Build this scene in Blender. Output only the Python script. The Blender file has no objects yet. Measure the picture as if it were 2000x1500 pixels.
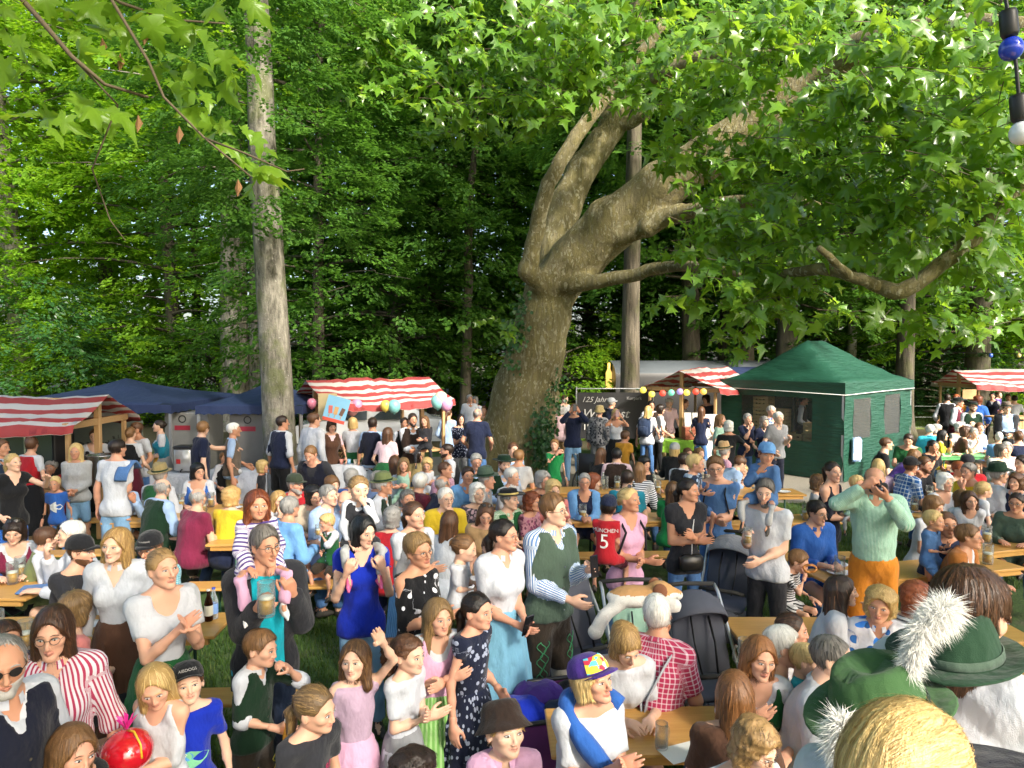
import bpy, math, random
import numpy as np
from math import radians, sin, cos, pi
from mathutils import Vector, Matrix

# ------------------------------------------------------------------ camera, sky, sun, exposure
SC = bpy.context.scene
COL = SC.collection
CAMZ = 2.86
PITCH = radians(2.39)
FPX = 1387.0            # focal length in pixels of the 2000 px wide photograph
cam = bpy.data.cameras.new('camera')
cam.sensor_width = 36.0
cam.lens = 36.0 * FPX / 2000.0
cam.clip_start = 0.05
cam.clip_end = 600
camo = bpy.data.objects.new('camera', cam)
camo.location = (0, 0, CAMZ)
camo.rotation_euler = (pi / 2 - PITCH, 0, 0)
COL.objects.link(camo)
SC.camera = camo

SUN_AZ = radians(40)     # to the right of straight behind the camera
SUN_EL = radians(34)
world = bpy.data.worlds.new('World')
SC.world = world
world.use_nodes = True
wn = world.node_tree
bgn = wn.nodes['Background']
sky = wn.nodes.new('ShaderNodeTexSky')
sky.sky_type = 'NISHITA'
sky.sun_disc = False
sky.sun_elevation = SUN_EL
sky.sun_rotation = pi - SUN_AZ
sky.air_density = 1.0
sky.dust_density = 4.0
wn.links.new(sky.outputs[0], bgn.inputs[0])
bgn.inputs[1].default_value = 0.15
sl = bpy.data.lights.new('sun', 'SUN')
sl.energy = 3.4
sl.angle = radians(5)
sl.color = (1.0, 0.93, 0.80)
so = bpy.data.objects.new('sun', sl)
sdir = Vector((sin(SUN_AZ) * cos(SUN_EL), -cos(SUN_AZ) * cos(SUN_EL), sin(SUN_EL)))
so.rotation_euler = sdir.to_track_quat('Z', 'Y').to_euler()
so.location = sdir * 60
COL.objects.link(so)
SC.view_settings.view_transform = 'Standard'
SC.view_settings.look = 'None'
SC.view_settings.gamma = 1.0
SC.view_settings.exposure = 1.5
SC.cycles.max_bounces = 9
SC.cycles.diffuse_bounces = 5
SC.cycles.glossy_bounces = 2
SC.cycles.transmission_bounces = 5
SC.cycles.transparent_max_bounces = 6
SC.cycles.caustics_reflective = False
SC.cycles.caustics_refractive = False
SC.cycles.use_denoising = True

# ------------------------------------------------------------------ helpers
CP, SP = cos(PITCH), sin(PITCH)


def ray(px, py):
 """world direction (depth 1 along +Y of the camera) of a place seen in the photograph"""
 u = (px - 1000.0) / FPX
 v = (750.0 - py) / FPX
 return np.array([u, CP + v * SP, v * CP - SP])


def at_z(px, py, z):
 r = ray(px, py)
 t = (z - CAMZ) / r[2]
 return np.array([r[0] * t, r[1] * t, z])


def at_d(px, py, d):
 r = ray(px, py)
 t = d / r[1]
 return np.array([r[0] * t, d, CAMZ + r[2] * t])


def srgb(h):
 h = h.lstrip('#')
 c = [int(h[i:i + 2], 16) / 255 for i in (0, 2, 4)]
 return tuple((x / 12.92 if x <= 0.04045 else ((x + 0.055) / 1.055) ** 2.4) for x in c)


def mk_mesh(name, V, F, smooth=True, mat_idx=None):
 """V (n,3); F list of (m,k) index arrays"""
 if isinstance(F, np.ndarray):
  F = [F]
 F = [np.asarray(f, dtype=np.int32) for f in F if len(f)]
 me = bpy.data.meshes.new(name)
 V = np.asarray(V, dtype=np.float32)
 me.vertices.add(len(V))
 me.vertices.foreach_set('co', V.ravel())
 nl = sum(f.size for f in F)
 nf = sum(len(f) for f in F)
 me.loops.add(nl)
 me.polygons.add(nf)
 if nf:
  me.loops.foreach_set('vertex_index', np.concatenate([f.ravel() for f in F]))
  tot = np.concatenate([np.full(len(f), f.shape[1], dtype=np.int32) for f in F])
  st = np.concatenate([[0], np.cumsum(tot)[:-1]]).astype(np.int32)
  me.polygons.foreach_set('loop_start', st)
  me.polygons.foreach_set('use_smooth', np.full(nf, smooth, dtype=bool))
  if mat_idx is not None:
   me.polygons.foreach_set('material_index', np.asarray(mat_idx, dtype=np.int32))
 me.update(calc_edges=True)
 return me


def attr(me, name, vals, typ='FLOAT'):
 a = me.attributes.new(name, typ, 'POINT')
 key = {'FLOAT': 'value', 'FLOAT_VECTOR': 'vector', 'FLOAT_COLOR': 'color'}[typ]
 a.data.foreach_set(key, np.asarray(vals, dtype=np.float32).ravel())


def obj(name, me, mat=None, parent=None, loc=None, rz=None):
 o = bpy.data.objects.new(name, me)
 COL.objects.link(o)
 if mat is not None:
  for m in (mat if isinstance(mat, (list, tuple)) else [mat]):
   if me.users <= 1 or len(me.materials) == 0:
    me.materials.append(m)
 if parent is not None:
  o.parent = parent
 if loc is not None:
  o.location = loc
 if rz is not None:
  o.rotation_euler = (0, 0, rz)
 return o


def setmat(o, mat):
 """object-level material on shared mesh data"""
 if len(o.data.materials) == 0:
  o.data.materials.append(mat)
 o.material_slots[0].link = 'OBJECT'
 o.material_slots[0].material = mat


def empty(name, loc=(0, 0, 0), rz=0.0, label=None, cat=None, group=None):
 o = bpy.data.objects.new(name, None)
 o.empty_display_size = 0.2
 COL.objects.link(o)
 o.location = loc
 o.rotation_euler = (0, 0, rz)
 tag(o, label, cat, group)
 return o


def tag(o, label=None, cat=None, group=None, kind=None):
 if label:
  o['label'] = label
 if cat:
  o['category'] = cat
 if group:
  o['group'] = group
 if kind:
  o['kind'] = kind
 return o


class MB:
 """collects simple shapes, then becomes ONE mesh"""

 def __init__(s):
  s.V, s.F4, s.F3, s.n = [], [], [], 0

 def add(s, V, quads=(), tris=()):
  V = np.asarray(V, dtype=float)
  if len(quads):
   s.F4.append(np.asarray(quads) + s.n)
  if len(tris):
   s.F3.append(np.asarray(tris) + s.n)
  s.V.append(V)
  s.n += len(V)
  return s

 def box(s, c, size, R=None, bev=0.0):
  hx, hy, hz = [q / 2 for q in size]
  if bev > 0:
   b = min(bev, hx * .9, hy * .9, hz * .9)
   P = []
   for z, i in ((-hz, b), (-hz + b, 0), (hz - b, 0), (hz, b)):
    x, y = hx - i, hy - i
    P += [(-x, -y + b, z), (-x + b, -y, z), (x - b, -y, z), (x, -y + b, z), (x, y - b, z), (x - b, y, z), (-x + b, y, z), (-x, y - b, z)]
   Q = []
   for r in range(3):
    for k in range(8):
     Q.append((r * 8 + k, r * 8 + (k + 1) % 8, r * 8 + 8 + (k + 1) % 8, r * 8 + 8 + k))
   Q += [(0, 7, 6, 1), (1, 6, 5, 2), (2, 5, 4, 3), (24, 25, 30, 31), (25, 26, 29, 30), (26, 27, 28, 29)]
   V = np.array(P)
  else:
   V = np.array([(x, y, z) for z in (-hz, hz) for x, y in ((-hx, -hy), (hx, -hy), (hx, hy), (-hx, hy))])
   Q = [(0, 3, 2, 1), (4, 5, 6, 7), (0, 1, 5, 4), (1, 2, 6, 5), (2, 3, 7, 6), (3, 0, 4, 7)]
  if R is not None:
   V = V @ np.asarray(R).T
  return s.add(V + np.asarray(c, float), Q)

 def tube(s, pts, rad, n=8, cap=True, sx=1.0):
  pts = np.asarray(pts, float)
  m = len(pts)
  rad = np.broadcast_to(np.asarray(rad, float), (m,))
  T = np.gradient(pts, axis=0)
  T /= np.linalg.norm(T, axis=1)[:, None] + 1e-9
  up = np.array([0, 0, 1.0]) if abs(T[0][2]) < .9 else np.array([0, 1.0, 0])
  A = np.cross(up, T[0])
  A /= np.linalg.norm(A)
  V = []
  for i in range(m):
   A = A - T[i] * (A @ T[i])
   A /= np.linalg.norm(A) + 1e-9
   B = np.cross(T[i], A)
   th = np.arange(n) * 2 * pi / n
   V.append(pts[i] + rad[i] * (np.cos(th)[:, None] * A * sx + np.sin(th)[:, None] * B))
  V = np.concatenate(V)
  i, k = np.meshgrid(np.arange(m - 1), np.arange(n), indexing='ij')
  i, k = i.ravel(), k.ravel()
  k2 = (k + 1) % n
  Q = np.stack([i * n + k, i * n + k2, (i + 1) * n + k2, (i + 1) * n + k], 1)
  T3 = []
  if cap:
   V = np.concatenate([V, pts[:1], pts[-1:]])
   for k in range(n):
    T3.append((m * n, (k + 1) % n, k))
    T3.append((m * n + 1, (m - 1) * n + k, (m - 1) * n + (k + 1) % n))
  return s.add(V, Q, T3)

 def lathe(s, prof, n=16, c=(0, 0, 0), R=None, sx=1.0, sy=1.0):
  prof = np.asarray(prof, float)
  m = len(prof)
  th = np.arange(n) * 2 * pi / n
  V = np.stack([np.outer(prof[:, 0], np.cos(th)) * sx, np.outer(prof[:, 0], np.sin(th)) * sy, np.repeat(prof[:, 1:2], n, 1)], 2).reshape(-1, 3)
  i, k = np.meshgrid(np.arange(m - 1), np.arange(n), indexing='ij')
  i, k = i.ravel(), k.ravel()
  k2 = (k + 1) % n
  Q = np.stack([i * n + k, i * n + k2, (i + 1) * n + k2, (i + 1) * n + k], 1)
  if R is not None:
   V = V @ np.asarray(R).T
  return s.add(V + np.asarray(c, float), Q)

 def grid(s, G):
  """G (a,b,3) sheet"""
  a, b = G.shape[:2]
  i, k = np.meshgrid(np.arange(a - 1), np.arange(b - 1), indexing='ij')
  i, k = i.ravel(), k.ravel()
  Q = np.stack([i * b + k, (i + 1) * b + k, (i + 1) * b + k + 1, i * b + k + 1], 1)
  return s.add(G.reshape(-1, 3), Q)

 def slab(s, G, th):
  """closed sheet with thickness along -z"""
  a, b = G.shape[:2]
  n = a * b
  V = np.concatenate([G.reshape(-1, 3), G.reshape(-1, 3) - np.array([0, 0, th])])
  i, k = np.meshgrid(np.arange(a - 1), np.arange(b - 1), indexing='ij')
  i, k = i.ravel(), k.ravel()
  Q = np.stack([i * b + k, (i + 1) * b + k, (i + 1) * b + k + 1, i * b + k + 1], 1)
  Q = [Q, Q[:, ::-1] + n]
  rim = [x for x in range(b)] + [(y + 1) * b - 1 for y in range(1, a)] + [(a - 1) * b + x for x in range(b - 2, -1, -1)] + [y * b for y in range(a - 2, 0, -1)]
  rim = np.array(rim)
  r2 = np.roll(rim, -1)
  Q.append(np.stack([rim, r2, r2 + n, rim + n], 1))
  return s.add(V, np.concatenate(Q))

 def poly(s, pts, thick=None):
  pts = np.asarray(pts, float)
  n = len(pts)
  s.add(pts, (), [(0, i, i + 1) for i in range(1, n - 1)])
  return s

 def mesh(s, name='m', smooth=False):
  F = []
  if s.F4:
   F.append(np.concatenate(s.F4))
  if s.F3:
   F.append(np.concatenate(s.F3))
  return mk_mesh(name, np.concatenate(s.V), F, smooth)

 def build(s, name, mat, parent=None, smooth=False, loc=None, rz=None):
  return obj(name, s.mesh(name, smooth), mat, parent, loc, rz)


def rotz(a):
 return np.array([[cos(a), -sin(a), 0], [sin(a), cos(a), 0], [0, 0, 1.0]])


def rotx(a):
 return np.array([[1, 0, 0], [0, cos(a), -sin(a)], [0, sin(a), cos(a)]])


def roty(a):
 return np.array([[cos(a), 0, sin(a)], [0, 1, 0], [-sin(a), 0, cos(a)]])


# ------------------------------------------------------------------ materials
MATS = {}


class NT:
 """tiny node-tree builder"""

 def __init__(s, name):
  s.m = bpy.data.materials.new(name)
  s.m.use_nodes = True
  s.t = s.m.node_tree
  s.b = s.t.nodes['Principled BSDF']
  s.out = s.t.nodes['Material Output']

 def n(s, typ, **kw):
  nd = s.t.nodes.new(typ)
  for k, v in kw.items():
   if k == 'inp':
    for kk, vv in v.items():
     if isinstance(vv, bpy.types.NodeSocket):
      s.t.links.new(vv, nd.inputs[kk])
     else:
      nd.inputs[kk].default_value = vv
   else:
    setattr(nd, k, v)
  return nd

 def math(s, op, a, b=None, clamp=False):
  nd = s.n('ShaderNodeMath', operation=op, use_clamp=clamp)
  for i, q in enumerate((a, b)):
   if q is None:
    continue
   if isinstance(q, bpy.types.NodeSocket):
    s.t.links.new(q, nd.inputs[i])
   else:
    nd.inputs[i].default_value = q
  return nd.outputs[0]

 def mix(s, f, a, b):
  nd = s.n('ShaderNodeMix', data_type='RGBA')
  for sock, q in ((nd.inputs[0], f), (nd.inputs[6], a), (nd.inputs[7], b)):
   if isinstance(q, bpy.types.NodeSocket):
    s.t.links.new(q, sock)
   elif isinstance(q, (tuple, list)):
    sock.default_value = (*q[:3], 1)
   else:
    sock.default_value = q
  return nd.outputs[2]

 def coord(s, which='Object'):
  return s.n('ShaderNodeTexCoord').outputs[which]

 def attr(s, name, out='Vector'):
  return s.n('ShaderNodeAttribute', attribute_name=name).outputs[out]

 def noise(s, vec, scale, detail=3, rough=.55, out=0):
  nd = s.n('ShaderNodeTexNoise')
  nd.inputs['Scale'].default_value = scale
  nd.inputs['Detail'].default_value = detail
  nd.inputs['Roughness'].default_value = rough
  if vec is not None:
   s.t.links.new(vec, nd.inputs['Vector'])
  return nd.outputs[out]

 def ramp(s, f, stops):
  nd = s.n('ShaderNodeValToRGB')
  el = nd.color_ramp.elements
  while len(el) < len(stops):
   el.new(0.5)
  for e, (p, c) in zip(el, stops):
   e.position = p
   e.color = (*c[:3], 1) if isinstance(c, (tuple, list)) else (c, c, c, 1)
  s.t.links.new(f, nd.inputs[0])
  return nd.outputs[0]

 def bump(s, h, strength=.3, dist=.01):
  nd = s.n('ShaderNodeBump')
  nd.inputs['Strength'].default_value = strength
  nd.inputs['Distance'].default_value = dist
  s.t.links.new(h, nd.inputs['Height'])
  s.t.links.new(nd.outputs[0], s.b.inputs['Normal'])

 def set(s, **kw):
  for k, v in kw.items():
   k = k.replace('_', ' ')
   sock = s.b.inputs[k]
   if isinstance(v, bpy.types.NodeSocket):
    s.t.links.new(v, sock)
   elif isinstance(v, (tuple, list)):
    sock.default_value = (*v[:3], 1)
   else:
    sock.default_value = v
  return s


def plain(name, col, rough=.6, metal=0.0, var=.12, scale=8, bump=0.0, spec=.5, coat=0.0):
 if name in MATS:
  return MATS[name]
 t = NT(name)
 co = t.coord()
 nz = t.noise(co, scale, 4)
 c = t.mix(nz, tuple(q * (1 - var) for q in col), tuple(min(1, q * (1 + var)) for q in col))
 t.set(Base_Color=c, Roughness=rough, Metallic=metal)
 t.b.inputs['Specular IOR Level'].default_value = spec
 t.b.inputs['Coat Weight'].default_value = coat
 if bump:
  t.bump(t.noise(co, scale * 6, 3), bump, .01)
 MATS[name] = t.m
 return t.m


def seethru(t, col, amount):
 """thin see-through wall: mostly transparent, shinier at grazing angles"""
 tr = t.n('ShaderNodeBsdfTransparent')
 tr.inputs[0].default_value = (*col[:3], 1)
 fr = t.n('ShaderNodeLayerWeight')
 fr.inputs[0].default_value = .35
 mx = t.n('ShaderNodeMixShader')
 f = t.math('ADD', t.math('MULTIPLY', fr.outputs['Facing'], .75), 1 - amount - .3, True)
 t.t.links.new(f, mx.inputs[0])
 t.t.links.new(tr.outputs[0], mx.inputs[1])
 t.t.links.new(t.b.outputs[0], mx.inputs[2])
 t.t.links.new(mx.outputs[0], t.out.inputs[0])


def glassm(name, col=(1, 1, 1), rough=.02, ior=1.45, alpha=None):
 if name in MATS:
  return MATS[name]
 t = NT(name)
 t.set(Base_Color=(.35, .36, .36), Roughness=.06)
 seethru(t, col, .66)
 MATS[name] = t.m
 return t.m

# ------------------------------------------------------------------ SDF core (smooth organic shapes as one continuous surface)
def sd_cone(P, a, b, ra, rb):
 a = np.asarray(a, np.float32)
 ba = np.asarray(b, np.float32) - a
 pa = P - a
 h = np.clip(pa @ ba / (ba @ ba + 1e-12), 0, 1)
 q = pa - h[:, None] * ba
 return np.sqrt(np.einsum('ij,ij->i', q, q)) - (ra + (rb - ra) * h)


def sd_ell(P, c, r, R=None):
 q = P - np.asarray(c, np.float32)
 if R is not None:
  q = q @ np.asarray(R, np.float32)
 r = np.asarray(r, np.float32)
 qa = q / r
 k0 = np.sqrt(np.einsum('ij,ij->i', qa, qa))
 qb = qa / r
 k1 = np.sqrt(np.einsum('ij,ij->i', qb, qb))
 return k0 * (k0 - 1) / np.maximum(k1, 1e-6)


def smin(a, b, k):
 h = np.maximum(k - np.abs(a - b), 0) / k
 return np.minimum(a, b) - h * h * k * .25


def smax(a, b, k):
 return -smin(-a, -b, k)


_OFF = [(0, 0, 0), (1, 0, 0), (0, 1, 0), (1, 1, 0), (0, 0, 1), (1, 0, 1), (0, 1, 1), (1, 1, 1)]
_EDG = [(0, 1), (2, 3), (4, 5), (6, 7), (0, 2), (1, 3), (4, 6), (5, 7), (0, 4), (1, 5), (2, 6), (3, 7)]


def snets(fun, lo, hi, step):
 """surface nets of fun<0 in the box lo..hi; returns V, quads"""
 lo = np.asarray(lo, float) - 1.5 * step
 hi = np.asarray(hi, float) + 1.5 * step
 n = np.maximum(np.ceil((hi - lo) / step).astype(int) + 1, 4)
 if np.prod(n) < 20000:
  ax = [lo[i] + step * np.arange(n[i]) for i in range(3)]
  G = np.stack(np.meshgrid(*ax, indexing='ij'), -1).reshape(-1, 3).astype(np.float32)
  f = fun(G).reshape(n).astype(np.float32)
 else:                                   # evaluate only blocks near the surface
  BL = 4
  nb = -(-n // BL)
  n = nb * BL
  ax = [lo[i] + step * (BL * np.arange(nb[i]) + (BL - 1) / 2) for i in range(3)]
  G = np.stack(np.meshgrid(*ax, indexing='ij'), -1).reshape(-1, 3).astype(np.float32)
  fc = fun(G)
  near = np.abs(fc) < step * BL * 1.45
  o = np.stack(np.meshgrid(*[np.arange(BL)] * 3, indexing='ij'), -1).reshape(-1, 3)
  bi = np.stack(np.unravel_index(np.nonzero(near)[0], nb), 1)
  ii = (bi[:, None] * BL + o[None]).reshape(-1, 3)
  f = np.repeat(np.repeat(np.repeat(fc.reshape(nb), BL, 0), BL, 1), BL, 2).astype(np.float32)
  f[tuple(ii.T)] = fun((lo + step * ii).astype(np.float32))
 s = f < 0
 c = np.zeros(n - 1, np.int8)
 for dx, dy, dz in _OFF:
  c += s[dx:n[0] - 1 + dx, dy:n[1] - 1 + dy, dz:n[2] - 1 + dz]
 act = (c > 0) & (c < 8)
 I = np.argwhere(act)
 if len(I) == 0:
  return np.zeros((0, 3)), np.zeros((0, 4), int)
 fv = np.stack([f[I[:, 0] + o[0], I[:, 1] + o[1], I[:, 2] + o[2]] for o in _OFF], 1)
 acc = np.zeros((len(I), 3))
 cnt = np.zeros(len(I))
 for a, b in _EDG:
  fa, fb = fv[:, a], fv[:, b]
  m = (fa < 0) != (fb < 0)
  t = np.where(m, fa / np.where(m, fa - fb, 1), 0)
  oa, ob = np.array(_OFF[a], float), np.array(_OFF[b], float)
  acc += m[:, None] * (oa + t[:, None] * (ob - oa))
  cnt += m
 V = lo + step * (I + acc / cnt[:, None])
 idx = np.full(n - 1, -1, np.int32)
 idx[tuple(I.T)] = np.arange(len(I))
 Q = []
 for d in range(3):
  e, g = [(1, 2), (2, 0), (0, 1)][d]
  sl0 = [slice(None)] * 3
  sl1 = [slice(None)] * 3
  sl0[d] = slice(0, n[d] - 1)
  sl1[d] = slice(1, n[d])
  sl0[e] = sl1[e] = slice(1, n[e] - 1)
  sl0[g] = sl1[g] = slice(1, n[g] - 1)
  A, B = s[tuple(sl0)], s[tuple(sl1)]
  for sgn, M in ((1, A & ~B), (-1, ~A & B)):
   K = np.argwhere(M)
   if len(K) == 0:
    continue
   K[:, e] += 1
   K[:, g] += 1
   def cell(de, dg):
    q = K.copy()
    q[:, e] += de
    q[:, g] += dg
    return idx[tuple(q.T)]
   q = np.stack([cell(-1, -1), cell(0, -1), cell(0, 0), cell(-1, 0)], 1)
   Q.append(q if sgn > 0 else q[:, ::-1])
 return V, np.concatenate(Q)


def wob(P, freq, seed):
 """cheap smooth noise in about -1..1"""
 r = np.random.RandomState(seed)
 out = np.zeros(len(P), np.float32)
 for k in range(4):
  d = r.randn(3)
  d /= np.linalg.norm(d)
  out += np.sin(P @ (d * freq * (0.7 + .5 * k)).astype(np.float32) + r.rand() * 6.28) / (1 + .5 * k)
 return out / 2.2


# ------------------------------------------------------------------ plant materials
def leafmat(name, cols, trans=.4, rough=.45, spec=.35):
 t = NT(name)
 rnd = t.n('ShaderNodeNewGeometry').outputs['Random Per Island']
 c = t.ramp(rnd, [(i / (len(cols) - 1), q) for i, q in enumerate(cols)])
 t.set(Base_Color=c, Roughness=rough)
 t.b.inputs['Specular IOR Level'].default_value = spec
 tr = t.n('ShaderNodeBsdfTranslucent')
 c2 = t.mix(.5, c, tuple(min(1, q * k) for q, k in zip(cols[-1], (1.7, 1.5, .5))))
 t.t.links.new(c2, tr.inputs[0])
 mx = t.n('ShaderNodeMixShader')
 mx.inputs[0].default_value = trans
 t.t.links.new(t.b.outputs[0], mx.inputs[1])
 t.t.links.new(tr.outputs[0], mx.inputs[2])
 t.t.links.new(mx.outputs[0], t.out.inputs[0])
 return t.m


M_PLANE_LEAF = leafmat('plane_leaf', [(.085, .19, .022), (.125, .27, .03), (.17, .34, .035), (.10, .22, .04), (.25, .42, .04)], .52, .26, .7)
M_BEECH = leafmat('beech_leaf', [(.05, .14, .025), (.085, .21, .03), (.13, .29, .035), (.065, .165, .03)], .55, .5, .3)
M_SUNLIT = leafmat('sunlit_leaf', [(.11, .25, .02), (.17, .34, .025), (.24, .43, .03)], .6, .5, .3)  # brighter leaf copy: sun on the foliage painted into the colour
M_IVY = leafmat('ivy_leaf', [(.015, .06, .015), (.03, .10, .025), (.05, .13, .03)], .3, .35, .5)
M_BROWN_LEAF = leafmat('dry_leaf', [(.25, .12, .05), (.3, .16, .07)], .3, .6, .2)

t = NT('plane_bark')
co = t.coord()
sc = t.n('ShaderNodeMapping', inp={'Vector': co})
sc.inputs['Scale'].default_value = (1, 1, .55)
wv = t.noise(sc.outputs[0], 2.2, 4, .6, 1)
wp = t.n('ShaderNodeVectorMath', operation='MULTIPLY_ADD', inp={0: wv, 1: (.55, .55, .55), 2: sc.outputs[0]}).outputs[0]
v1 = t.n('ShaderNodeTexVoronoi', inp={'Vector': wp, 'Scale': 10.0})
v2 = t.n('ShaderNodeTexVoronoi', inp={'Vector': wp, 'Scale': 24.0})
base = t.ramp(t.noise(sc.outputs[0], 1.1, 6, .65), [(.25, (.085, .07, .026)), (.42, (.20, .17, .06)), (.55, (.31, .265, .11)), (.72, (.14, .125, .05))])
f1 = t.ramp(t.n('ShaderNodeSeparateColor', inp={0: v1.outputs['Color']}).outputs[0], [(.66, 0.0), (.70, 1.0)])
f2 = t.ramp(t.n('ShaderNodeSeparateColor', inp={0: v2.outputs['Color']}).outputs[1], [(.86, 0.0), (.88, 1.0)])
c = t.mix(t.math('MULTIPLY', f1, .8), base, (.30, .26, .14))
c = t.mix(t.math('MULTIPLY', f2, .9), c, (.46, .43, .28))
nf = t.noise(co, 34, 5, .7)
mp2 = t.n('ShaderNodeMapping', inp={'Vector': co})
mp2.inputs['Scale'].default_value = (1, 1, .16)
st_ = t.ramp(t.noise(mp2.outputs[0], 15, 6, .75), [(.42, 1.0), (.56, 0.0)])
c = t.mix(t.math('MULTIPLY', st_, .3), c, (.045, .035, .016))
c = t.mix(t.math('MULTIPLY', nf, .45), c, (.07, .06, .03))
t.set(Base_Color=c, Roughness=.85)
h = t.math('ADD', t.math('MULTIPLY', f1, -.5), t.math('ADD', t.math('MULTIPLY', nf, .9), t.math('MULTIPLY', f2, -.4)))
t.bump(t.math('SUBTRACT', h, t.math('MULTIPLY', st_, .5)), .8, .05)
M_PLANE_BARK = t.m


def barkmat(name, c1, c2, lich, vs=.2, moss=.3):
 t = NT(name)
 co = t.coord()
 mp = t.n('ShaderNodeMapping', inp={'Vector': co})
 mp.inputs['Scale'].default_value = (1, 1, vs)
 n1 = t.noise(mp.outputs[0], 9, 6, .7)
 n2 = t.noise(co, 2.1, 5, .6)
 n3 = t.noise(co, 22, 3)
 c = t.mix(t.ramp(n1, [(.35, 0.0), (.68, 1.0)]), c1, c2)
 c = t.mix(t.math('MULTIPLY', t.ramp(n2, [(.5, 0.0), (.62, 1.0)]), moss), c, (.10, .12, .03))
 c = t.mix(t.math('MULTIPLY', t.ramp(n3, [(.66, 0.0), (.7, 1.0)]), .7), c, lich)
 t.set(Base_Color=c, Roughness=.9)
 t.bump(t.math('ADD', n1, t.math('MULTIPLY', n3, .4)), .9, .04)
 return t.m


M_BEECH_BARK = barkmat('beech_bark', (.06, .055, .042), (.34, .315, .26), (.42, .41, .36), .25, .6)
M_OAK_BARK = barkmat('oak_bark', (.05, .042, .03), (.22, .185, .135), (.20, .19, .15), .10, .35)
M_DARK_BARK = barkmat('dark_bark', (.03, .026, .018), (.13, .11, .08), (.14, .13, .10), .12, .3)
M_PALE_BARK = barkmat('birch_bark', (.30, .29, .26), (.55, .54, .5), (.10, .10, .09), 3.0, .1)
M_TWIG = plain('twig', (.10, .075, .045), .85, var=.3)

# ------------------------------------------------------------------ ground
t = NT('ground_mix')
co = t.coord()
g1 = t.noise(co, 1.3, 6, .65)
g2 = t.noise(co, 28, 4, .7)
g3 = t.noise(co, .35, 4, .6)
grass = t.ramp(g2, [(.3, (.025, .05, .012)), (.55, (.055, .11, .02)), (.75, (.10, .15, .035))])
dirt = t.ramp(g2, [(.3, (.07, .055, .035)), (.7, (.16, .13, .085))])
floor = t.ramp(g2, [(.3, (.035, .03, .015)), (.7, (.10, .085, .04))])
sep = t.n('ShaderNodeSeparateXYZ', inp={0: co})
wild = t.math('GREATER_THAN', t.math('ADD', sep.outputs[1], t.math('MULTIPLY', g3, 7.0)), 24.5)
c = t.mix(t.ramp(g1, [(.52, 0.0), (.66, .75)]), grass, dirt)
c = t.mix(wild, c, floor)
t.set(Base_Color=c, Roughness=.95)
t.bump(g2, .8, .03)
M_GROUND = t.m
n = 60
gx = np.linspace(-180, 180, n)
gy = np.linspace(-60, 300, n)
X, Y = np.meshgrid(gx, gy, indexing='ij')
tag(MB().grid(np.stack([X, Y, 0 * X], 2)).build('ground', M_GROUND), kind='structure')
t = NT('gravel_path')
co = t.coord()
vz = t.n('ShaderNodeTexVoronoi', inp={'Vector': co, 'Scale': 60.0})
c = t.mix(t.noise(co, 1.5, 5), t.mix(vz.outputs['Distance'], (.13, .12, .10), (.24, .22, .19)), (.18, .165, .13))
t.set(Base_Color=c, Roughness=.95)
t.bump(vz.outputs['Distance'], .6, .01)
M_GRAVEL = t.m
rg = np.random.RandomState(5)
xs = np.linspace(-16, 15, 40)
w0 = 11.6 + .35 * np.sin(xs * .8) + .002 * xs ** 2 + np.where(xs > 1, 2.2, 0)
w1 = 19.8 + .4 * np.sin(xs * .6 + 1)
G = np.stack([np.stack([xs, w0, 0 * xs + .004], 1), np.stack([xs, w1, 0 * xs + .004], 1)], 1)
tag(MB().grid(G).build('gravel_path', M_GRAVEL), kind='structure')
M_MEADOW = plain('meadow_grass', (.17, .22, .05), .95, var=.4, scale=3)
mw = MB()
GX, GY = np.meshgrid(np.linspace(9, 60, 30), np.linspace(27, 60, 20), indexing='ij')
tag(mw.grid(np.stack([GX, GY, .004 + .25 * np.clip((GY - 27) / 20, 0, 1)], 2)).build('meadow', M_MEADOW), kind='structure')
GX, GY = np.meshgrid(np.linspace(-60, -20, 30), np.linspace(30, 60, 20), indexing='ij')
tag(MB().grid(np.stack([GX, GY, .004 + 0 * GY], 2)).build('meadow', M_MEADOW), kind='structure')

# grass blades where turf shows between people
M_BLADE = leafmat('grass_blade', [(.03, .075, .012), (.055, .12, .02), (.08, .15, .03), (.13, .16, .05)], .3, .6, .2)


def blades(name, x0, x1, y0, y1, nb, h, label, seed):
 r = np.random.RandomState(seed)
 p = np.stack([r.uniform(x0, x1, nb), r.uniform(y0, y1, nb), np.zeros(nb)], 1)
 a = r.rand(nb) * 2 * pi
 w = .004 + .004 * r.rand(nb)
 hh = h * (.4 + .8 * r.rand(nb))
 d = np.stack([np.cos(a), np.sin(a), 0 * a], 1)
 e = np.stack([-np.sin(a), np.cos(a), 0 * a], 1)
 tip = p + e * (hh * (.2 + .6 * r.rand(nb)))[:, None] + np.array([0, 0, 1]) * hh[:, None]
 V = np.stack([p - d * w[:, None], p + d * w[:, None], tip], 1).reshape(-1, 3)
 o = obj(name, mk_mesh(name, V, np.arange(nb * 3).reshape(-1, 3), False), M_BLADE)
 tag(o, label, 'grass', kind='stuff')


blades('grass', -3.2, 3.6, 3.6, 8.5, 42000, .07, 'short trodden grass between the standing people and tables', 1)
blades('grass', 3.0, 8.0, 8.5, 13.5, 14000, .08, 'short grass in front of the green tent', 2)
blades('grass', 10.5, 24, 27.5, 34, 16000, .55, 'tall pale meadow grass behind the wire fence', 3)


# ------------------------------------------------------------------ trees
def rnd_frame(r, n, tilt):
 """random frames: leaf axis a, side s, normal w"""
 return None


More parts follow.
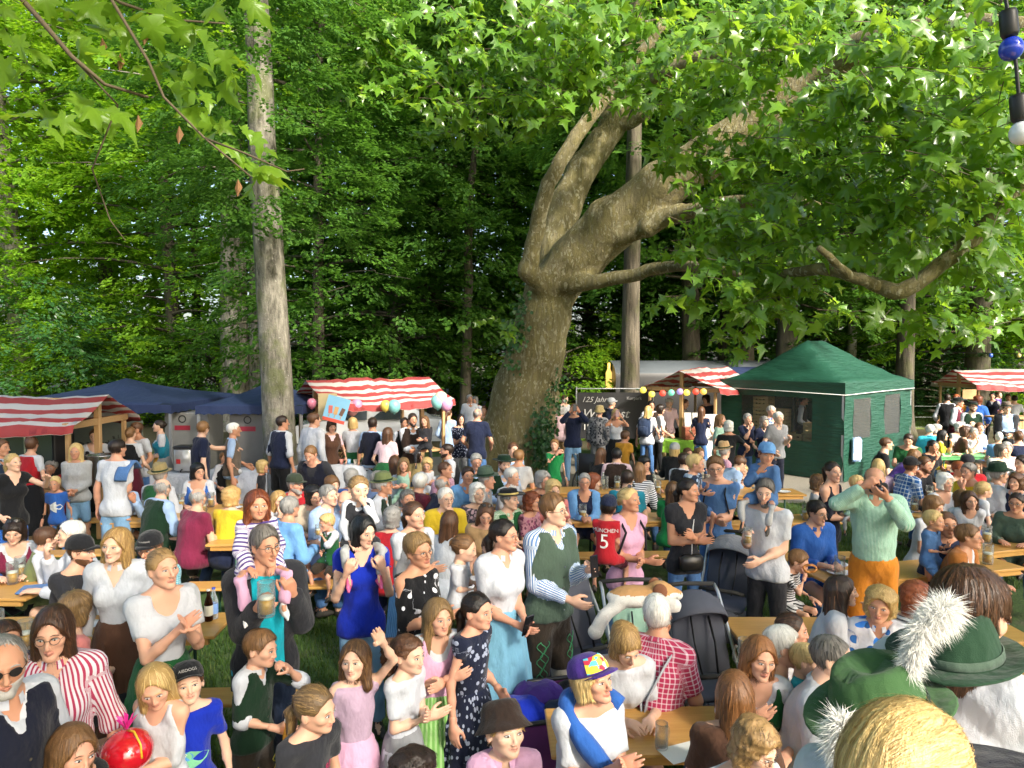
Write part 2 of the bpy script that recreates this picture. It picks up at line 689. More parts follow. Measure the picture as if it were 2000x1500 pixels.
def quads_leaves(c, ax, nm, L, W):
 """rhombic leaves; arrays (n,3)"""
 sd = np.cross(ax, nm)
 sd /= np.linalg.norm(sd, axis=1)[:, None] + 1e-9
 L = L[:, None]
 W = W[:, None]
 V = np.stack([c, c + ax * L * .45 + sd * W * .5 + nm * W * .12, c + ax * L, c + ax * L * .45 - sd * W * .5 + nm * W * .12], 1)
 return V.reshape(-1, 3)


def crown_mesh(name, seed, R=4.8, z0=2.6, z1=17.0, nb=62, ns=17, nl=46, leaf=.185):
 r = np.random.RandomState(seed)
 C, A, N = [], [], []
 B = MB()
 for b in range(nb):
  z = z0 + (z1 - z0) * (b + r.rand()) / nb
  az = b * 2.39996 + r.rand() * .7
  prof = .55 + .45 * math.sin(pi * min(1, max(0, (z - z0) / (z1 - z0) * .8 + .15)))
  L = R * prof * (.7 + .5 * r.rand())
  up = .05 + .35 * (z - z0) / (z1 - z0)
  ts = np.linspace(0, 1, 6)
  path = np.stack([np.cos(az + .3 * ts * (r.rand() - .5)) * L * ts, np.sin(az) * L * ts, z + L * ((up + .12) * ts - .30 * ts ** 2)], 1)
  path[:, :2] += r.randn(6, 2) * .05 * L * ts[:, None]
  B.tube(path, np.linspace(.07, .012, 6) * (.6 + .8 * r.rand()), 4, cap=False)
  out = np.array([math.cos(az), math.sin(az), 0])
  side = np.array([-out[1], out[0], 0])
  for s in range(ns):
   tt = .25 + .75 * math.sqrt(r.rand())
   k = tt * 5
   i = min(4, int(k))
   p = path[i] + (path[i + 1] - path[i]) * (k - i)
   lat = r.randn() * .28 * L * (.4 + .6 * tt)
   p = p + side * lat + np.array([0, 0, r.randn() * .42 - .05 * abs(lat)])
   dirn = out * (.8 + .3 * r.rand()) + side * (lat / L * 2.2 + r.randn() * .3) + np.array([0, 0, -.2 + .42 * r.randn()])
   dirn /= np.linalg.norm(dirn)
   sd = np.cross(dirn, (0, 0, 1.0))
   sd /= np.linalg.norm(sd)
   nn = np.cross(sd, dirn)
   sl_ = .75 + .5 * r.rand()
   u = r.rand(nl) ** .7
   w = (r.rand(nl) - .5) * (1.05 - .6 * u) * .95
   c = p + dirn * (u * sl_)[:, None] + sd * (w * sl_)[:, None] + nn * (r.randn(nl) * .05 - .12 * u ** 2)[:, None]
   ax = dirn + sd * (np.sign(w) * .7 + r.randn(nl) * .35)[:, None] + nn * (r.randn(nl) * .25 - .15)[:, None]
   ax /= np.linalg.norm(ax, axis=1)[:, None]
   nm = nn + r.randn(nl, 3) * .33
   nm /= np.linalg.norm(nm, axis=1)[:, None]
   C.append(c)
   A.append(ax)
   N.append(nm)
 C, A, N = np.concatenate(C), np.concatenate(A), np.concatenate(N)
 n = len(C)
 L = leaf * (.65 + .6 * r.rand(n))
 V = quads_leaves(C, A, N, L, L * .62)
 me = mk_mesh(name, V, np.arange(n * 4).reshape(-1, 4), False)
 limbs = B.mesh(name + '_limbs', True)
 return me, limbs


CROWNS = [crown_mesh('beech_crown', 11), crown_mesh('beech_crown', 12, 5.2, 1.8, 18), crown_mesh('beech_crown', 13, 4.4, 3.5, 16), ]
SHRUB = [crown_mesh('shrub_crown', 21, 2.2, .1, 3.4, 30, 10, 46, .15), crown_mesh('shrub_crown', 22, 2.6, .1, 4.6, 32, 10, 46, .16)]


def trunk_path(base, top, bend, seed, n=14):
 r = np.random.RandomState(seed)
 ts = np.linspace(0, 1, n)
 p = base + (top - base) * ts[:, None]
 p[:, :2] += np.cumsum(r.randn(n, 2), 0) * bend * ts[:, None]
 return p


def trunk_mesh(name, paths, r0s, seed, nseg=20, rough=.06):
 """paths in local coordinates; each gets rings with lumps; one mesh"""
 B = MB()
 r = np.random.RandomState(seed)
 for path, r0 in zip(paths, r0s):
  m = 34
  tt = np.linspace(0, 1, m)
  k = tt * (len(path) - 1)
  i = np.minimum(k.astype(int), len(path) - 2)
  pts = path[i] + (path[i + 1] - path[i]) * (k - i)[:, None]
  th = np.arange(nseg) * 2 * pi / nseg
  rad = r0 * (1 - .55 * tt) * (1 + .55 * np.exp(-pts[:, 2] / .35) * (pts[:, 2] < 3))
  ph = r.rand(6) * 6.28
  RR = rad[:, None] * (1 + rough * (np.sin(3 * th[None] + ph[0] + 2.2 * tt[:, None]) * .7 + np.sin(5 * th[None] + ph[1] - 4 * tt[:, None]) * .5 + .5 * np.sin(9 * th[None] + ph[2] + 19 * tt[:, None])))
  G = np.stack([pts[:, 0:1] + RR * np.cos(th), pts[:, 1:2] + RR * np.sin(th), np.repeat(pts[:, 2:3], nseg, 1)], 2)
  V = G.reshape(-1, 3)
  a, b = np.meshgrid(np.arange(m - 1), np.arange(nseg), indexing='ij')
  a, b = a.ravel(), b.ravel()
  b2 = (b + 1) % nseg
  B.add(V, np.stack([a * nseg + b, a * nseg + b2, (a + 1) * nseg + b2, (a + 1) * nseg + b], 1))
 return B.mesh(name, True)


def tree(name, px, d, r0, H, bark, label, crown=None, cs=1.0, crz=0., leafm=None, lean=0., bend=.05, seed=1, extra=(), czo=0., group=None):
 g = at_d(px, 704, d)
 root = empty(name, (g[0], g[1], 0), 0, label, 'tree', group)
 base = np.array([0, 0, -.1])
 paths = [trunk_path(base, np.array([lean, 0, H]), bend, seed)]
 rs = [r0]
 for k, (ox, oy, rr, ln) in enumerate(extra):
  paths.append(trunk_path(np.array([ox, oy, -.1]), np.array([ln, oy, H]), bend, seed + 7 + k))
  rs.append(rr)
 me = trunk_mesh('trunk', paths, rs, seed)
 obj('trunk', me, bark, root)
 if crown is not None:
  cm, lm = CROWNS[crown] if crown < 10 else SHRUB[crown - 10]
  c = obj('crown', cm, None, root)
  setmat(c, leafm or M_BEECH)
  c.scale = (cs, cs, cs)
  c.rotation_euler = (0, 0, crz)
  c.location = (lean * .4, 0, czo)
  tag(c, kind='stuff')
  if (czo > 2.4 and cs < .95) or px < 0:
   return root
  l = obj('limb', lm, None, root)
  setmat(l, bark)
  l.scale = (cs, cs, cs)
  l.rotation_euler = (0, 0, crz)
  l.location = (lean * .4, 0, czo)
 return root


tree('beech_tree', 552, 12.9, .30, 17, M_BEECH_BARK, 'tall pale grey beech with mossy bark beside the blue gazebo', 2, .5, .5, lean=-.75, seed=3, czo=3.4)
tree('beech_tree', 458, 27, .56, 19, M_BEECH_BARK, 'twin stemmed dark beech behind the blue gazebos', 0, 1.15, 1.3, M_SUNLIT, lean=.1, seed=4, extra=((.75, .3, .42, 1.1),), czo=6.2)
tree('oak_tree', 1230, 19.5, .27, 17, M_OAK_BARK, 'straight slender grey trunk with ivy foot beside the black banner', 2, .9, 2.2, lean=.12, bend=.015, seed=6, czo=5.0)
tree('beech_tree', 345, 30, .32, 17, M_DARK_BARK, 'thin dark trunk rising between the two blue gazebos', 1, 1.0, .1, M_SUNLIT, lean=-.6, seed=8)
tree('beech_tree', 60, 31, .5, 18, M_BEECH_BARK, 'leaning tree with bright foliage behind the striped drinks stall', 1, 1.15, 2.9, M_SUNLIT, lean=-1.6, seed=9)
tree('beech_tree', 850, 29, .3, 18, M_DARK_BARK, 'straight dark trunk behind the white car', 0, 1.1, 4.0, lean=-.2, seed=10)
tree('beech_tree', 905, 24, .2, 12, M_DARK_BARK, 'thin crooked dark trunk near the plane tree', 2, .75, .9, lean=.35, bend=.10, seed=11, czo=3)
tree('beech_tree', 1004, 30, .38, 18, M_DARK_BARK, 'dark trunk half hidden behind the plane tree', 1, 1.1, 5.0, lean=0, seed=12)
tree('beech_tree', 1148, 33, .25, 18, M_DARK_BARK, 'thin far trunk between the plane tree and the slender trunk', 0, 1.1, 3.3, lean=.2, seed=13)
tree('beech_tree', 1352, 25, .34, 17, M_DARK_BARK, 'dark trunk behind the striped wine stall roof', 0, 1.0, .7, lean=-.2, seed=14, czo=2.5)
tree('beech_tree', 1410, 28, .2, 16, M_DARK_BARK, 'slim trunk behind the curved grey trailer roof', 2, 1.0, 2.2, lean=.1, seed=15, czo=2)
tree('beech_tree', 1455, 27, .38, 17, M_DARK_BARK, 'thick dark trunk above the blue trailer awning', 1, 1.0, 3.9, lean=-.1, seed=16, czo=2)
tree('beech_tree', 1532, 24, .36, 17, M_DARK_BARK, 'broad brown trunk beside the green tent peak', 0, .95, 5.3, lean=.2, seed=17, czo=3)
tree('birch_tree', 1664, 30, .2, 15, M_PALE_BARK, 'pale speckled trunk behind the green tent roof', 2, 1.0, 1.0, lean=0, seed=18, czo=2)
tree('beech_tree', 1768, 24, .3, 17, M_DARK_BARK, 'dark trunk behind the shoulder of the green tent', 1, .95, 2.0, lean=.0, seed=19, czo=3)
tree('maple_tree', 1905, 27, .45, 16, M_DARK_BARK, 'broad leafy tree with a notice board behind the hatted group', 0, 1.15, 3.0, M_SUNLIT, lean=.3, seed=20, czo=.6)
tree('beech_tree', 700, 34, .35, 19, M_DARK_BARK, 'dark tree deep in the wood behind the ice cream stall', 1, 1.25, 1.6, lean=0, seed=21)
tree('beech_tree', 210, 37, .4, 19, M_DARK_BARK, 'sunlit tree deep in the wood above the navy pyramid gazebo', 0, 1.3, 2.4, M_SUNLIT, lean=0, seed=22)
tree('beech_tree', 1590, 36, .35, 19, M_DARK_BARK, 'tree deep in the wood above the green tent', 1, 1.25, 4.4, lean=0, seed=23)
tree('beech_tree', 2090, 32, .4, 18, M_DARK_BARK, 'leafy tree behind the striped stall near the hatted group', 0, 1.3, .4, M_SUNLIT, lean=0, seed=24)
tree('beech_tree', -130, 29, .4, 18, M_DARK_BARK, 'leafy tree at the wood edge outside the drinks stall', 1, 1.25, 3.4, M_SUNLIT, lean=0, seed=25)
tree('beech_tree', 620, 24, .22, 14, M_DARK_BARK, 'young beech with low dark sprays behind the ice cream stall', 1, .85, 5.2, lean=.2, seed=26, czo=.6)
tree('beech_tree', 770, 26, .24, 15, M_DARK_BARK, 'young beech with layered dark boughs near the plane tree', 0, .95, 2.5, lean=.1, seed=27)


def shrub(px, d, k, s, m, label, seed):
 g = at_d(px, 704, d)
 root = empty('shrub', (g[0], g[1], 0), seed, label, 'shrub', 'shrubs along the edge of the wood')
 cm, lm = SHRUB[k]
 c = obj('crown', cm, None, root)
 setmat(c, m)
 tag(c, kind='stuff')
 c.scale = (s, s, s)
 if seed > 0:
  l = obj('stem', lm, None, root)
  setmat(l, M_DARK_BARK)
  l.scale = (s, s, s)


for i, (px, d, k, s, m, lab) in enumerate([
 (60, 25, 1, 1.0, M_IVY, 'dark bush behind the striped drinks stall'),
 (200, 29, 0, 1.2, M_SUNLIT, 'bright bush behind the navy pyramid gazebo'),
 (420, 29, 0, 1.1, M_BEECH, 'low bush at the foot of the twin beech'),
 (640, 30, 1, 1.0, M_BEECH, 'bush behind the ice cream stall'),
 (760, 36, 1, 1.2, M_SUNLIT, 'sunlit bush beyond the white car'),
 (960, 33, 1, 1.1, M_SUNLIT, 'sunlit bush beside the path past the plane trunk'),
 (1105, 25, 0, .9, M_SUNLIT, 'pale green bush between the plane trunk and the banner'),
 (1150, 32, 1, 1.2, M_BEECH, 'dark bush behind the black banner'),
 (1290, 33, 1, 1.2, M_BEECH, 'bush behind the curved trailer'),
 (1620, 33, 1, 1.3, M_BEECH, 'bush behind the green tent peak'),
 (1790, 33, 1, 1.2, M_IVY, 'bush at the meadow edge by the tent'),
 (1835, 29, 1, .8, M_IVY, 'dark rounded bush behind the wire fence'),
 (1990, 31, 1, 1.2, M_SUNLIT, 'light bush behind the far striped stall')]):
 shrub(px, d, k, s, m, lab, i * 1.3)

# the wood beyond reads as one mass
r = np.random.RandomState(77)
n = 55000
ang = r.uniform(-.72, .72, n)
dd = r.uniform(42, 58, n)
cl = r.randint(0, 260, n)
cc = np.stack([r.uniform(-.78, .78, 260), r.uniform(42, 58, 260), r.rand(260) ** .8 * 24], 1)
cen = np.stack([np.sin(cc[:, 0]) * cc[:, 1] * 1.2, np.cos(cc[:, 0]) * cc[:, 1], cc[:, 2]], 1)[cl]
C = cen + r.randn(n, 3) * np.array([2.6, 2.2, 1.1])
C[:, 2] = np.abs(C[:, 2])
A = r.randn(n, 3) * np.array([1, 1, .5])
A /= np.linalg.norm(A, axis=1)[:, None]
N = np.array([0, -.3, 1]) + r.randn(n, 3) * .5
N /= np.linalg.norm(N, axis=1)[:, None]
L = .72 * (.6 + .7 * r.rand(n))
o = obj('distant_wood', mk_mesh('distant_wood', quads_leaves(C, A, N, L, L * .7), np.arange(n * 4).reshape(-1, 4), False, (C[:, 0] + 4 * np.sin(C[:, 2]) < -9).astype(int)), [M_BEECH, M_SUNLIT])  # left part takes the leaf colour with sun painted in
tag(o, 'mass of green foliage of the wood far behind the stalls', 'wood', kind='stuff')
for i in range(16):
 px = -60 + i * 140 + r.uniform(-45, 45)
 d = r.uniform(37, 46)
 g = at_d(px, 704, d)
 o = obj('tree_trunk', trunk_mesh('tree_trunk', [trunk_path(np.array([0, 0, -.1]), np.array([r.randn() * .5, 0, 20]), .06, 40 + i)], [r.uniform(.16, .32)], 40 + i, 10), M_DARK_BARK, loc=(g[0], g[1], 0))
 tag(o, 'thin bare trunk standing deep in the dim wood', 'tree', 'far trunks in the wood')

# ------------------------------------------------------------------ the old plane tree
PT = lambda px, py, d: at_d(px, py, d)
TR = [  # chains of (px, py, depth, radius)
 [(1000, 930, 17, 1.0), (1008, 860, 17, .88), (1028, 770, 16.9, .76), (1047, 690, 16.8, .66), (1060, 620, 16.7, .62), (1072, 570, 16.7, .58)],
 [(1072, 570, 16.7, .56), (1128, 505, 16.5, .60), (1195, 440, 16.1, .60), (1285, 368, 15.6, .52), (1390, 300, 15.0, .45), (1500, 220, 14.5, .40), (1620, 115, 14, .32), (1800, 50, 12.4, .24), (2010, 60, 10.5, .18)],
 [(1080, 570, 17, .42), (1084, 480, 17.3, .40), (1104, 400, 17.5, .38), (1140, 330, 17.6, .36), (1192, 250, 17.8, .33), (1222, 170, 18, .30), (1245, 60, 18, .26), (1265, -80, 18, .22)],
 [(1186, 255, 17.75, .16), (1235, 238, 17.5, .15), (1266, 222, 17.3, .13)],
 [(1066, 568, 16.3, .26), (1030, 530, 15.9, .21), (1044, 470, 15.7, .185), (1058, 400, 15.6, .175), (1080, 340, 15.5, .17), (1122, 268, 15.4, .16), (1178, 196, 15.5, .15), (1230, 130, 15.2, .13), (1300, 40, 14.8, .10)],
 [(1088, 560, 16.2, .2), (1150, 551, 15.9, .17), (1222, 541, 15.5, .15), (1292, 521, 15, .13), (1365, 520, 14, .10), (1440, 535, 13, .07)],
 [(1180, 478, 16, .24), (1262, 443, 15.4, .20), (1330, 412, 15, .17), (1480, 388, 13.5, .12), (1600, 400, 12.5, .07)],
 [(1275, 150, 15, .16), (1390, 103, 14, .15), (1480, 110, 13.2, .11), (1580, 90, 12.4, .07)],
 [(1950, 60, 10.9, .17), (2075, 150, 9.6, .14), (2060, 270, 9.2, .12), (2005, 350, 9.2, .09), (1960, 405, 9.2, .10), (1890, 475, 9.3, .105), (1800, 548, 9.4, .105), (1750, 575, 9.4, .115), (1690, 546, 9.6, .09), (1610, 522, 10, .09), (1500, 540, 11, .05)],
 [(1720, 560, 9.5, .09), (1652, 535, 9.3, .06), (1600, 480, 9.2, .04)],
]
prims = []
for ch in TR:
 for a, b in zip(ch[:-1], ch[1:]):
  prims.append((PT(*a[:3]), PT(*b[:3]), a[3], b[3]))
root_p = at_d(1000, 704, 17)
PLANE = empty('plane_tree', (root_p[0], root_p[1], 0), 0, 'huge old plane tree with mottled trunk spreading over the crowd', 'tree')
OFF = np.array([root_p[0], root_p[1], 0])


def tree_sdf(pr):
 def f(P):
  d = None
  for a, b, ra, rb in pr:
   v = sd_cone(P, a - OFF, b - OFF, ra, rb)
   d = v if d is None else smin(d, v, .13)
  return d + .035 * wob(P, 5.0, 3) + .012 * wob(P, 17.0, 4)
 return f


def chunk(pr, step):
 P = np.array([q for p in pr for q in (p[0] - OFF, p[1] - OFF)])
 m = max(max(p[2], p[3]) for p in pr)
 return snets(tree_sdf(pr), P.min(0) - m, P.max(0) + m, step)


V, Q = chunk([p for p in prims if max(p[2], p[3]) >= .2 and p[0][0] < 4.5], .065)
V[:, 2] = np.maximum(V[:, 2], -.2)
obj('trunk', mk_mesh('trunk', V, Q), M_PLANE_BARK, PLANE)
for ch in TR[1:]:
 B = MB()
 pts = np.array([PT(*c[:3]) - OFF for c in ch])
 rr = np.array([c[3] for c in ch])
 tt = np.linspace(0, len(ch) - 1, len(ch) * 4)
 pi_ = np.stack([np.interp(tt, np.arange(len(ch)), pts[:, k]) for k in range(3)], 1)
 for _ in range(3):
  pi_[1:-1] = (pi_[:-2] + 2 * pi_[1:-1] + pi_[2:]) / 4
 ri = np.interp(tt, np.arange(len(ch)), rr)
 if max(rr) > .3:
  k = ri < .43
  pi_, ri = pi_[k], ri[k]
  if len(ri) < 3:
   continue
 B.tube(pi_ + np.random.RandomState(3).randn(*pi_.shape) * .012, ri * .98, 12)
 obj('limb', B.mesh('limb', True), M_PLANE_BARK, PLANE)

# lobed plane leaf: outline of half a blade, mirrored
half = [(0, -.02), (.15, -.07), (.44, .0), (.37, .12), (.43, .17), (.27, .25), (.47, .36), (.57, .52), (.42, .52), (.30, .50), (.20, .57), (.24, .72), (.12, .80), (0, 1.04)]
outl = np.array(half + [(-x, y) for x, y in half[-2:0:-1]])
nv = len(outl)
LEAF2 = np.concatenate([[[0, .34]], outl])
LEAFT = np.array([(0, 1 + i, 1 + (i + 1) % nv) for i in range(nv)])


def leaf_verts(curl, fold, L2=None):
 L2 = LEAF2 if L2 is None else L2
 x, y = L2[:, 0], L2[:, 1]
 z = fold * np.abs(x) - curl * (y - .2) ** 2 + .05 * np.sin(7 * x + 4 * y)
 return np.stack([x, y, z], 1)


half2 = [(0, -.02), (.44, .0), (.27, .25), (.57, .50), (.22, .56), (0, 1.04)]
outl2 = np.array(half2 + [(-x, y) for x, y in half2[-2:0:-1]])
LVAR = [leaf_verts(c, f) for c, f in ((.30, .15), (.7, -.3), (.15, .45), (.95, .1))]
LMESH = []
for v in LVAR:
 m = mk_mesh('leaf', v, LEAFT, True)
 m.materials.append(M_PLANE_LEAF)
 LMESH.append(m)


def plane_foliage(clumps, seed, root, off, nobj, leafsize=.225):
 """twigs with leaves inside the given clumps (px, py, depth, rx px, ry px, rdepth m, twigs)"""
 r = np.random.RandomState(seed)
 P, A, N, S = [], [], [], []
 TW = MB()
 for px, py, d, rx, ry, rd, nt in clumps:
  for k in range(int(nt * .56)):
   while True:
    q = r.uniform(-1, 1, 3)
    if q @ q < 1:
     break
   c = at_d(px + q[0] * rx, py + q[1] * ry, d + q[2] * rd * .65)
   az = r.rand() * 2 * pi
   dr = np.array([math.cos(az), math.sin(az) - .35, -.15 + .25 * r.randn()])
   dr /= np.linalg.norm(dr)
   Lt = .55 + .45 * r.rand()
   ts = np.linspace(-.5, .5, 5)
   path = c + dr * (ts * Lt)[:, None] + np.array([0, 0, -.22]) * ((ts + .5) ** 2 * Lt)[:, None]
   TW.tube(path - off, [.007, .006, .005, .004, .003], 3, cap=False)
   nlf = r.randint(6, 10)
   for j in range(nlf):
    f = (j + .5) / nlf
    kk = f * 4
    i = min(3, int(kk))
    p = path[i] + (path[i + 1] - path[i]) * (kk - i)
    sd = np.cross(dr, (0, 0, 1.0)) * (1 if j % 2 else -1)
    ax = sd * (.9 - .7 * f) + dr * (.35 + .8 * f) + np.array([0, 0, -.25 - .35 * r.rand()]) + r.randn(3) * .28
    ax /= np.linalg.norm(ax)
    nm = np.array([.15, -.75, .85]) + r.randn(3) * .42
    nm -= ax * (nm @ ax)
    nm /= np.linalg.norm(nm)
    s = leafsize * (.45 + .85 * r.rand())
    P.append(p + ax * s * .3)
    A.append(ax)
    N.append(nm)
    S.append(s)
 P, A, N, S = np.array(P), np.array(A), np.array(N), np.array(S)
 X = np.cross(A, N)
 size = S / np.maximum(P[:, 1], .5)
 size[(np.abs(P[:, 0] / P[:, 1]) > .74)] = 0
 order = np.argsort(-size)
 for i in order[:nobj]:
  o = bpy.data.objects.new('leaf', LMESH[i % 4])
  COL.objects.link(o)
  o.parent = root
  M = np.eye(4)
  M[:3, 0], M[:3, 1], M[:3, 2] = X[i] * S[i], A[i] * S[i], N[i] * S[i]
  M[:3, 3] = P[i] - off
  o.matrix_local = Matrix(M.tolist())
 rest = order[nobj:]
 if len(rest):
  n = len(rest)
  LF2 = np.concatenate([[[0, .34]], outl2])
  LT2 = np.array([(0, 1 + i, 1 + (i + 1) % len(outl2)) for i in range(len(outl2))])
  LV = np.stack([leaf_verts(c, f, LF2) for c, f in ((.30, .15), (.7, -.3), (.15, .45), (.95, .1))])[rest % 4]
  W = (P[rest] - off)[:, None] + (LV[:, :, 0:1] * X[rest][:, None] + LV[:, :, 1:2] * A[rest][:, None] + LV[:, :, 2:3] * N[rest][:, None]) * S[rest][:, None, None]
  F = (LT2[None] + (np.arange(n) * len(LF2))[:, None, None]).reshape(-1, 3)
  o = obj('crown', mk_mesh('crown', W.reshape(-1, 3), F, True), M_PLANE_LEAF, root)
  tag(o, kind='stuff')
 obj('twig', TW.mesh('twig', True), M_TWIG, root)
 root.children[-1]['kind'] = 'stuff'
 return len(P)


CL = [  # px, py, depth, rx, ry, rdepth, twigs
 (1260, 50, 12.5, 260, 100, 1.4, 105), (1600, 60, 11, 260, 110, 1.3, 125), (1860, 110, 8.8, 190, 150, 1.2, 95),
 (1500, 200, 11.5, 170, 110, 1.2, 62), (1740, 240, 10, 230, 130, 1.2, 120), (1930, 330, 9.0, 140, 150, 1.0, 75),
 (1345, 280, 12.5, 70, 60, .8, 26), (1460, 315, 11.8, 140, 70, .9, 66), (1170, 150, 13.2, 100, 75, .8, 44), (1310, 180, 12.6, 90, 60, .8, 30), (1640, 400, 10.5, 200, 100, 1.1, 85), (1850, 440, 9.8, 170, 90, 1.0, 62),
 (1450, 430, 11.4, 160, 70, .9, 60), (1390, 490, 11.6, 90, 40, .8, 22), (1450, 545, 11, 130, 50, .8, 46), (1480, 600, 10.8, 80, 32, .6, 20),
 (1340, 590, 11.5, 60, 25, .4, 5), (1400, 640, 11, 40, 22, .3, 4), (1455, 695, 10.8, 20, 24, .2, 3), (1690, 605, 9.4, 60, 18, .3, 6),
 (1890, 600, 11.5, 130, 50, 1.0, 32), (1780, 500, 11, 140, 60, .9, 36), (1980, 520, 10, 60, 90, .8, 24), (1600, 520, 11.8, 90, 40, .6, 16),
 (850, 130, 13, 170, 80, 1.2, 62), (1050, 100, 12.6, 170, 100, 1.2, 78), (1010, 205, 12.6, 130, 50, .9, 34), (740, 70, 13, 100, 70, .9, 28),
 (690, 150, 13, 70, 30, .6, 12), (900, 230, 14, 150, 45, .9, 26), (1130, 10, 11.5, 200, 60, 1.0, 40), (800, 10, 13, 180, 50, 1.0, 34),
 (1150, 120, 13.5, 130, 50, 1.0, 26), (1340, 110, 16, 260, 130, 1.5, 90), (1650, 180, 15.5, 350, 200, 1.5, 130), (1010, 560, 16.5, 40, 90, .4, 3),
 (970, 640, 16.2, 40, 35, .4, 8), (1650, 480, 15, 280, 120, 1.4, 70),
]
NLV = plane_foliage(CL, 5, PLANE, OFF, 300)

# ivy at the foot of the plane and of the slender trunk
def ivy(root, off, pts, n, seed, name='ivy'):
 r = np.random.RandomState(seed)
 k = r.randint(0, len(pts), n)
 P = np.array(pts)[k] + r.randn(n, 3) * np.array([.13, .10, .28])
 A = r.randn(n, 3) * .5 + np.array([0, -.3, -.8])
 A /= np.linalg.norm(A, axis=1)[:, None]
 N = r.randn(n, 3) * .4 + np.array([0, -1, .3])
 N /= np.linalg.norm(N, axis=1)[:, None]
 L = .10 * (.6 + .7 * r.rand(n))
 o = obj(name, mk_mesh(name, quads_leaves(P - off, A, N, L, L * .9), np.arange(n * 4).reshape(-1, 4), False), M_IVY, root)
 tag(o, kind='stuff')


ivy(PLANE, OFF, [PT(1060, 905 - k * 12, 15.95) for k in range(7)] + [PT(1075, 800, 16.2), PT(1085, 760, 16.4), PT(1015, 590, 16.05), PT(1008, 640, 16.1), PT(998, 690, 16.1)], 900, 3)
for o in list(COL.objects):
 if o.get('label', '').startswith('straight slender grey'):
  ivy(o, np.array(o.location), [PT(1236 + q, 900 - k * 16, 19.1) for k in range(6) for q in (-8, 6, 22 - 3 * k)], 800, 4)

# ------------------------------------------------------------------ overhanging branch of a plane standing left of the view
OV = empty('plane_tree', (-5.5, 1.2, 0), 0, 'plane tree branch with big yellowish leaves hanging in from the side', 'tree')
OVO = np.array([-5.5, 1.2, 0])
obj('trunk', trunk_mesh('trunk', [trunk_path(np.array([0, 0, -.1]), np.array([.4, .2, 8]), .03, 3)], [.42], 3), M_PLANE_BARK, OV)
for ch, rr in [([(-5.2, 1.3, 5.0), PT(-100, -160, 3.2), PT(80, 40, 3.3), PT(140, 110, 3.3), PT(205, 165, 3.4), PT(290, 190, 3.5)], .016),
      ([PT(60, -120, 3.2), PT(200, -30, 3.3), PT(290, 120, 3.3), PT(320, 190, 3.3), PT(400, 270, 3.3), PT(490, 345, 3.3)], .010),
      ([PT(140, -60, 3.4), PT(235, 5, 3.5), PT(330, 38, 3.6), PT(440, 46, 3.7)], .010),
      ([PT(140, 110, 3.3), PT(230, 205, 3.5), PT(180, 330, 3.6), PT(215, 430, 3.7), PT(245, 470, 3.7)], .006),
      ([PT(400, 270, 3.3), PT(480, 300, 3.3), PT(560, 335, 3.3), PT(595, 330, 3.3)], .006)]:
 p = np.array(ch) - OVO
 obj('branch', MB().tube(p, np.linspace(rr, rr * .4, len(p)), 6).mesh('branch', True), M_TWIG, OV)
# unseen crown added to that tree, overhead behind the camera, to shade the crowd
r = np.random.RandomState(31)
n = 23000
cl = np.stack([r.uniform(-7, 15, 170), r.uniform(-7, 5, 170), r.uniform(7.5, 11, 170)], 1)
P_ = cl[r.randint(0, 170, n)] + r.randn(n, 3) * np.array([.95, .95, .55])
P_[:, 2] = np.maximum(P_[:, 2], np.maximum(7.0, 4.0 + .507 * P_[:, 1]))
P_ = P_[(((P_[:, 0] - 7.5) ** 2 + (P_[:, 1] + 6.2) ** 2) > 2.6) & (((P_[:, 0] - 3.6) / 2.4) ** 2 + ((P_[:, 1] + 2) / 1.6) ** 2 > 1)]  # gaps shaped to let sun reach the musicians and near leaves
P_ = P_[~((P_[:, 1] > 2.5) & (P_[:, 0] > 5))]  # cut back so sun reaches the plane canopy
n = len(P_)
A_l = r.randn(n, 3) * np.array([1, 1, .4])
A_l /= np.linalg.norm(A_l, axis=1)[:, None]
N_l = np.array([0, 0, 1.0]) + r.randn(n, 3) * .45
N_l /= np.linalg.norm(N_l, axis=1)[:, None]
L_l = .30 * (.7 + .6 * r.rand(n))
tag(obj('crown', mk_mesh('crown', quads_leaves(P_ - OVO, A_l, N_l, L_l, L_l * .85), np.arange(n * 4).reshape(-1, 4), False), M_PLANE_LEAF, OV), kind='stuff')
for i in range(9):
 e_ = cl[i * 15]
 p = np.array([(-5.2, 1.35, 6.0 + .2 * i), (-5.5 + (e_[0] + 5.5) * .5, 1.3 + (e_[1] - 1.3) * .5, 8.6), e_]) - OVO
 obj('limb', MB().tube(p, [.12, .08, .02], 7).mesh('limb', True), M_PLANE_BARK, OV)
M_NEAR_LEAF = leafmat('near_plane_leaf', [(.09, .19, .02), (.14, .28, .025), (.20, .36, .03), (.28, .43, .04)], .55, .35, .45)
r = np.random.RandomState(9)
near = [(40, 90), (95, 60), (120, 45), (150, 70), (20, 80), (75, 100), (250, 85), (235, 60), (270, 110), (300, 60), (330, 40), (310, 95), (345, 110), (380, 80), (400, 95), (355, 60), (300, 140), (260, 130),
  (330, 145), (365, 140), (385, 150), (410, 130), (440, 120), (455, 145), (470, 125), (500, 135), (465, 165), (440, 175), (350, 170), (60, 215), (100, 230), (130, 240), (30, 225), (180, 215), (215, 245), (235, 225), (160, 205), (110, 255),
  (345, 190), (370, 215), (395, 235), (410, 245), (440, 250), (375, 175), (420, 260), (445, 285), (480, 260), (505, 275), (525, 295), (470, 300), (490, 340), (510, 345), (545, 355), (520, 325), (495, 370), (485, 320), (405, 195),
  (10, 20), (45, 10), (90, 5), (180, 20), (160, 100), (205, 60), (225, 30), (420, 20), (500, 15), (170, 140), (60, 130), (10, 140), (140, 20), (200, 110), (280, 20), (320, 5)]
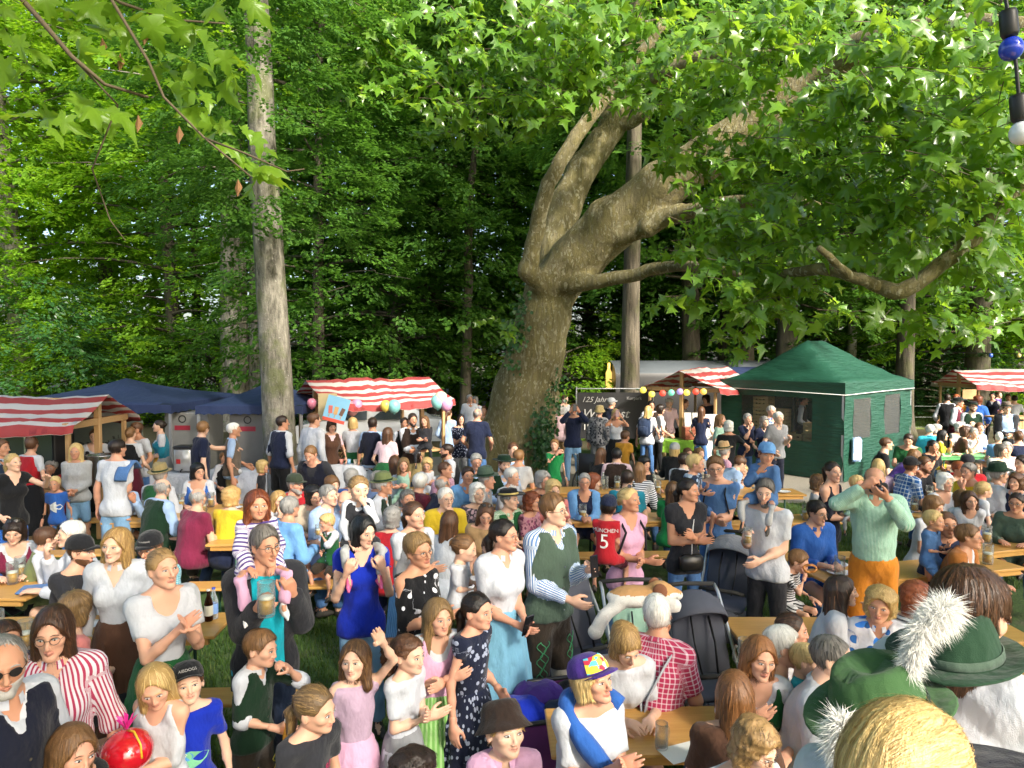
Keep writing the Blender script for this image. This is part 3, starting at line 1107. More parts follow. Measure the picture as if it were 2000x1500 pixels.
for i, (px, py) in enumerate(near):
 d = 3.3 + .35 * r.rand()
 s = .135 * (.6 + .7 * r.rand())
 ax = np.array([.55, -.1, -.5]) + r.randn(3) * .4
 ax /= np.linalg.norm(ax)
 nm = np.array([-.1, -.5, .8]) + r.randn(3) * .45
 nm -= ax * (nm @ ax)
 nm /= np.linalg.norm(nm)
 X = np.cross(ax, nm)
 o = bpy.data.objects.new('leaf', LMESH[i % 4])
 COL.objects.link(o)
 o.parent = OV
 M = np.eye(4)
 M[:3, 0], M[:3, 1], M[:3, 2], M[:3, 3] = X * s * (.7 + .35 * r.rand()), ax * s, nm * s, at_d(px, py, d) - ax * s * .4 - OVO
 o.matrix_local = Matrix(M.tolist())
 setmat(o, M_NEAR_LEAF)
for px, py in [(200, 90), (283, 70), (235, 120), (270, 240), (465, 365), (350, 262)]:
 p = at_d(px, py, 3.45) - OVO
 obj('dry_leaf', MB().add(np.array([(0, 0, .04), (.018, .01, 0), (0, -.01, -.05), (-.018, .005, -.005)]) + p, [(0, 1, 2, 3)]).mesh('dry_leaf'), M_BROWN_LEAF, OV)

# ================================================================== people
# colours of cloth (sRGB), optional pattern and second colour
CLO = {
 'white': 'cdd1da', 'offwhite': 'c6c1b6', 'cream': 'd9c6ad', 'black': '191a1e', 'charcoal': '2c2d33', 'grey': '8f9196', 'lgrey': 'b7b8ba', 'navy': '1d2540', 'dnavy': '15192b',
 'blue': '2f62b5', 'royal': '1430b4', 'sky': '6fa4dc', 'lblue': 'a9c4ea', 'denim': '4f76ab', 'ldenim': '86b0d6', 'dkdenim': '2c3a55', 'cyan': '18b5cb', 'teal': '1f7f98', 'turq': '38b3cc',
 'red': 'b8222e', 'dred': '7c1426', 'maroon': '74213f', 'burg': '571a2c', 'pink': 'e3b0d0', 'lpink': 'e6c6cf', 'coral': 'd98481', 'hotpink': 'cc2e88', 'purple': '4f348f', 'lilac': 'c4a9c2',
 'green': '1e5a32', 'dgreen': '14301f', 'kgreen': '1f8a4a', 'mint': 'a4cbb8', 'olive': '6f7a4e', 'lime': '86b83c', 'sage': '4c5f52', 'hatd': '24422f', 'hatsun': '3d6039', 'lgreen': '7cba66', 'aqua': '7fb9d8',  # second felt hat green lightened, the sun on it painted in
 'yellow': 'e3c331', 'gold': 'b98f35', 'mustard': 'c08a2e', 'orange': 'd8872b', 'rust': 'a8682f', 'brown': '553a2c', 'dbrown': '30231d', 'tan': 'b3936a', 'taupe': '6f6358', 'khaki': '9b8a5f', 'leder': '3a3129', 'lleder': '5b4a38',
 'rstripe': ('e6dfe8', 'vst', 'b23a5c', 55), 'bstripe': ('dfe8f2', 'vst', '5a86c4', 60), 'gstripe': ('bfdccb', 'vst', '86bfa2', 105), 'lstripe': ('e5deea', 'hst', '5a4a8e', 38), 'nstripe': ('e3e6ea', 'hst', '1d2440', 34), 'bwstripe': ('d9dade', 'hst', '23252d', 42),
 'plaid': ('b8325a', 'chk', 'e6d3df', 34), 'bplaid': ('2c5fa0', 'chk', 'dfe8f0', 18), 'tplaid': ('3c94a8', 'chk', 'cfe4e8', 60), 'pplaid': ('c07a9c', 'chk', 'e8d8e2', 60), 'gcheck': ('9fbf9a', 'chk', 'dfe8dc', 50),
 'dots': ('16171b', 'dot', 'e8eaf2', 15), 'pdots': ('c03a7c', 'dot', 'f0d8e6', 40), 'ndots': ('1b2138', 'dot', 'a8b0c8', 26), 'floral': ('e8e8f0', 'flo', '3a78c8', 16), 'dfloral': ('4a4650', 'flo', 'a8909a', 26), 'rfloral': ('b8828e', 'flo', '7a3b58', 24), 'gfloral': ('8c8c90', 'flo', '30343c', 20), 'bfloral': ('24344e', 'flo', '9fb4cc', 16), 'camo': ('5f6a52', 'flo', '2c3428', 14), 'dirn': ('74a9d4', 'vst', '4f86b8', 40), 'gdirn': ('7cb65e', 'vst', 'a8d08c', 22),
}


def cloth(key):
 k = 'cloth_' + key
 if k in MATS:
  return MATS[k]
 v = CLO[key]
 t = NT(k)
 pc = t.attr('pc')
 co = t.coord()
 if isinstance(v, tuple):
  base, pat, c2, fr = v
  c1, c2 = srgb(base), srgb(c2)
  sep = t.n('ShaderNodeSeparateXYZ', inp={0: pc})
  if pat in ('vst', 'hst'):
   w = t.math('SINE', t.math('MULTIPLY', sep.outputs[0 if pat == 'vst' else 2], fr * 6.2832))
   f = t.math('GREATER_THAN', w, .15)
  elif pat == 'chk':
   wx = t.math('GREATER_THAN', t.math('SINE', t.math('MULTIPLY', sep.outputs[0], fr * 6.2832)), .72)
   wz = t.math('GREATER_THAN', t.math('SINE', t.math('MULTIPLY', sep.outputs[2], fr * 6.2832)), .72)
   f = t.math('MULTIPLY', t.math('ADD', wx, wz), .6, True)
  elif pat == 'dot':
   vo = t.n('ShaderNodeTexVoronoi', inp={'Vector': pc, 'Scale': float(fr)})
   f = t.math('LESS_THAN', vo.outputs['Distance'], .33)
  else:
   vo = t.n('ShaderNodeTexVoronoi', inp={'Vector': pc, 'Scale': float(fr)})
   hue = t.ramp(t.n('ShaderNodeSeparateColor', inp={0: vo.outputs['Color']}).outputs[0], [(.2, c2), (.5, tuple(q * .6 for q in c2)), (.8, tuple(min(1, q * 1.6) for q in c2))])
   f = t.math('LESS_THAN', vo.outputs['Distance'], .48)
   c2 = hue
  c = t.mix(f, c1, c2)
  scl = .92
 else:
  c = srgb(v)
  scl = .92
 n1 = t.noise(co, 7, 4)
 c = t.mix(1.0, c, c) if isinstance(c, tuple) else c
 mul = t.n('ShaderNodeMix', data_type='RGBA', blend_type='MULTIPLY')
 mul.inputs[0].default_value = 1.0
 t.t.links.new(c, mul.inputs[6])
 t.t.links.new(t.ramp(n1, [(.3, scl * .86), (.7, scl)]), mul.inputs[7])
 t.set(Base_Color=mul.outputs[2], Roughness=.88)
 t.b.inputs['Specular IOR Level'].default_value = .2
 t.b.inputs['Sheen Weight'].default_value = .12
 mp = t.n('ShaderNodeMapping', inp={'Vector': co})
 mp.inputs['Scale'].default_value = (1, 1, .55)
 mp.inputs['Rotation'].default_value = (.3, .5, 0)
 w1 = t.noise(mp.outputs[0], 10, 3, .5)
 rg_ = t.n('ShaderNodeTexNoise', noise_type='RIDGED_MULTIFRACTAL', inp={'Vector': mp.outputs[0], 'Scale': 5.5, 'Detail': 2.0, 'Roughness': .4})
 w2 = t.noise(co, 420, 2)
 t.bump(t.math('ADD', t.math('ADD', w1, t.math('MULTIPLY', rg_.outputs[0], .35)), t.math('MULTIPLY', w2, .05)), .8, .045)
 MATS[k] = t.m
 return t.m


def skinmat(key):
 k = 'skin_' + key
 if k in MATS:
  return MATS[k]
 c = srgb({'a': 'd2a187', 'b': 'c48f72', 'c': 'dab097', 'd': 'b27a5c', 'e': 'cc977e'}[key])
 t = NT(k)
 co = t.coord()
 tint = t.attr('tint', 'Fac')
 n1 = t.noise(co, 16, 4)
 cc = t.mix(n1, tuple(q * .93 for q in c), tuple(min(1, q * 1.06) for q in c))
 cc = t.mix(t.math('MULTIPLY', tint, .62, True), cc, srgb('b4524e'))
 t.set(Base_Color=cc, Roughness=.5)
 t.b.inputs['Subsurface Weight'].default_value = .12
 t.b.inputs['Subsurface Radius'].default_value = (.012, .005, .003)
 t.b.inputs['Specular IOR Level'].default_value = .35
 t.bump(t.noise(co, 220, 3), .12, .004)
 MATS[k] = t.m
 return t.m


M_EYEW = plain('eye_white', (.48, .45, .42), .3, var=.02)
M_IRIS = plain('eye_iris', (.03, .022, .018), .15, var=.1)
M_MOUTH = plain('mouth_line', (.20, .075, .06), .6, var=.1)
HAIRC = {'blond': ('7d5f36', 'c9a468'), 'lblond': ('a5854e', 'd9bd82'), 'dblond': ('5f4a30', '9a7b50'), 'brown': ('2c1d14', '5e3f2a'), 'lbrown': ('4d3521', '86623e'), 'dark': ('120d0b', '2f211a'), 'black': ('08080a', '1d1a1c'),
   'grey': ('5d5b58', 'a19e9a'), 'lgrey': ('8f8d88', 'cfccc6'), 'white': ('b5b2ac', 'e8e6e0'), 'red': ('5a2c1a', '96502e'), 'chest': ('35200f', '8f6038'), 'sp': ('2c2926', '77726c')}


def hairmat(key):
 k = 'hair_' + key
 if k in MATS:
  return MATS[k]
 a, b = [srgb(q) for q in HAIRC[key]]
 t = NT(k)
 rnd = t.n('ShaderNodeNewGeometry').outputs['Random Per Island']
 co = t.coord()
 mp = t.n('ShaderNodeMapping', inp={'Vector': co})
 mp.inputs['Scale'].default_value = (1, 1, .2)
 nz = t.noise(mp.outputs[0], 60, 4, .7)
 f = t.math('ADD', t.math('MULTIPLY', rnd, .7), t.math('MULTIPLY', nz, .4), True)
 t.set(Base_Color=t.ramp(f, [(.25, a), (.68, b)]), Roughness=.42)
 t.b.inputs['Specular IOR Level'].default_value = .45
 t.bump(nz, .6, .01)
 MATS[k] = t.m
 return t.m


# ------------------------------------------------------------------ head (local: x = left of the person, -y = forward, z up, centre between the ears)
HK = {  # skull width, jaw width, jaw drop, nose, brow, chin
 'm': (1.0, 1.0, 1.0, 1.12, 1.0, 1.0), 'w': (.95, .86, .95, .88, .55, .8), 'k': (1.02, .80, .82, .62, .35, .62),
}


def skull_sdf(P, kind):
 sw, jw, jd, ns, br, cn = HK[kind]
 ax = P.copy()
 ax[:, 0] = np.abs(ax[:, 0])
 d = sd_ell(ax, (0, .014, .030), (.0765 * sw, .096, .088))
 d = smin(d, sd_ell(ax, (0, -.024, -.018), (.064 * (sw + jw) / 2, .064, .080)), .03)
 d = smin(d, sd_cone(ax, (.046 * jw, .004, -.046), (.012, -.066, -.094 * jd), .020, .018), .03)
 d = smin(d, sd_ell(ax, (.040, -.056, -.014), (.024, .022, .020)), .02)
 return d, ax


def head_sdf(kind):
 sw, jw, jd, ns, br, cn = HK[kind]

 def f(P):
  d, ax = skull_sdf(P, kind)
  d = smin(d, sd_cone(ax, (.0, -.0845, .026), (.036, -.074, .028), .009 + .002 * br, .009), .014)
  d = smax(d, -sd_ell(ax, (.031, -.101, .008), (.0165, .016, .011)), .014)
  d = smin(d, sd_ell(ax, (0, -.076, -.096 * jd), (.020 * cn, .016, .015)), .022)
  d = smin(d, sd_cone(ax, (0, -.088, .014), (0, -.088 - .024 * ns, -.026), .0075, .0115 * (.5 + .5 * ns)), .010)
  d = smin(d, sd_ell(ax, (.0105, -.090 - .008 * ns, -.031), (.008, .010, .0075)), .006)
  d = smin(d, sd_cone(ax, (0, -.0945, -.0555 * jd), (.020, -.083, -.059 * jd), .0058, .003), .006)
  d = smin(d, sd_cone(ax, (0, -.093, -.0665 * jd), (.017, -.083, -.064 * jd), .0068, .003), .006)
  d = smax(d, -sd_cone(ax, (0, -.1035, -.0608 * jd), (.020, -.090, -.0615 * jd), .0026, .002), .003)
  d = smin(d, sd_ell(ax, (.0785 * sw, .012, -.004), (.0085, .018, .030), rotx(-.2) @ rotz(-.35)), .008)
  d = smin(d, sd_cone(ax, (0, .020, -.050), (0, .034, -.175), .050 * (.5 + .5 * jw), .053 * (.5 + .5 * jw)), .03)
  return d
 return f


def uvs(c, r, nu=10, nv=7, R=None):
 th = np.linspace(0, 2 * pi, nu, endpoint=False)
 ph = np.linspace(0, pi, nv)
 V = np.stack([np.outer(np.sin(ph), np.cos(th)), np.outer(np.sin(ph), np.sin(th)), np.outer(np.cos(ph), np.ones(nu))], 2).reshape(-1, 3) * np.asarray(r)
 if R is not None:
  V = V @ np.asarray(R).T
 i, k = np.meshgrid(np.arange(nv - 1), np.arange(nu), indexing='ij')
 i, k = i.ravel(), k.ravel()
 k2 = (k + 1) % nu
 return V + np.asarray(c), np.stack([i * nu + k, (i + 1) * nu + k, (i + 1) * nu + k2, i * nu + k2], 1)


HEADS = {}
SCALP = {}


def head_geo(kind, lod):
 key = (kind, lod)
 if key in HEADS:
  return HEADS[key]
 step = (.0064, .0098, .0160)[lod]
 sw, jw, jd, ns, br, cn = HK[kind]
 V, Q = snets(head_sdf(kind), (-.095, -.125, -.130), (.095, .115, .122), step)
 ax = V.copy()
 ax[:, 0] = np.abs(ax[:, 0])
 lip = np.minimum(sd_cone(ax, (0, -.0945, -.0555 * jd), (.020, -.083, -.059 * jd), .0062, .004), sd_cone(ax, (0, -.093, -.0665 * jd), (.017, -.083, -.064 * jd), .007, .004))
 tint = np.clip(1 - lip / .004, 0, 1) * {'m': .45, 'w': .7, 'k': .6}[kind]
 chk = sd_ell(ax, (.042, -.07, -.022), (.02, .02, .017))
 tint = np.maximum(tint, .08 * np.clip(1 - chk / .015, 0, 1))
 nose = sd_ell(ax, (0, -.108, -.026), (.012, .012, .012))
 tint = np.maximum(tint, .14 * np.clip(1 - nose / .008, 0, 1))
 mi = np.zeros(len(Q), int)
 VV, QQ, MM, TT = [V], [Q], [mi], [tint]
 n = len(V)

 def put(v, q, m):
  nonlocal n
  VV.append(v)
  QQ.append(q + n)
  MM.append(np.full(len(q), m))
  TT.append(np.zeros(len(v)))
  n += len(v)
 es = 1.12 if kind == 'k' else 1.0
 nu, nvv = ((12, 8), (8, 6), (6, 5))[lod]
 for s in (-1, 1):
  put(*uvs((s * .0305, -.0835, .0085), (.0138 * es, .0085, .0048 * es), nu, nvv, rotz(s * .28)), 1)
  put(*uvs((s * .0300, -.0895, .0085), (.0056 * es, .0034, .0047 * es), nu, nvv), 2)
  # upper lid and lashes, then brow: thin arched bars
  for (z, h, w, yy, m, arch) in ((.0132, .0017, .0165, -.0895, 2 if kind != 'k' else 2, .004), (.0285 + .003 * (1 - br), .0030 if kind == 'm' else .0022, .0185, -.0925, 3, .005)):
   k = np.linspace(-1, 1, 6)
   xx = s * .031 + k * w * 1.0
   y0 = yy + .010 * (np.abs(xx) - .02).clip(0) / .03 + .0010
   zz = z + arch * (1 - k ** 2) - arch * .6 + (.0 if m == 2 else s * k * -.0015)
   top = np.stack([xx, y0, zz + h * (1 - .5 * k ** 2)], 1)
   bot = np.stack([xx, y0 - .001, zz - h * (1 - .5 * k ** 2)], 1)
   g = np.concatenate([top, bot])
   q = np.array([(i, i + 1, 7 + i, 6 + i) for i in range(5)])
   put(g, q, m)
 k = np.linspace(-1, 1, 6)
 xx = k * .021
 top = np.stack([xx, -.1008 + .018 * np.abs(k) ** 2.2 + .002, -.0603 * jd + .0010 - .001 * k ** 2 + 0 * xx], 1)
 bot = top - np.array([0, .0005, .0022])
 put(np.concatenate([top, bot]), np.array([(i, i + 1, 7 + i, 6 + i) for i in range(5)]), 4)
 HEADS[key] = (np.concatenate(VV), np.concatenate(QQ), np.concatenate(MM), np.concatenate(TT))
 return HEADS[key]


# ------------------------------------------------------------------ hair, hats, spectacles: meshes in head space, shared between heads
HAIRS = {}


def hair_sdf(typ, kind):
 under = typ.endswith('^')
 base, _, var = typ.rstrip('^').partition('.')

 def f(P):
  d0, ax = skull_sdf(P, kind)
  thick = {'short': .011, 'crop': .006, 'thin': .004, 'bald': .005, 'bob': .018, 'long': .015, 'pony': .009, 'bun': .009, 'curly': .026, 'wavy': .020, 'pix': .016, 'hatbob': .012, 'braid': .011, 'curlypony': .010}[base]
  top = np.clip((P[:, 2] - .02) / .07, 0, 1)
  if base in ('short', 'pix', 'curly', 'wavy', 'bob'):
   th = thick * (.75 + .65 * top)
  else:
   th = thick
  d = d0 - th
  # face opening
  fy, fz, fr = {'short': (-.112, -.030, (.078, .072, .110)), 'crop': (-.112, -.024, (.080, .074, .110)), 'thin': (-.085, .012, (.080, .085, .112)), 'bald': (-.03, .03, (.072, .135, .115)), 'bob': (-.118, -.050, (.068, .078, .104)), 'pix': (-.116, -.044, (.070, .072, .104))}.get(base, (-.115, -.024, (.078, .080, .122)))
  face = sd_ell(ax, (0, fy, fz), fr)
  d = smax(d, -face, .012)
  toff = -.022 if base in ('bob', 'long', 'curly', 'wavy', 'hatbob') else .0
  if base != 'bald':
   d = smax(d, -(P[:, 1] + .014 - toff - (1.3 if toff == 0 else 0) * np.clip(-P[:, 2] - .005, 0, .1) + .75 * np.clip(P[:, 2] + .01, 0, .2) + .006 * wob(P, 70, 9)), .008)
  ear = sd_ell(ax, (.08, -.012, -.03), (.03, .038, .05))
  if base in ('short', 'crop', 'thin', 'bald', 'pony', 'bun', 'braid', 'curlypony', 'pix'):
   d = smax(d, -ear, .01)
   d = smax(d, -(P[:, 2] + .072 + .25 * (P[:, 1] - .06)), .015)
  elif base in ('bob', 'curly', 'wavy', 'hatbob'):
   low = -.105 if base != 'curly' else -.09
   side = sd_cone(ax, (.066, .022, .0), (.070, .018, low + .03), .034, .030)
   back = sd_cone(ax, (0, .060, 0), (.02, .066, low + .02), .060, .045)
   d = smin(d, smin(side, back, .03), .03)
   d = smax(d, -sd_ell(ax, (0, -.108, -.050), (.066, .084, .108)), .012)
   d = smax(d, -(P[:, 2] - low), .012)
  elif base == 'long':
   ln = {'': -.30, 's': -.20, 'x': -.40}[var]
   side = sd_cone(ax, (.064, .012, .01), (.078, .004, ln * .75), .030, .030)
   back = sd_cone(ax, (.02, .066, 0), (.035, .094, ln), .060, .048)
   d = smin(d, smin(side, back, .03), .03)
   d = smax(d, -sd_ell(ax, (0, -.110, -.06), (.066, .086, .132)), .012)
   d = smax(d, -(P[:, 2] - ln - .02 * np.sin(P[:, 0] * 60)), .02)
  if base in ('pony', 'curlypony'):
   if var == 's':
    ch = [((0, .105, .045), (.0, .150, .0), .020, .034), ((0, .150, 0), (0, .150, -.14), .034, .014)]
   else:
    ch = [((0, .095, .01), (0, .130, -.05), .022, .032), ((0, .130, -.05), (0, .118, -.24), .032, .014)]
   if base == 'curlypony':
    ch = [((0, .10, .05), (0, .155, .02), .024, .052), ((0, .155, .02), (0, .160, -.13), .055, .045)]
   for a, b, ra, rb in ch:
    d = smin(d, sd_cone(P, a, b, ra, rb), .014)
  if base == 'bun':
   d = smin(d, sd_ell(P, (0, .112, .030 if var != 'l' else -.02), (.036, .030, .034)), .01)
  if base == 'braid':
   for k in range(7):
    d = smin(d, sd_ell(P, (.014 * (-1) ** k, .100 + .012 * math.sin(k * .4), .03 - .035 * k), (.021, .018, .024)), .006)
  # strands as ridges
  az = np.arctan2(P[:, 0], P[:, 1] - .01)
  if base in ('curly', 'wavy', 'curlypony'):
   d = d + .006 * wob(P, 95, 5) + .003 * wob(P, 190, 8)
  else:
   d = d + .0012 * np.sin(az * 34 + 3 * np.sin(P[:, 2] * 25)) + .0022 * wob(P, 90, 6)
  if under:
   d = smax(d, P[:, 2] - .055, .01)
  return d
 return f


def hair_geo(typ, kind, lod):
 key = (typ, kind, lod)
 if key in HAIRS:
  return HAIRS[key]
 step = (.0078, .0110, .0160, .0062)[lod]
 base, _, var = typ.rstrip('^').partition('.')
 zlo = {'long': -.43, 'pony': -.27, 'curlypony': -.2, 'braid': -.24}.get(base, -.14)
 f = hair_sdf(typ, kind)
 V, Q = snets(f, (-.125, -.11, zlo), (.125, .215, .15), step)
 # loose strands lying on the surface break up the outline
 ns = (520, 150, 36, 2600)[lod]
 r = np.random.RandomState(len(typ) * 7 + lod)
 if len(Q) > 10:
  roots = V[r.randint(0, len(V), ns)].astype(np.float32)
  m = 6
  seg = (.013, .016, .022, .013)[lod]
  if base == 'long':
   seg *= 1.5

  def grad(P):
   e = .004
   g = np.stack([f(P + np.eye(3, dtype=np.float32)[i] * e) - f(P - np.eye(3, dtype=np.float32)[i] * e) for i in range(3)], 1)
   return g / (np.linalg.norm(g, axis=1)[:, None] + 1e-9)
  rf = r.rand(ns)
  P = roots.copy()
  pts, nms = [], []
  for k in range(m):
   g = grad(P)
   off = .0015 + (.003 * rf + (.022 if lod < 3 else .007) * rf ** 7) * (k / m)
   P = P - g * (f(P) - off)[:, None] * .9
   pts.append(P.copy())
   nms.append(g)
   crown = np.array([0, .05, .13], np.float32)
   if base in ('pony', 'bun', 'braid', 'curlypony') :
    tgt = np.array([0, .11, .03], np.float32) - P
    behind = P[:, 1] > .10
    tgt[behind] = (0, 0, -1)
    dr = tgt
   else:
    dr = (P - crown) * np.array([1, 1, .35]) + np.array([0, -.02, -.16])
   dr = dr / (np.linalg.norm(dr, axis=1)[:, None] + 1e-6)
   if base in ('curly', 'wavy', 'curlypony'):
    dr = dr + r.randn(ns, 3) * .9
   else:
    dr = dr + r.randn(ns, 3) * .07
   dr = dr - g * np.einsum('ij,ij->i', dr, g)[:, None]
   dr = dr / (np.linalg.norm(dr, axis=1)[:, None] + 1e-6)
   P = (P + dr * seg * (.6 + .8 * r.rand(ns))[:, None]).astype(np.float32)
  pts, nms = np.stack(pts, 1), np.stack(nms, 1)
  T = np.gradient(pts, axis=1)
  S = np.cross(T, nms)
  S /= np.linalg.norm(S, axis=2)[:, :, None] + 1e-9
  w = (.0019, .0036, .0070, .0007)[lod] * np.linspace(1, .25, m)[None, :, None]
  G = np.stack([pts - S * w, pts + S * w], 2).reshape(ns, m * 2, 3)
  q = np.array([(2 * i, 2 * i + 1, 2 * i + 3, 2 * i + 2) for i in range(m - 1)])
  QS = (q[None] + (np.arange(ns) * m * 2)[:, None, None]).reshape(-1, 4) + len(V)
  V = np.concatenate([V, G.reshape(-1, 3)])
  Q = np.concatenate([Q, QS])
 me = mk_mesh('hair', V, Q, True)
 HAIRS[key] = me
 return me


def beard_geo(lod, full):
 key = ('beard', full, lod)
 if key in HAIRS:
  return HAIRS[key]

 def f(P):
  d0, ax = skull_sdf(P, 'm')
  d = smin(d0, sd_ell(ax, (0, -.076, -.096), (.02, .016, .015)), .02) - (.010 if full else .0045)
  d = smax(d, P[:, 2] + .030 + .9 * np.clip(-.04 - P[:, 1], 0, .05) * .5, .01)
  d = smax(d, P[:, 1] - .012, .01)
  d = smax(d, -sd_ell(ax, (0, -.100, -.061), (.019, .030, .0085)), .006)
  d = smax(d, -sd_ell(ax, (0, -.10, -.030), (.040, .05, .016)), .008)
  return d + .0018 * wob(P, 210, 3)
 V, Q = snets(f, (-.09, -.115, -.14), (.09, .03, -.02), (.0065, .0095, .014)[lod])
 HAIRS[key] = mk_mesh('beard', V, Q, True)
 return HAIRS[key]


def hat_geo(typ):
 key = ('hat', typ)
 if key in HAIRS:
  return HAIRS[key]
 B = MB()
 n = 28
 th = np.arange(n) * 2 * pi / n

 def surf(prof, dent=0., brimup=0., squash=1.22):
  G = []
  for rr, z in prof:
   zz = z + (brimup * np.clip((rr - .1) / .05, 0, 1.6) * (np.abs(np.cos(th)) - .35)) - dent * (z > .17) * np.exp(-(np.cos(th) * rr / .03) ** 2)
   G.append(np.stack([rr * np.cos(th), rr * squash * np.sin(th) + .012, zz], 1))
  G = np.array(G)
  V = G.reshape(-1, 3)
  m = len(prof)
  i, k = np.meshgrid(np.arange(m - 1), np.arange(n), indexing='ij')
  i, k = i.ravel(), k.ravel()
  B.add(V, np.stack([i * n + k, i * n + (k + 1) % n, (i + 1) * n + (k + 1) % n, (i + 1) * n + k], 1))
 if typ == 'trach':    # felt hat with brim and dented crown
  surf([(.001, .148), (.035, .168), (.058, .180), (.072, .165), (.084, .12), (.090, .075), (.092, .060), (.112, .056), (.137, .060), (.140, .064), (.137, .068), (.112, .064), (.094, .066)], .035, .02)
 elif typ == 'flat':   # wide black hat with low crown
  surf([(.001, .135), (.05, .140), (.078, .130), (.088, .10), (.091, .066), (.12, .060), (.155, .062), (.158, .066), (.155, .069), (.12, .066), (.092, .07)], .012, .014)
 elif typ == 'bucket':
  surf([(.001, .150), (.045, .149), (.072, .140), (.086, .11), (.092, .066), (.112, .032), (.128, .012), (.127, .009), (.108, .028), (.090, .060)], 0, 0)
 elif typ == 'cap':
  surf([(.001, .145), (.045, .140), (.072, .118), (.086, .085), (.090, .055), (.0895, .040), (.086, .040)], 0, 0)
  for sgn in (1, -1):
   pass
  a = np.linspace(-1.15, 1.15, 12)
  rows = []
  for k, (rr, dz) in enumerate(((0, 0), (.035, .006), (.065, .002), (.072, -.002))):
   w = np.cos(a * .9) ** .7
   rows.append(np.stack([np.sin(a) * .088 * (1 - .05 * k), -np.cos(a) * .107 + .012 - rr * w, .045 + dz - .018 * np.sin(a) ** 2 + 0 * a], 1))
  B.slab(np.array(rows), .004)
 HAIRS[key] = B.mesh('hat', True)
 return HAIRS[key]


def band_geo():
 key = ('band',)
 if key not in HAIRS:
  n = 28
  th = np.arange(n + 1) * 2 * pi / n
  G = np.stack([np.stack([rr * np.cos(th), rr * 1.22 * np.sin(th) + .012, 0 * th + z], 1) for rr, z in ((.0925, .068), (.0945, .07), (.093, .088), (.0905, .09))])
  HAIRS[key] = MB().grid(G).mesh('hat_band', True)
 return HAIRS[key]


def feather_geo():
 key = ('feather',)
 if key not in HAIRS:
  r = np.random.RandomState(4)
  B = MB()
  for k in range(60):
   a = r.rand() * 6.28
   p0 = np.array([.085, .03, .07])
   t1 = p0 + np.array([.01 + .03 * r.rand(), .01 * r.randn(), .05 * r.rand()])
   d = np.array([math.cos(a) * .03, math.sin(a) * .03, .03 + .03 * r.rand()])
   B.tube([t1, t1 + d * .6, t1 + d * 1.1 + np.array([0, 0, -.006])], [.006, .005, .001], 3, cap=False)
  HAIRS[key] = B.mesh('hat_feather', True)
 return HAIRS[key]


def specs_geo(sun):
 key = ('specs', sun)
 if key in HAIRS:
  return HAIRS[key]
 B = MB()
 th = np.linspace(0, 2 * pi, 15)
 for s in (-1, 1):
  c = np.array([s * .0325, -.1005, .006])
  ring = np.stack([c[0] + .0215 * np.cos(th), c[1] + .012 * np.abs(np.cos(th)) * (np.sign(np.cos(th)) == s) + 0 * th, c[2] + .0175 * np.sin(th)], 1)
  B.tube(ring, .0015, 5, cap=False)
  B.tube([(s * .054, -.093, .010), (s * .074, -.05, .010), (s * .081, .01, .008)], .0015, 4)
  if sun:
   v = np.concatenate([[c], ring[:-1]])
   B.add(v, (), [(0, i + 1, (i + 1) % 14 + 1) for i in range(14)])
 B.tube([(-.012, -.103, .010), (0, -.105, .012), (.012, -.103, .010)], .0014, 4)
 HAIRS[key] = B.mesh('spectacles', True)
 return HAIRS[key]


M_FRAME = plain('spectacle_frame', (.03, .025, .022), .3)
M_FRAME2 = plain('spectacle_metal', (.25, .16, .12), .3, .6)
M_SHADE = plain('sunglass', (.02, .018, .018), .1)
M_GOLDCORD = plain('gold_cord', (.55, .42, .12), .5)
M_FEATHER = plain('white_feather', (.8, .79, .76), .9, var=.05)

# ------------------------------------------------------------------ hand (wrist at origin, fingers along +z, palm faces -y, thumb towards +x)
HANDS = {}


def hand_geo(pose, lod):
 key = (pose, lod)
 if key in HANDS:
  return HANDS[key]
 curl = {'relax': .32, 'grip': 1.0, 'flat': .08}[pose]
 fr = (1.04, 1.2, 1.5)[lod]
 pr = []
 for i, (x, L) in enumerate(((.029, .070), (.010, .079), (-.009, .073), (-.027, .058))):
  p = np.array([x, 0, .092 - .004 * abs(i - 1.2)])
  ang = 0.0
  for k, (fl, ra, rb) in enumerate(((.46, .0092, .0086), (.30, .0086, .0078), (.24, .0078, .0062))):
   ang += curl * (.75, 1.0, .8)[k] * (1 + .05 * i)
   q = p + fl * L * np.array([x * .9 * (1 - curl), -math.sin(ang), math.cos(ang)])
   pr.append((p, q, ra * fr, rb * fr))
   p = q
 t0 = np.array([.026, -.006, .030])
 t1 = np.array([.052, -.016 - .012 * curl, .058])
 t2 = np.array([.058 - .012 * curl, -.024 - .03 * curl, .086])
 t3 = np.array([.056 - .024 * curl, -.030 - .040 * curl, .106 - .01 * curl])
 pr += [(t0, t1, .0145 * fr, .0115 * fr), (t1, t2, .0112 * fr, .0100 * fr), (t2, t3, .0098 * fr, .0075 * fr)]

 def f(P):
  d = sd_ell(P, (0, 0, .056), (.042, .0165, .050))
  d = smin(d, sd_cone(P, (0, .0, -.03), (0, 0, .03), .0265, .0245), .02)
  fg = None
  for a, b, ra, rb in pr:
   v = sd_cone(P, a, b, ra, rb)
   fg = v if fg is None else np.minimum(fg, v)
  return smin(d, fg, .010)
 P = np.array([q for p in pr for q in p[:2]])
 lo = np.minimum(P.min(0), (-.045, -.02, -.045)) - .01
 hi = np.maximum(P.max(0), (.045, .03, .06)) + .01
 HANDS[key] = snets(f, lo, hi, (.0074, .0102, .0150)[lod])
 return HANDS[key]


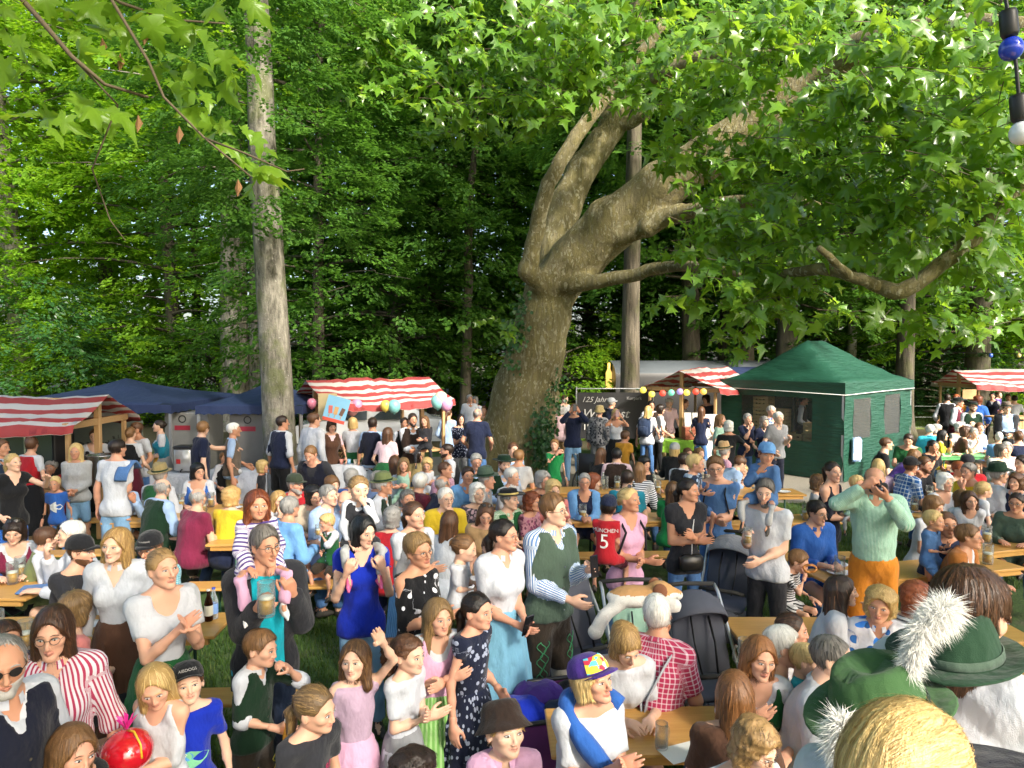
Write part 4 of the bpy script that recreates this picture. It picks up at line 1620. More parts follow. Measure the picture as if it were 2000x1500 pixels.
# ------------------------------------------------------------------ the figure
ARMS = {  # wrist target from the neck base: outward, forward, up (of body height), hand pose, palm direction (outward, forward, up), elbow pole
 'down': (.155, .02, -.345, 'relax', (-1, 0, 0), (.3, -1, 0)), 'bent': (.13, .13, -.26, 'relax', (-1, 0, 0), (.5, -1, -.3)),
 'clasp': (.02, .14, -.235, 'relax', (-.6, -.6, .3), (.4, -.8, -.4)), 'cross': (-.015, .125, -.165, 'flat', (-.2, -1, 0), (.5, -.3, -.9)), 'cross2': (-.02, .140, -.135, 'relax', (-.2, -1, 0), (.5, -.3, -.9)),
 'table': (.07, .205, -.185, 'relax', (0, 0, -1), (.5, -.6, -.8)), 'table2': (.02, .215, -.185, 'relax', (0, 0, -1), (.5, -.6, -.8)), 'lap': (.08, .20, -.27, 'relax', (0, 0, -1), (1, -.5, -.5)),
 'chin': (.035, .125, .005, 'grip', (0, -1, .3), (.5, .3, -1)), 'face': (.03, .13, -.045, 'flat', (-.2, -1, 0), (.7, .2, -1)), 'phone': (.05, .19, .09, 'grip', (-.6, -.8, 0), (.8, .0, -1)),
 'mug': (.05, .17, -.12, 'grip', (-1, 0, 0), (.2, -.5, -.9)), 'drink': (.03, .16, .02, 'grip', (-1, -.2, 0), (.8, .1, -.8)), 'clap': (.012, .165, -.07, 'flat', (-1, 0, 0), (.35, -.1, -1)),
 'hold': (-.02, .155, -.19, 'relax', (-.2, -1, .3), (.4, -.5, -.8)), 'hold2': (.02, .165, -.12, 'relax', (-.4, -1, 0), (.4, -.5, -.8)), 'leg': (.075, .105, -.06, 'grip', (-.3, -1, 0), (.2, .1, -1)),
 'mugh': (.045, .17, -.065, 'grip', (-1, 0, 0), (.2, -.5, -.9)),
 'hip': (.155, .03, -.24, 'relax', (-1, 0, 0), (1, -.7, 0)), 'wave': (.05, .16, .22, 'flat', (0, 1, .2), (1, .2, -.2)), 'point': (.10, .27, .0, 'relax', (-.5, 0, -.7), (.6, -.2, -.8)), 'reach': (.10, .30, -.10, 'relax', (0, 0, -1), (.7, -.2, -.8)),
 'pocket': (.125, .06, -.30, 'relax', (-1, 0, 0), (.7, -1, 0)), 'head': (.06, .05, .17, 'grip', (-.6, -.6, 0), (.8, -.1, .1)), 'camera': (.065, .175, .085, 'grip', (-.7, -.6, 0), (1, .1, -.7)), 'cup': (.03, .20, .045, 'relax', (-.3, -.3, .9), (.6, .2, -1)),
}
KIND = {'m': ('m', 1.78, 1.0), 'om': ('m', 1.74, 1.08), 'w': ('w', 1.67, .95), 'ow': ('w', 1.63, 1.1), 'g': ('k', 1.38, .86), 'b': ('k', 1.30, .88), 'c': ('k', 1.12, .92), 't': ('k', .88, 1.0), 'bb': ('k', .74, 1.05)}


def unit(v):
 v = np.asarray(v, float)
 return v / (np.linalg.norm(v) + 1e-9)


class Rig:
 pass


def make_rig(kind, pose, H, bulk, lean, hyaw, hpitch, hroll, arms):
 k = KIND[kind][0]
 R = Rig()
 R.k, R.H = k, H
 s = H / 1.75
 hh = {'m': .230, 'w': .218}.get(k, .152 + .044 * H)
 if kind in ('t', 'bb'):
  hh = .188
 R.hs = hh / .232          # head scale
 lf = {'m': .515, 'w': .515}.get(k, .40 + .07 * min(1.4, H))
 R.leg = lf * H
 neck = .05 * s if k != 'k' else .03 * s
 spine = H - hh - neck - R.leg
 R.spine = spine
 sw = {'m': .097, 'w': .088, 'k': .090}[k] * H * (.92 + .08 * bulk)
 hw = .050 * H
 R.s, R.bulk = s, bulk
 sit = pose in ('sit', 'lap', 'ride', 'held')
 R.sit = sit
 if pose == 'sit':
  pz = .455 + .085 * s if H > 1.1 else .455 + .07
 elif pose in ('ride', 'held', 'lap'):
  pz = 0.0
 else:
  pz = R.leg
 R.P = np.array([0, 0, pz])
 la = radians(lean)
 R.u = np.array([0, -sin(la), cos(la)])
 R.f = np.array([0, -cos(la), -sin(la)])
 R.x = np.array([1.0, 0, 0])            # left of the person
 R.nb = R.P + R.u * spine               # neck base
 la2 = la * .45
 u2 = np.array([0, -sin(la2), cos(la2)])
 R.nt = R.nb + u2 * (neck + .02 * s) + R.f * .012 * s
 Rh = rotz(radians(hyaw)) @ rotx(radians(hpitch)) @ roty(radians(hroll))
 R.Rh = Rh
 # centre of head above neck top
 R.hc = R.nt + Rh @ (np.array([0, -.018, .085]) * R.hs)
 R.top = R.hc + Rh @ (np.array([0, 0, .120]) * R.hs)
 shd = R.nb - R.u * .052 * s
 R.S = {1: shd + R.x * sw, -1: shd - R.x * sw}
 R.l1, R.l2 = .170 * H, .150 * H
 R.Hp = {1: R.P + R.x * hw, -1: R.P - R.x * hw}
 lt, ls = R.leg * .50, R.leg * .455
 R.K, R.A = {}, {}
 rs = np.random.RandomState(int(H * 1000) % 97)
 for sd in (1, -1):
  if pose == 'sit':
   R.K[sd] = R.Hp[sd] + np.array([sd * .06 * s, -lt, -.015])
   fz = .07 * s
   R.A[sd] = np.array([R.K[sd][0] + sd * .01, R.K[sd][1] + .06 * s + .05 * sd * s, max(fz, R.K[sd][2] - ls)])
  elif pose == 'ride':
   R.K[sd] = R.Hp[sd] + np.array([sd * .09, -lt * 1.3, -lt * .05])
   R.A[sd] = R.K[sd] + np.array([-sd * .03, -.035, -ls])
  elif pose in ('held', 'lap'):
   R.K[sd] = R.Hp[sd] + np.array([sd * .09, -lt * .75, -lt * .45])
   R.A[sd] = R.K[sd] + np.array([-sd * .01, .03, -ls * .95])
  else:
   st = .022 * H
   R.K[sd] = np.array([sd * (hw + st * .6), -.012 * s, R.leg - lt])
   R.A[sd] = np.array([sd * (hw + st), .03 * s * sd, .075 * s])
 # arms
 R.E, R.W, R.hand = {}, {}, {}
 for sd, code in ((-1, arms[0]), (1, arms[1])):
  o, fw, up, hp, palm, pole = ARMS[code]
  if k == 'k':
   fw *= .95
  T = R.nb + R.x * (sd * o * H) + R.f * (fw * H) + R.u * (up * H)
  if code in ('table', 'table2') and pose == 'sit' and H > 1.3:
   T[2] = .80
  S = R.S[sd]
  v = T - S
  L = np.linalg.norm(v)
  mx = (R.l1 + R.l2) * .985
  if L > mx:
   T = S + v * mx / L
   L = mx
  n = v / np.linalg.norm(v)
  a = (R.l1 ** 2 - R.l2 ** 2 + L * L) / (2 * L)
  h = math.sqrt(max(R.l1 ** 2 - a * a, 0))
  pw = R.x * (sd * pole[0]) + R.f * pole[1] + R.u * pole[2]
  pw = unit(pw - n * (pw @ n))
  R.E[sd] = S + n * a + pw * h
  R.W[sd] = T
  pd = R.x * (sd * palm[0]) + R.f * palm[1] + R.u * palm[2]
  R.hand[sd] = (hp, pd)
 return R


def body_prims(R, fat=0.0):
 """torso, arms, legs as lists of evaluators (P)->sd, grouped; fat inflates"""
 s, b, k = R.s, R.bulk, R.k
 H = R.H
 Rm = np.stack([R.x, -R.f, R.u], 1)
 T = []
 hipw = {'m': .150, 'w': .160, 'k': .140}[k] * s * (.6 + .4 * b)
 wst = {'m': .142, 'w': .118, 'k': .128}[k] * s * (.35 + .65 * b)
 chw = {'m': .162, 'w': .137, 'k': .136}[k] * s * (.7 + .3 * b)
 dep = {'m': .120, 'w': .108, 'k': .105}[k] * s * (.5 + .5 * b)
 sp = R.spine
 E = lambda c, r: (lambda P: sd_ell(P, c, np.array(r) + fat, Rm))
 C = lambda a, c, ra, rb: (lambda P: sd_cone(P, a, c, ra + fat, rb + fat))
 T.append(E(R.P + R.u * sp * .06, (hipw, dep * 1.05, sp * .24)))
 T.append(E(R.P + R.u * sp * .36 + R.f * .02 * s * max(0, b - 1) * 4, (wst, dep * (.95 + .5 * max(0, b - 1)), sp * .30)))
 T.append(E(R.P + R.u * sp * .66, (chw, dep, sp * .30)))
 T.append(C(R.S[1] - R.x * .03 * s, R.S[-1] + R.x * .03 * s, .055 * s, .055 * s))
 for sd in (1, -1):
  T.append(C(R.nb + R.u * .01 * s, R.S[sd] + R.u * .015 * s, .048 * s, .040 * s))
  if k == 'w':
   T.append(E(R.P + R.u * sp * .66 + R.f * (dep * .72) + R.x * sd * .068 * s, (.062 * s, .058 * s, .060 * s)))
 ar = {'m': 1.02, 'w': .86, 'k': .84}[k] * s * (.7 + .3 * b)
 A = {}
 for sd in (1, -1):
  A[sd] = ((R.S[sd], R.E[sd], .050 * ar + fat, .040 * ar + fat), (R.E[sd], R.W[sd], .0405 * ar + fat, .0275 * ar + fat))
 L = {}
 for sd in (1, -1):
  L[sd] = ((R.Hp[sd], R.K[sd], .085 * ar + fat, .056 * ar + fat), (R.K[sd], R.A[sd], .054 * ar + fat, .036 * ar + fat))
 return T, A, L


def bbox(pts, m):
 p = np.array(pts)
 return p.min(0) - m, p.max(0) + m


def add_part(name, V, Q, mat, root, pc=None, smooth=True, label=None):
 if len(Q) == 0:
  return None
 me = mk_mesh(name, V, Q, smooth)
 if pc is not None:
  attr(me, 'pc', pc, 'FLOAT_VECTOR')
 return obj(name, me, mat, root)


def pat_coords(R, V, arms, u0):
 """pattern coordinates that run round and along torso or sleeve"""
 pc = np.empty((len(V), 3))
 rel = V - R.P
 X, Z, F = rel @ R.x, rel @ R.u, rel @ R.f
 ang = np.arctan2(X, F + .02)
 pc[:, 0] = ang * .145 * R.s
 pc[:, 1] = F * .3
 pc[:, 2] = Z
 for sd in (1, -1):
  for (a, b, ra, rb) in arms[sd]:
   ba = b - a
   L = np.linalg.norm(ba)
   n = ba / L
   pa = V - a
   t = pa @ n
   q = pa - t[:, None] * n
   dist = np.linalg.norm(q, axis=1)
   m = (dist < max(ra, rb) + .025) & (t > .03) & (t < L + .05) & (np.abs(X) > .13 * R.s) | ((dist < max(ra, rb) + .02) & (t > .06 * R.s) & (t < L + .04))
   e1 = unit(np.cross(n, (0.1, 1, 0.2)))
   e2 = np.cross(n, e1)
   an = np.arctan2(q @ e1, q @ e2)
   pc[m, 0] = an[m] * .055
   pc[m, 2] = t[m]
   pc[m, 1] = 0
 return pc


def top_garment(R, lod, mat, root, name, sleeve, neck, hem, th, seed, wr=.006):
 """upper garment: sleeve 0..2 (1 = elbow), neck style, hem = height above pelvis (m, negative = below)"""
 T, A, L = body_prims(R, th)
 s = R.s
 step = (.0190, .028, .041)[lod]
 pts = [R.P + R.u * hem * s, R.nb] + [R.S[1], R.S[-1]]
 pts += [R.P + R.x * .2 * s, R.P - R.x * .2 * s, R.P + R.f * .18 * s, R.P - R.f * .18 * s, R.nb + R.f * .16 * s, R.nb - R.f * .12 * s]
 for sd in (1, -1):
  if sleeve > 0:
   pts.append(R.E[sd])
  if sleeve > 1:
   pts.append(R.W[sd])
 lo, hi = bbox(pts, .10 * s + th)
 hemp = R.P + R.u * (hem * s)
 nbp = R.nb

 def f(P):
  d = None
  for e in T:
   v = e(P)
   d = v if d is None else smin(d, v, .05 * s)
  if hem < -.02:
   for sd in (1, -1):
    a = L[sd][0]
    d = smin(d, sd_cone(P, a[0], a[0] + (a[1] - a[0]) * .5, a[2] + .004, a[3] + .012), .05 * s)
  if sleeve <= 0:
   for sd in (1, -1):      # arm hole
    a_, b_, ra_, rb_ = A[sd][0]
    d = smin(d, sd_cone(P, a_, b_, ra_, rb_), .035 * s)
    n = unit(R.x * sd + R.u * .25)
    d = smax(d, (P - (R.S[sd] - R.x * sd * (-.012 if name == 'vest' else (-.02 if neck == 'crew' else .012)) * s)) @ n, .012)
  wz_ = wr * wob(P * np.array([1, 1, .6], np.float32), 26 / s, seed) + wr * .55 * wob(P * np.array([1, 1, .5], np.float32), 58 / s, seed + 1)
  if lod < 2:
   wz_ = wz_ - (.008 if th < .018 else .007) * np.clip(1 - 2.2 * np.abs(wob(P * np.array([1, 1, .75], np.float32), 17 / s, seed + 5)), 0, 1) ** 1.5 * (wr > .005)
  d = d + wz_
  hd = (P - hemp) @ R.u
  if hem < -.02:
   d = d - .010 * np.clip(1 - hd / .16, 0, 1)
  d = smax(d, -hd, .008)
  # neck opening
  rel = P - nbp
  X, F, U = rel @ R.x, rel @ R.f, rel @ R.u
  if neck in ('crew', 'high'):
   d = smax(d, U - (.035 if neck == 'high' else .012) * s + .28 * np.maximum(F, 0), .006)
  elif neck == 'v':
   d = smax(d, U - .035 * s, .006)
   d = smax(d, -np.maximum(np.abs(X) - .055 * s - .42 * (U), -F - .0) if False else np.minimum(.062 * s + .48 * U - np.abs(X), F) , .006)
  elif neck == 'sv':
   d = smax(d, U - .035 * s, .006)
   d = smax(d, np.minimum(.050 * s + .62 * U - np.abs(X), F), .006)
  elif neck == 'vest':
   d = smax(d, U - .02 * s, .006)
   d = smax(d, np.minimum(.055 * s + .42 * U - np.abs(X), F), .006)
  elif neck == 'scoop':
   d = smax(d, U - .02 * s, .006)
   d = smax(d, -np.maximum(sd_ell(np.stack([X, F, U], 1), (0, .10 * s, .005 * s), (.085 * s, .16 * s, .115 * s)), -F), .008)
  elif neck == 'bodice':
   d = smax(d, U - .01 * s, .006)
   d = smax(d, -sd_ell(np.stack([X, F, U], 1), (0, .10 * s, .0), (.105 * s, .17 * s, .165 * s)), .008)
  elif neck == 'open':
   d = smax(d, U - .045 * s, .006)
   d = smax(d, np.minimum(.085 * s - np.abs(X) - .02 * U, F), .006)
  if sleeve > 0:
   for sd in (1, -1):
    (a, b, ra, rb), (a2, b2, ra2, rb2) = A[sd]
    puff = .004 if name == 'blouse' and sleeve < 1 else 0
    if sleeve <= 1:
     e = a + (b - a) * sleeve
     v = sd_cone(P, a, b, ra + puff - .005, rb + puff * .8 + .001)
     n = unit(b - a)
     v = smax(v, (P - e) @ n, .006)
    else:
     v = sd_cone(P, a, b, ra, rb + .009)
     e = a2 + (b2 - a2) * (sleeve - 1)
     n = unit(b2 - a2)
     v2 = smax(sd_cone(P, a2, b2, ra2 + .009, rb2 + .008), (P - e) @ n, .006)
     v = smin(v, v2, .02)
    v = v + wz_
    d = smin(d, v, .035 * s)
  return d
 V, Q = snets(f, lo, hi, step)
 if len(Q) == 0:
  return f
 T0, A0, L0 = body_prims(R, th)
 add_part(name, V, Q, mat, root, pat_coords(R, V, A0, R.u))
 return f


def collar(R, lod, mat, root):
 s = R.s
 u = unit(R.nt - R.nb)
 a = R.nb + u * .0
 rn = {'m': .060, 'w': .054, 'k': .050}[R.k] * (s if R.k != 'k' else R.hs)
 th = np.linspace(-pi + .28, pi - .28, 18)
 # open at the front: angle measured from the back
 bx, by = R.x, -R.f
 rows = []
 for rr, z, dz in ((rn + .012, -.004, -.006), (rn + .008, .032 * s, -.012), (rn + .012, .036 * s, -.014), (rn + .026, .010 * s, -.030)):
  fr = (np.abs(th) / pi) ** 2
  rows.append(a + np.outer(np.sin(th) * rr, bx) + np.outer(np.cos(th) * rr, by) + np.outer(z + dz * fr, u))
 B = MB().grid(np.array(rows))
 me = B.mesh('collar', True)
 attr(me, 'pc', np.concatenate([np.stack([th * rn, 0 * th, 0 * th + q * .02], 1) for q in range(4)]), 'FLOAT_VECTOR')
 obj('collar', me, mat, root)


def leg_garment(R, lod, mat, root, name, end, th, seed, waist=.10):
 """trousers; end 0..2 (1 = knee)"""
 T, A, L = body_prims(R, th)
 s = R.s
 step = (.025, .040, .055)[lod]
 pts = [R.P + R.u * waist * s]
 for sd in (1, -1):
  pts += [R.Hp[sd], R.K[sd]]
  if end > 1:
   pts.append(R.A[sd])
 lo, hi = bbox(pts, .13 * s)
 wp = R.P + R.u * waist * s

 def f(P):
  d = smin(T[0](P), T[1](P), .05 * s)
  for sd in (1, -1):
   (a, b, ra, rb), (a2, b2, ra2, rb2) = L[sd]
   if end <= 1:
    v = smax(sd_cone(P, a, b, ra, rb + .014), (P - (a + (b - a) * end)) @ unit(b - a), .006)
   else:
    v = sd_cone(P, a, b, ra, rb + .006)
    e = a2 + (b2 - a2) * (end - 1)
    v = smin(v, smax(sd_cone(P, a2, b2, ra2 + .008, rb2 + .022), (P - e) @ unit(b2 - a2), .006), .03)
   d = smin(d, v, .045 * s)
  d = d + .006 * wob(P, 30 / s, seed) + .003 * wob(P, 70 / s, seed + 3)
  return smax(d, (P - wp) @ R.u, .006)
 V, Q = snets(f, lo, hi, step)
 add_part(name, V, Q, mat, root, V - R.P)
 return f


def skirt_garment(R, lod, mat, root, length, seed, name='skirt', front=False, fl=1.0):
 """gathered skirt from the waist; length 0..1 of the leg"""
 s = R.s
 step = (.025, .040, .055)[lod]
 T, A, L = body_prims(R, .012)
 wz = R.P + R.u * (.20 if R.k == 'w' else .16) * R.spine / .56
 if R.sit:
  def f(P):
   d = smin(T[0](P), T[1](P), .05)
   for sd in (1, -1):
    (a, b, ra, rb), (a2, b2, ra2, rb2) = L[sd]
    d = smin(d, sd_cone(P, a, b, ra + .03, rb + .04), .13 * s)
    e = a2 + (b2 - a2) * max(0.1, length * 1.6 - .7)
    d = smin(d, smax(sd_cone(P, a2, b2, ra2 + .04, rb2 + .07), (P - e) @ unit(b2 - a2), .01), .13 * s)
   d = d + .008 * wob(P, 40, seed)
   return smax(d, (P - wz) @ R.u, .006)
  pts = [wz, R.K[1], R.K[-1], R.Hp[1], R.Hp[-1], R.A[1], R.A[-1]]
  lo, hi = bbox(pts, .15 * s)
 else:
  zb = R.leg * (1 - length)
  z1 = wz[2]
  r0, r1 = .135 * s * (.6 + .4 * R.bulk), (.165 + .17 * length * fl) * s

  def f(P):
   t = np.clip((z1 - P[:, 2]) / (z1 - zb), 0, 1)
   x, y = P[:, 0], P[:, 1] - (wz[1] * (1 - t))
   an = np.arctan2(x, y)
   rr = r0 + (r1 - r0) * t ** .62
   fold = (.010 * np.sin(an * 13 + seed) + .008 * np.sin(an * 22 + 2 * seed + 2 * t)) * t ** .6
   d = (np.sqrt(x * x + (y * 1.18) ** 2) - rr - fold * 1.6) * .85
   d = smax(d, P[:, 2] - z1, .01)
   return smax(d, zb - P[:, 2], .006)
  lo = np.array([-r1 - .05, -r1 - .05, zb])
  hi = np.array([r1 + .05, r1 + .05, z1])
 g = f
 if front:
  g0 = f
  def g(P):
   d = g0(P) - .006
   rel = P - R.P
   d = np.maximum(d, np.abs(rel[:, 0]) - .13 * s - .1 * np.maximum(R.P[2] - P[:, 2], 0))
   return np.maximum(d, (rel @ -R.f) - .01)
 V, Q = snets(g, lo, hi, step)
 rel = V - R.P
 an = np.arctan2(rel[:, 0], -rel[:, 1])
 add_part(name, V, Q, mat, root, np.stack([an * .25, 0 * an, rel[:, 2]], 1))
 return f


def shoes(R, lod, mat, root, sock=None):
 if R.k == 'k' and R.H < .8:
  sc = .75 * R.s * 1.3
 else:
  sc = R.s * (1.0 if R.k != 'k' else 1.12)
 for sd in (1, -1):
  a = R.A[sd]
  fwd = np.array([sd * .2, -1, 0])
  if R.sit and R.P[2] == 0:
   fwd = np.array([sd * .2, -1, -.35])
  fwd = unit(fwd)
  h = a + np.array([0, .01, -.045 * sc])

  def f(P):
   d = sd_cone(P, h - fwd * .035 * sc, h + fwd * .06 * sc, .036 * sc, .038 * sc)
   d = smin(d, sd_cone(P, h + fwd * .06 * sc, h + fwd * .15 * sc - np.array([0, 0, .008 * sc]), .038 * sc, .026 * sc), .02)
   d = smin(d, sd_cone(P, h, a + np.array([0, 0, .03 * sc]), .038 * sc, .040 * sc), .02)
   return smax(d, (a[2] - .078 * sc) - P[:, 2], .004) if not (R.sit and R.P[2] == 0) else d
  lo, hi = bbox([h - fwd * .08 * sc, h + fwd * .2 * sc, a + np.array([0, 0, .05 * sc])], .05 * sc)
  V, Q = snets(f, lo, hi, (.019, .030, .042)[lod])
  add_part('shoe', V, Q, mat, root)


def body_mesh(R, lod, skin, root, covers, browm, rng, hairt=None):
 T, A, L = body_prims(R, 0.0)
 s = R.s
 step = (.0190, .028, .041)[lod]
 pts = [R.P, R.nb, R.nt] + [q for sd in (1, -1) for q in (R.S[sd], R.E[sd], R.W[sd], R.K[sd], R.A[sd])]
 lo, hi = bbox(pts, .16 * s)
 rn = {'m': .056, 'w': .047, 'k': .044}[R.k] * (s if R.k != 'k' else R.hs)

 def f(P):
  d = None
  for e in T:
   v = e(P)
   d = v if d is None else smin(d, v, .05 * s)
  for sd in (1, -1):
   for g in (A, L):
    (a, b, ra, rb), (a2, b2, ra2, rb2) = g[sd]
    mid = a2 + (b2 - a2) * .38
    d = smin(d, smin(sd_cone(P, a, b, ra, rb), smin(sd_cone(P, a2, mid, ra2, ra2 * 1.02), sd_cone(P, mid, b2, ra2 * 1.0, rb2), .02), .02), .03 * s)
   d = smin(d, sd_cone(P, R.A[sd], R.A[sd] + np.array([0, -.08 * s, -.04 * s]), .036 * s, .025 * s), .02)
  d = smin(d, sd_cone(P, R.nb - R.u * .05 * s, R.nt + R.u * .03 * s, rn * 1.08, rn), .035 * s)
  return d
 V, Q = snets(f, lo, hi, step)
 V32 = V.astype(np.float32)
 hid = np.zeros(len(V), bool)
 for c in covers:
  hid |= c(V32) < -.004
 keep = ~hid[Q].all(1)
 Q = Q[keep]
 VV, QQ, MM, TT = [V], [Q], [np.zeros(len(Q), int)], [np.zeros(len(V))]
 n = len(V)
 hv, hq, hm, ht = head_geo(R.k, lod)
 if hairt:                         # scalp under the hair is not needed
  hk = (R.k, lod, hairt)
  if hk not in SCALP:
   SCALP[hk] = ~((hair_sdf(hairt, R.k)(hv.astype(np.float32)) < -.005)[hq].all(1) & (hm == 0))
  hq, hm = hq[SCALP[hk]], hm[SCALP[hk]]
 sc = R.hs * np.array([1 + .05 * rng.randn(), 1 + .03 * rng.randn(), 1 + .03 * rng.randn()])
 R.hsc = sc
 VV.append((hv * sc) @ R.Rh.T + R.hc)
 QQ.append(hq + n)
 MM.append(hm)
 TT.append(ht)
 n += len(hv)
 hands_added = []
 hs = {'m': 1.05, 'w': .93}.get(R.k, R.s * 1.12)
 for sd in (1, -1):
  hp, pd = R.hand[sd]
  v, q = hand_geo(hp, lod)
  z = unit(R.W[sd] - R.E[sd])
  if hp == 'relax' and abs(pd[2]) > .8:
   z = unit(z * .6 + unit(np.array([z[0], z[1], 0.0])) * .6)
  pd = unit(pd - z * (pd @ z))
  y = -pd
  x = np.cross(y, z)
  # thumb towards +x in hand space; mirror for the side where the thumb would point the wrong way
  thumb_dir = R.f + R.u * .7 - R.x * sd * .5
  flip = (x @ thumb_dir) < 0
  v2 = v.copy()
  if flip:
   v2[:, 0] *= -1
   q = q[:, ::-1]
  W = (v2 * hs) @ np.stack([x, y, z], 1).T + R.W[sd]
  ok = True
  for c in covers:
   if (c(W[:40].astype(np.float32)) < -.02).all():
    ok = False
  if ok:
   hands_added.append((sd, n, W))
   VV.append(W)
   QQ.append(q + n)
   MM.append(np.zeros(len(q), int))
   TT.append(np.full(len(W), .12))
   n += len(W)
 # the covered stretches of limbs shrink to a thin core so that the body stays one connected mesh
 core, cq = [], []
 ids = {}

 def joint(key, p):
  if key not in ids:
   ids[key] = n + len(core)
   core.extend([p + np.array([.002, 0, 0]), p - np.array([.002, 0, 0]), p + np.array([0, .003, 0])])
  return ids[key]

 def link(a, b):
  cq.append((a, a + 1, b + 1, b))
 Vb = VV[0]
 vis = np.unique(Q)
 nb_, pl = joint('nb', R.nb), joint('P', R.P)
 hd = joint('h', R.hc)
 link(nb_, pl)
 link(nb_, hd)
 cq.append((hd, hd + 1, hd + 2, len(VV[0])))
 for sd in (1, -1):
  ch = [nb_, joint(('S', sd), R.S[sd]), joint(('E', sd), R.E[sd]), joint(('W', sd), R.W[sd])]
  cl = [pl, joint(('H', sd), R.Hp[sd]), joint(('K', sd), R.K[sd]), joint(('A', sd), R.A[sd])]
  for c_ in (ch, cl):
   for q0, q1 in zip(c_[:-1], c_[1:]):
    link(q0, q1)
 for key, p in (('nb', R.nt), (('W', 1), R.W[1]), (('W', -1), R.W[-1]), (('A', 1), R.A[1]), (('A', -1), R.A[-1]), (('E', 1), R.E[1]), (('E', -1), R.E[-1])):
  if len(vis):
   j = vis[np.argmin(((Vb[vis] - p) ** 2).sum(1))]
   if np.linalg.norm(Vb[j] - p) < .12 * s + .02:
    cq.append((ids[key], ids[key] + 1, ids[key] + 2, j))
 hb = len(VV[0]) + len(hv)
 for (sd, st_, W) in hands_added:
  j = st_ + int(np.argmin(((W - R.W[sd]) ** 2).sum(1)))
  cq.append((ids[('W', sd)], ids[('W', sd)] + 1, ids[('W', sd)] + 2, j))
 VV.append(np.array(core))
 QQ.append(np.array(cq))
 MM.append(np.zeros(len(cq), int))
 TT.append(np.zeros(len(core)))
 V, Q = np.concatenate(VV), np.concatenate(QQ)
 # drop unused vertices
 used = np.zeros(len(V), bool)
 used[Q.ravel()] = True
 mp = np.cumsum(used) - 1
 me = mk_mesh('body', V[used], mp[Q], True, np.concatenate(MM))
 attr(me, 'tint', np.concatenate(TT)[used])
 me.materials.append(skin)
 for m in (M_EYEW, M_IRIS, browm, M_MOUTH):
  me.materials.append(m)
 return obj('body', me, None, root)


def head_child(name, me, mat, root, R, scale=(1, 1, 1), off=(0, 0, 0), tilt=0.0):
 o = obj(name, me, None, root)
 M = np.eye(4)
 M[:3, :3] = R.Rh @ rotx(tilt) @ np.diag(R.hsc * np.array(scale))
 M[:3, 3] = R.hc + R.Rh @ (np.array(off) * R.hs)
 o.matrix_local = Matrix(M.tolist())
 setmat(o, mat)
 return o


GAR = {  # name: (part name, sleeve, neck, hem, thickness)
 'tee': ('tee_shirt', .68, 'crew', -.09, .010), 'vtee': ('tee_shirt', .62, 'v', -.09, .010), 'tank': ('top', 0, 'scoop', -.09, .009), 'top': ('top', .35, 'v', -.09, .009), 'sleeveless': ('top', 0, 'crew', -.09, .010),
 'shirt': ('shirt', 1.93, 'sv', .05, .012), 'rshirt': ('shirt', 1.25, 'sv', .05, .012), 'ushirt': ('shirt', 1.93, 'sv', -.09, .013), 'urshirt': ('shirt', 1.25, 'sv', -.09, .013), 'sshirt': ('shirt', .8, 'sv', -.08, .013), 'polo': ('polo_shirt', .75, 'sv', -.09, .012),
 'blouse': ('blouse', .58, 'scoop', .05, .010), 'lblouse': ('blouse', 1.6, 'v', -.07, .014), 'sweater': ('sweater', 1.93, 'crew', -.08, .017), 'vsweater': ('sweater', 1.93, 'v', -.08, .017), 'tsweat': ('sweater', 1.5, 'crew', -.07, .014),
 'jacket': ('jacket', 1.95, 'open', -.14, .019), 'cardigan': ('cardigan', 1.93, 'open', -.12, .021), 'hoodie': ('hooded_jacket', 1.93, 'high', -.10, .020),
 'vest': ('vest', 0, 'vest', -.03, .022), 'bodice': ('bodice', 0, 'bodice', .07, .021), 'dress': ('dress', .30, 'crew', .05, .011),
}
SHOEM = {}
PEOPLE = {}
NP = 0


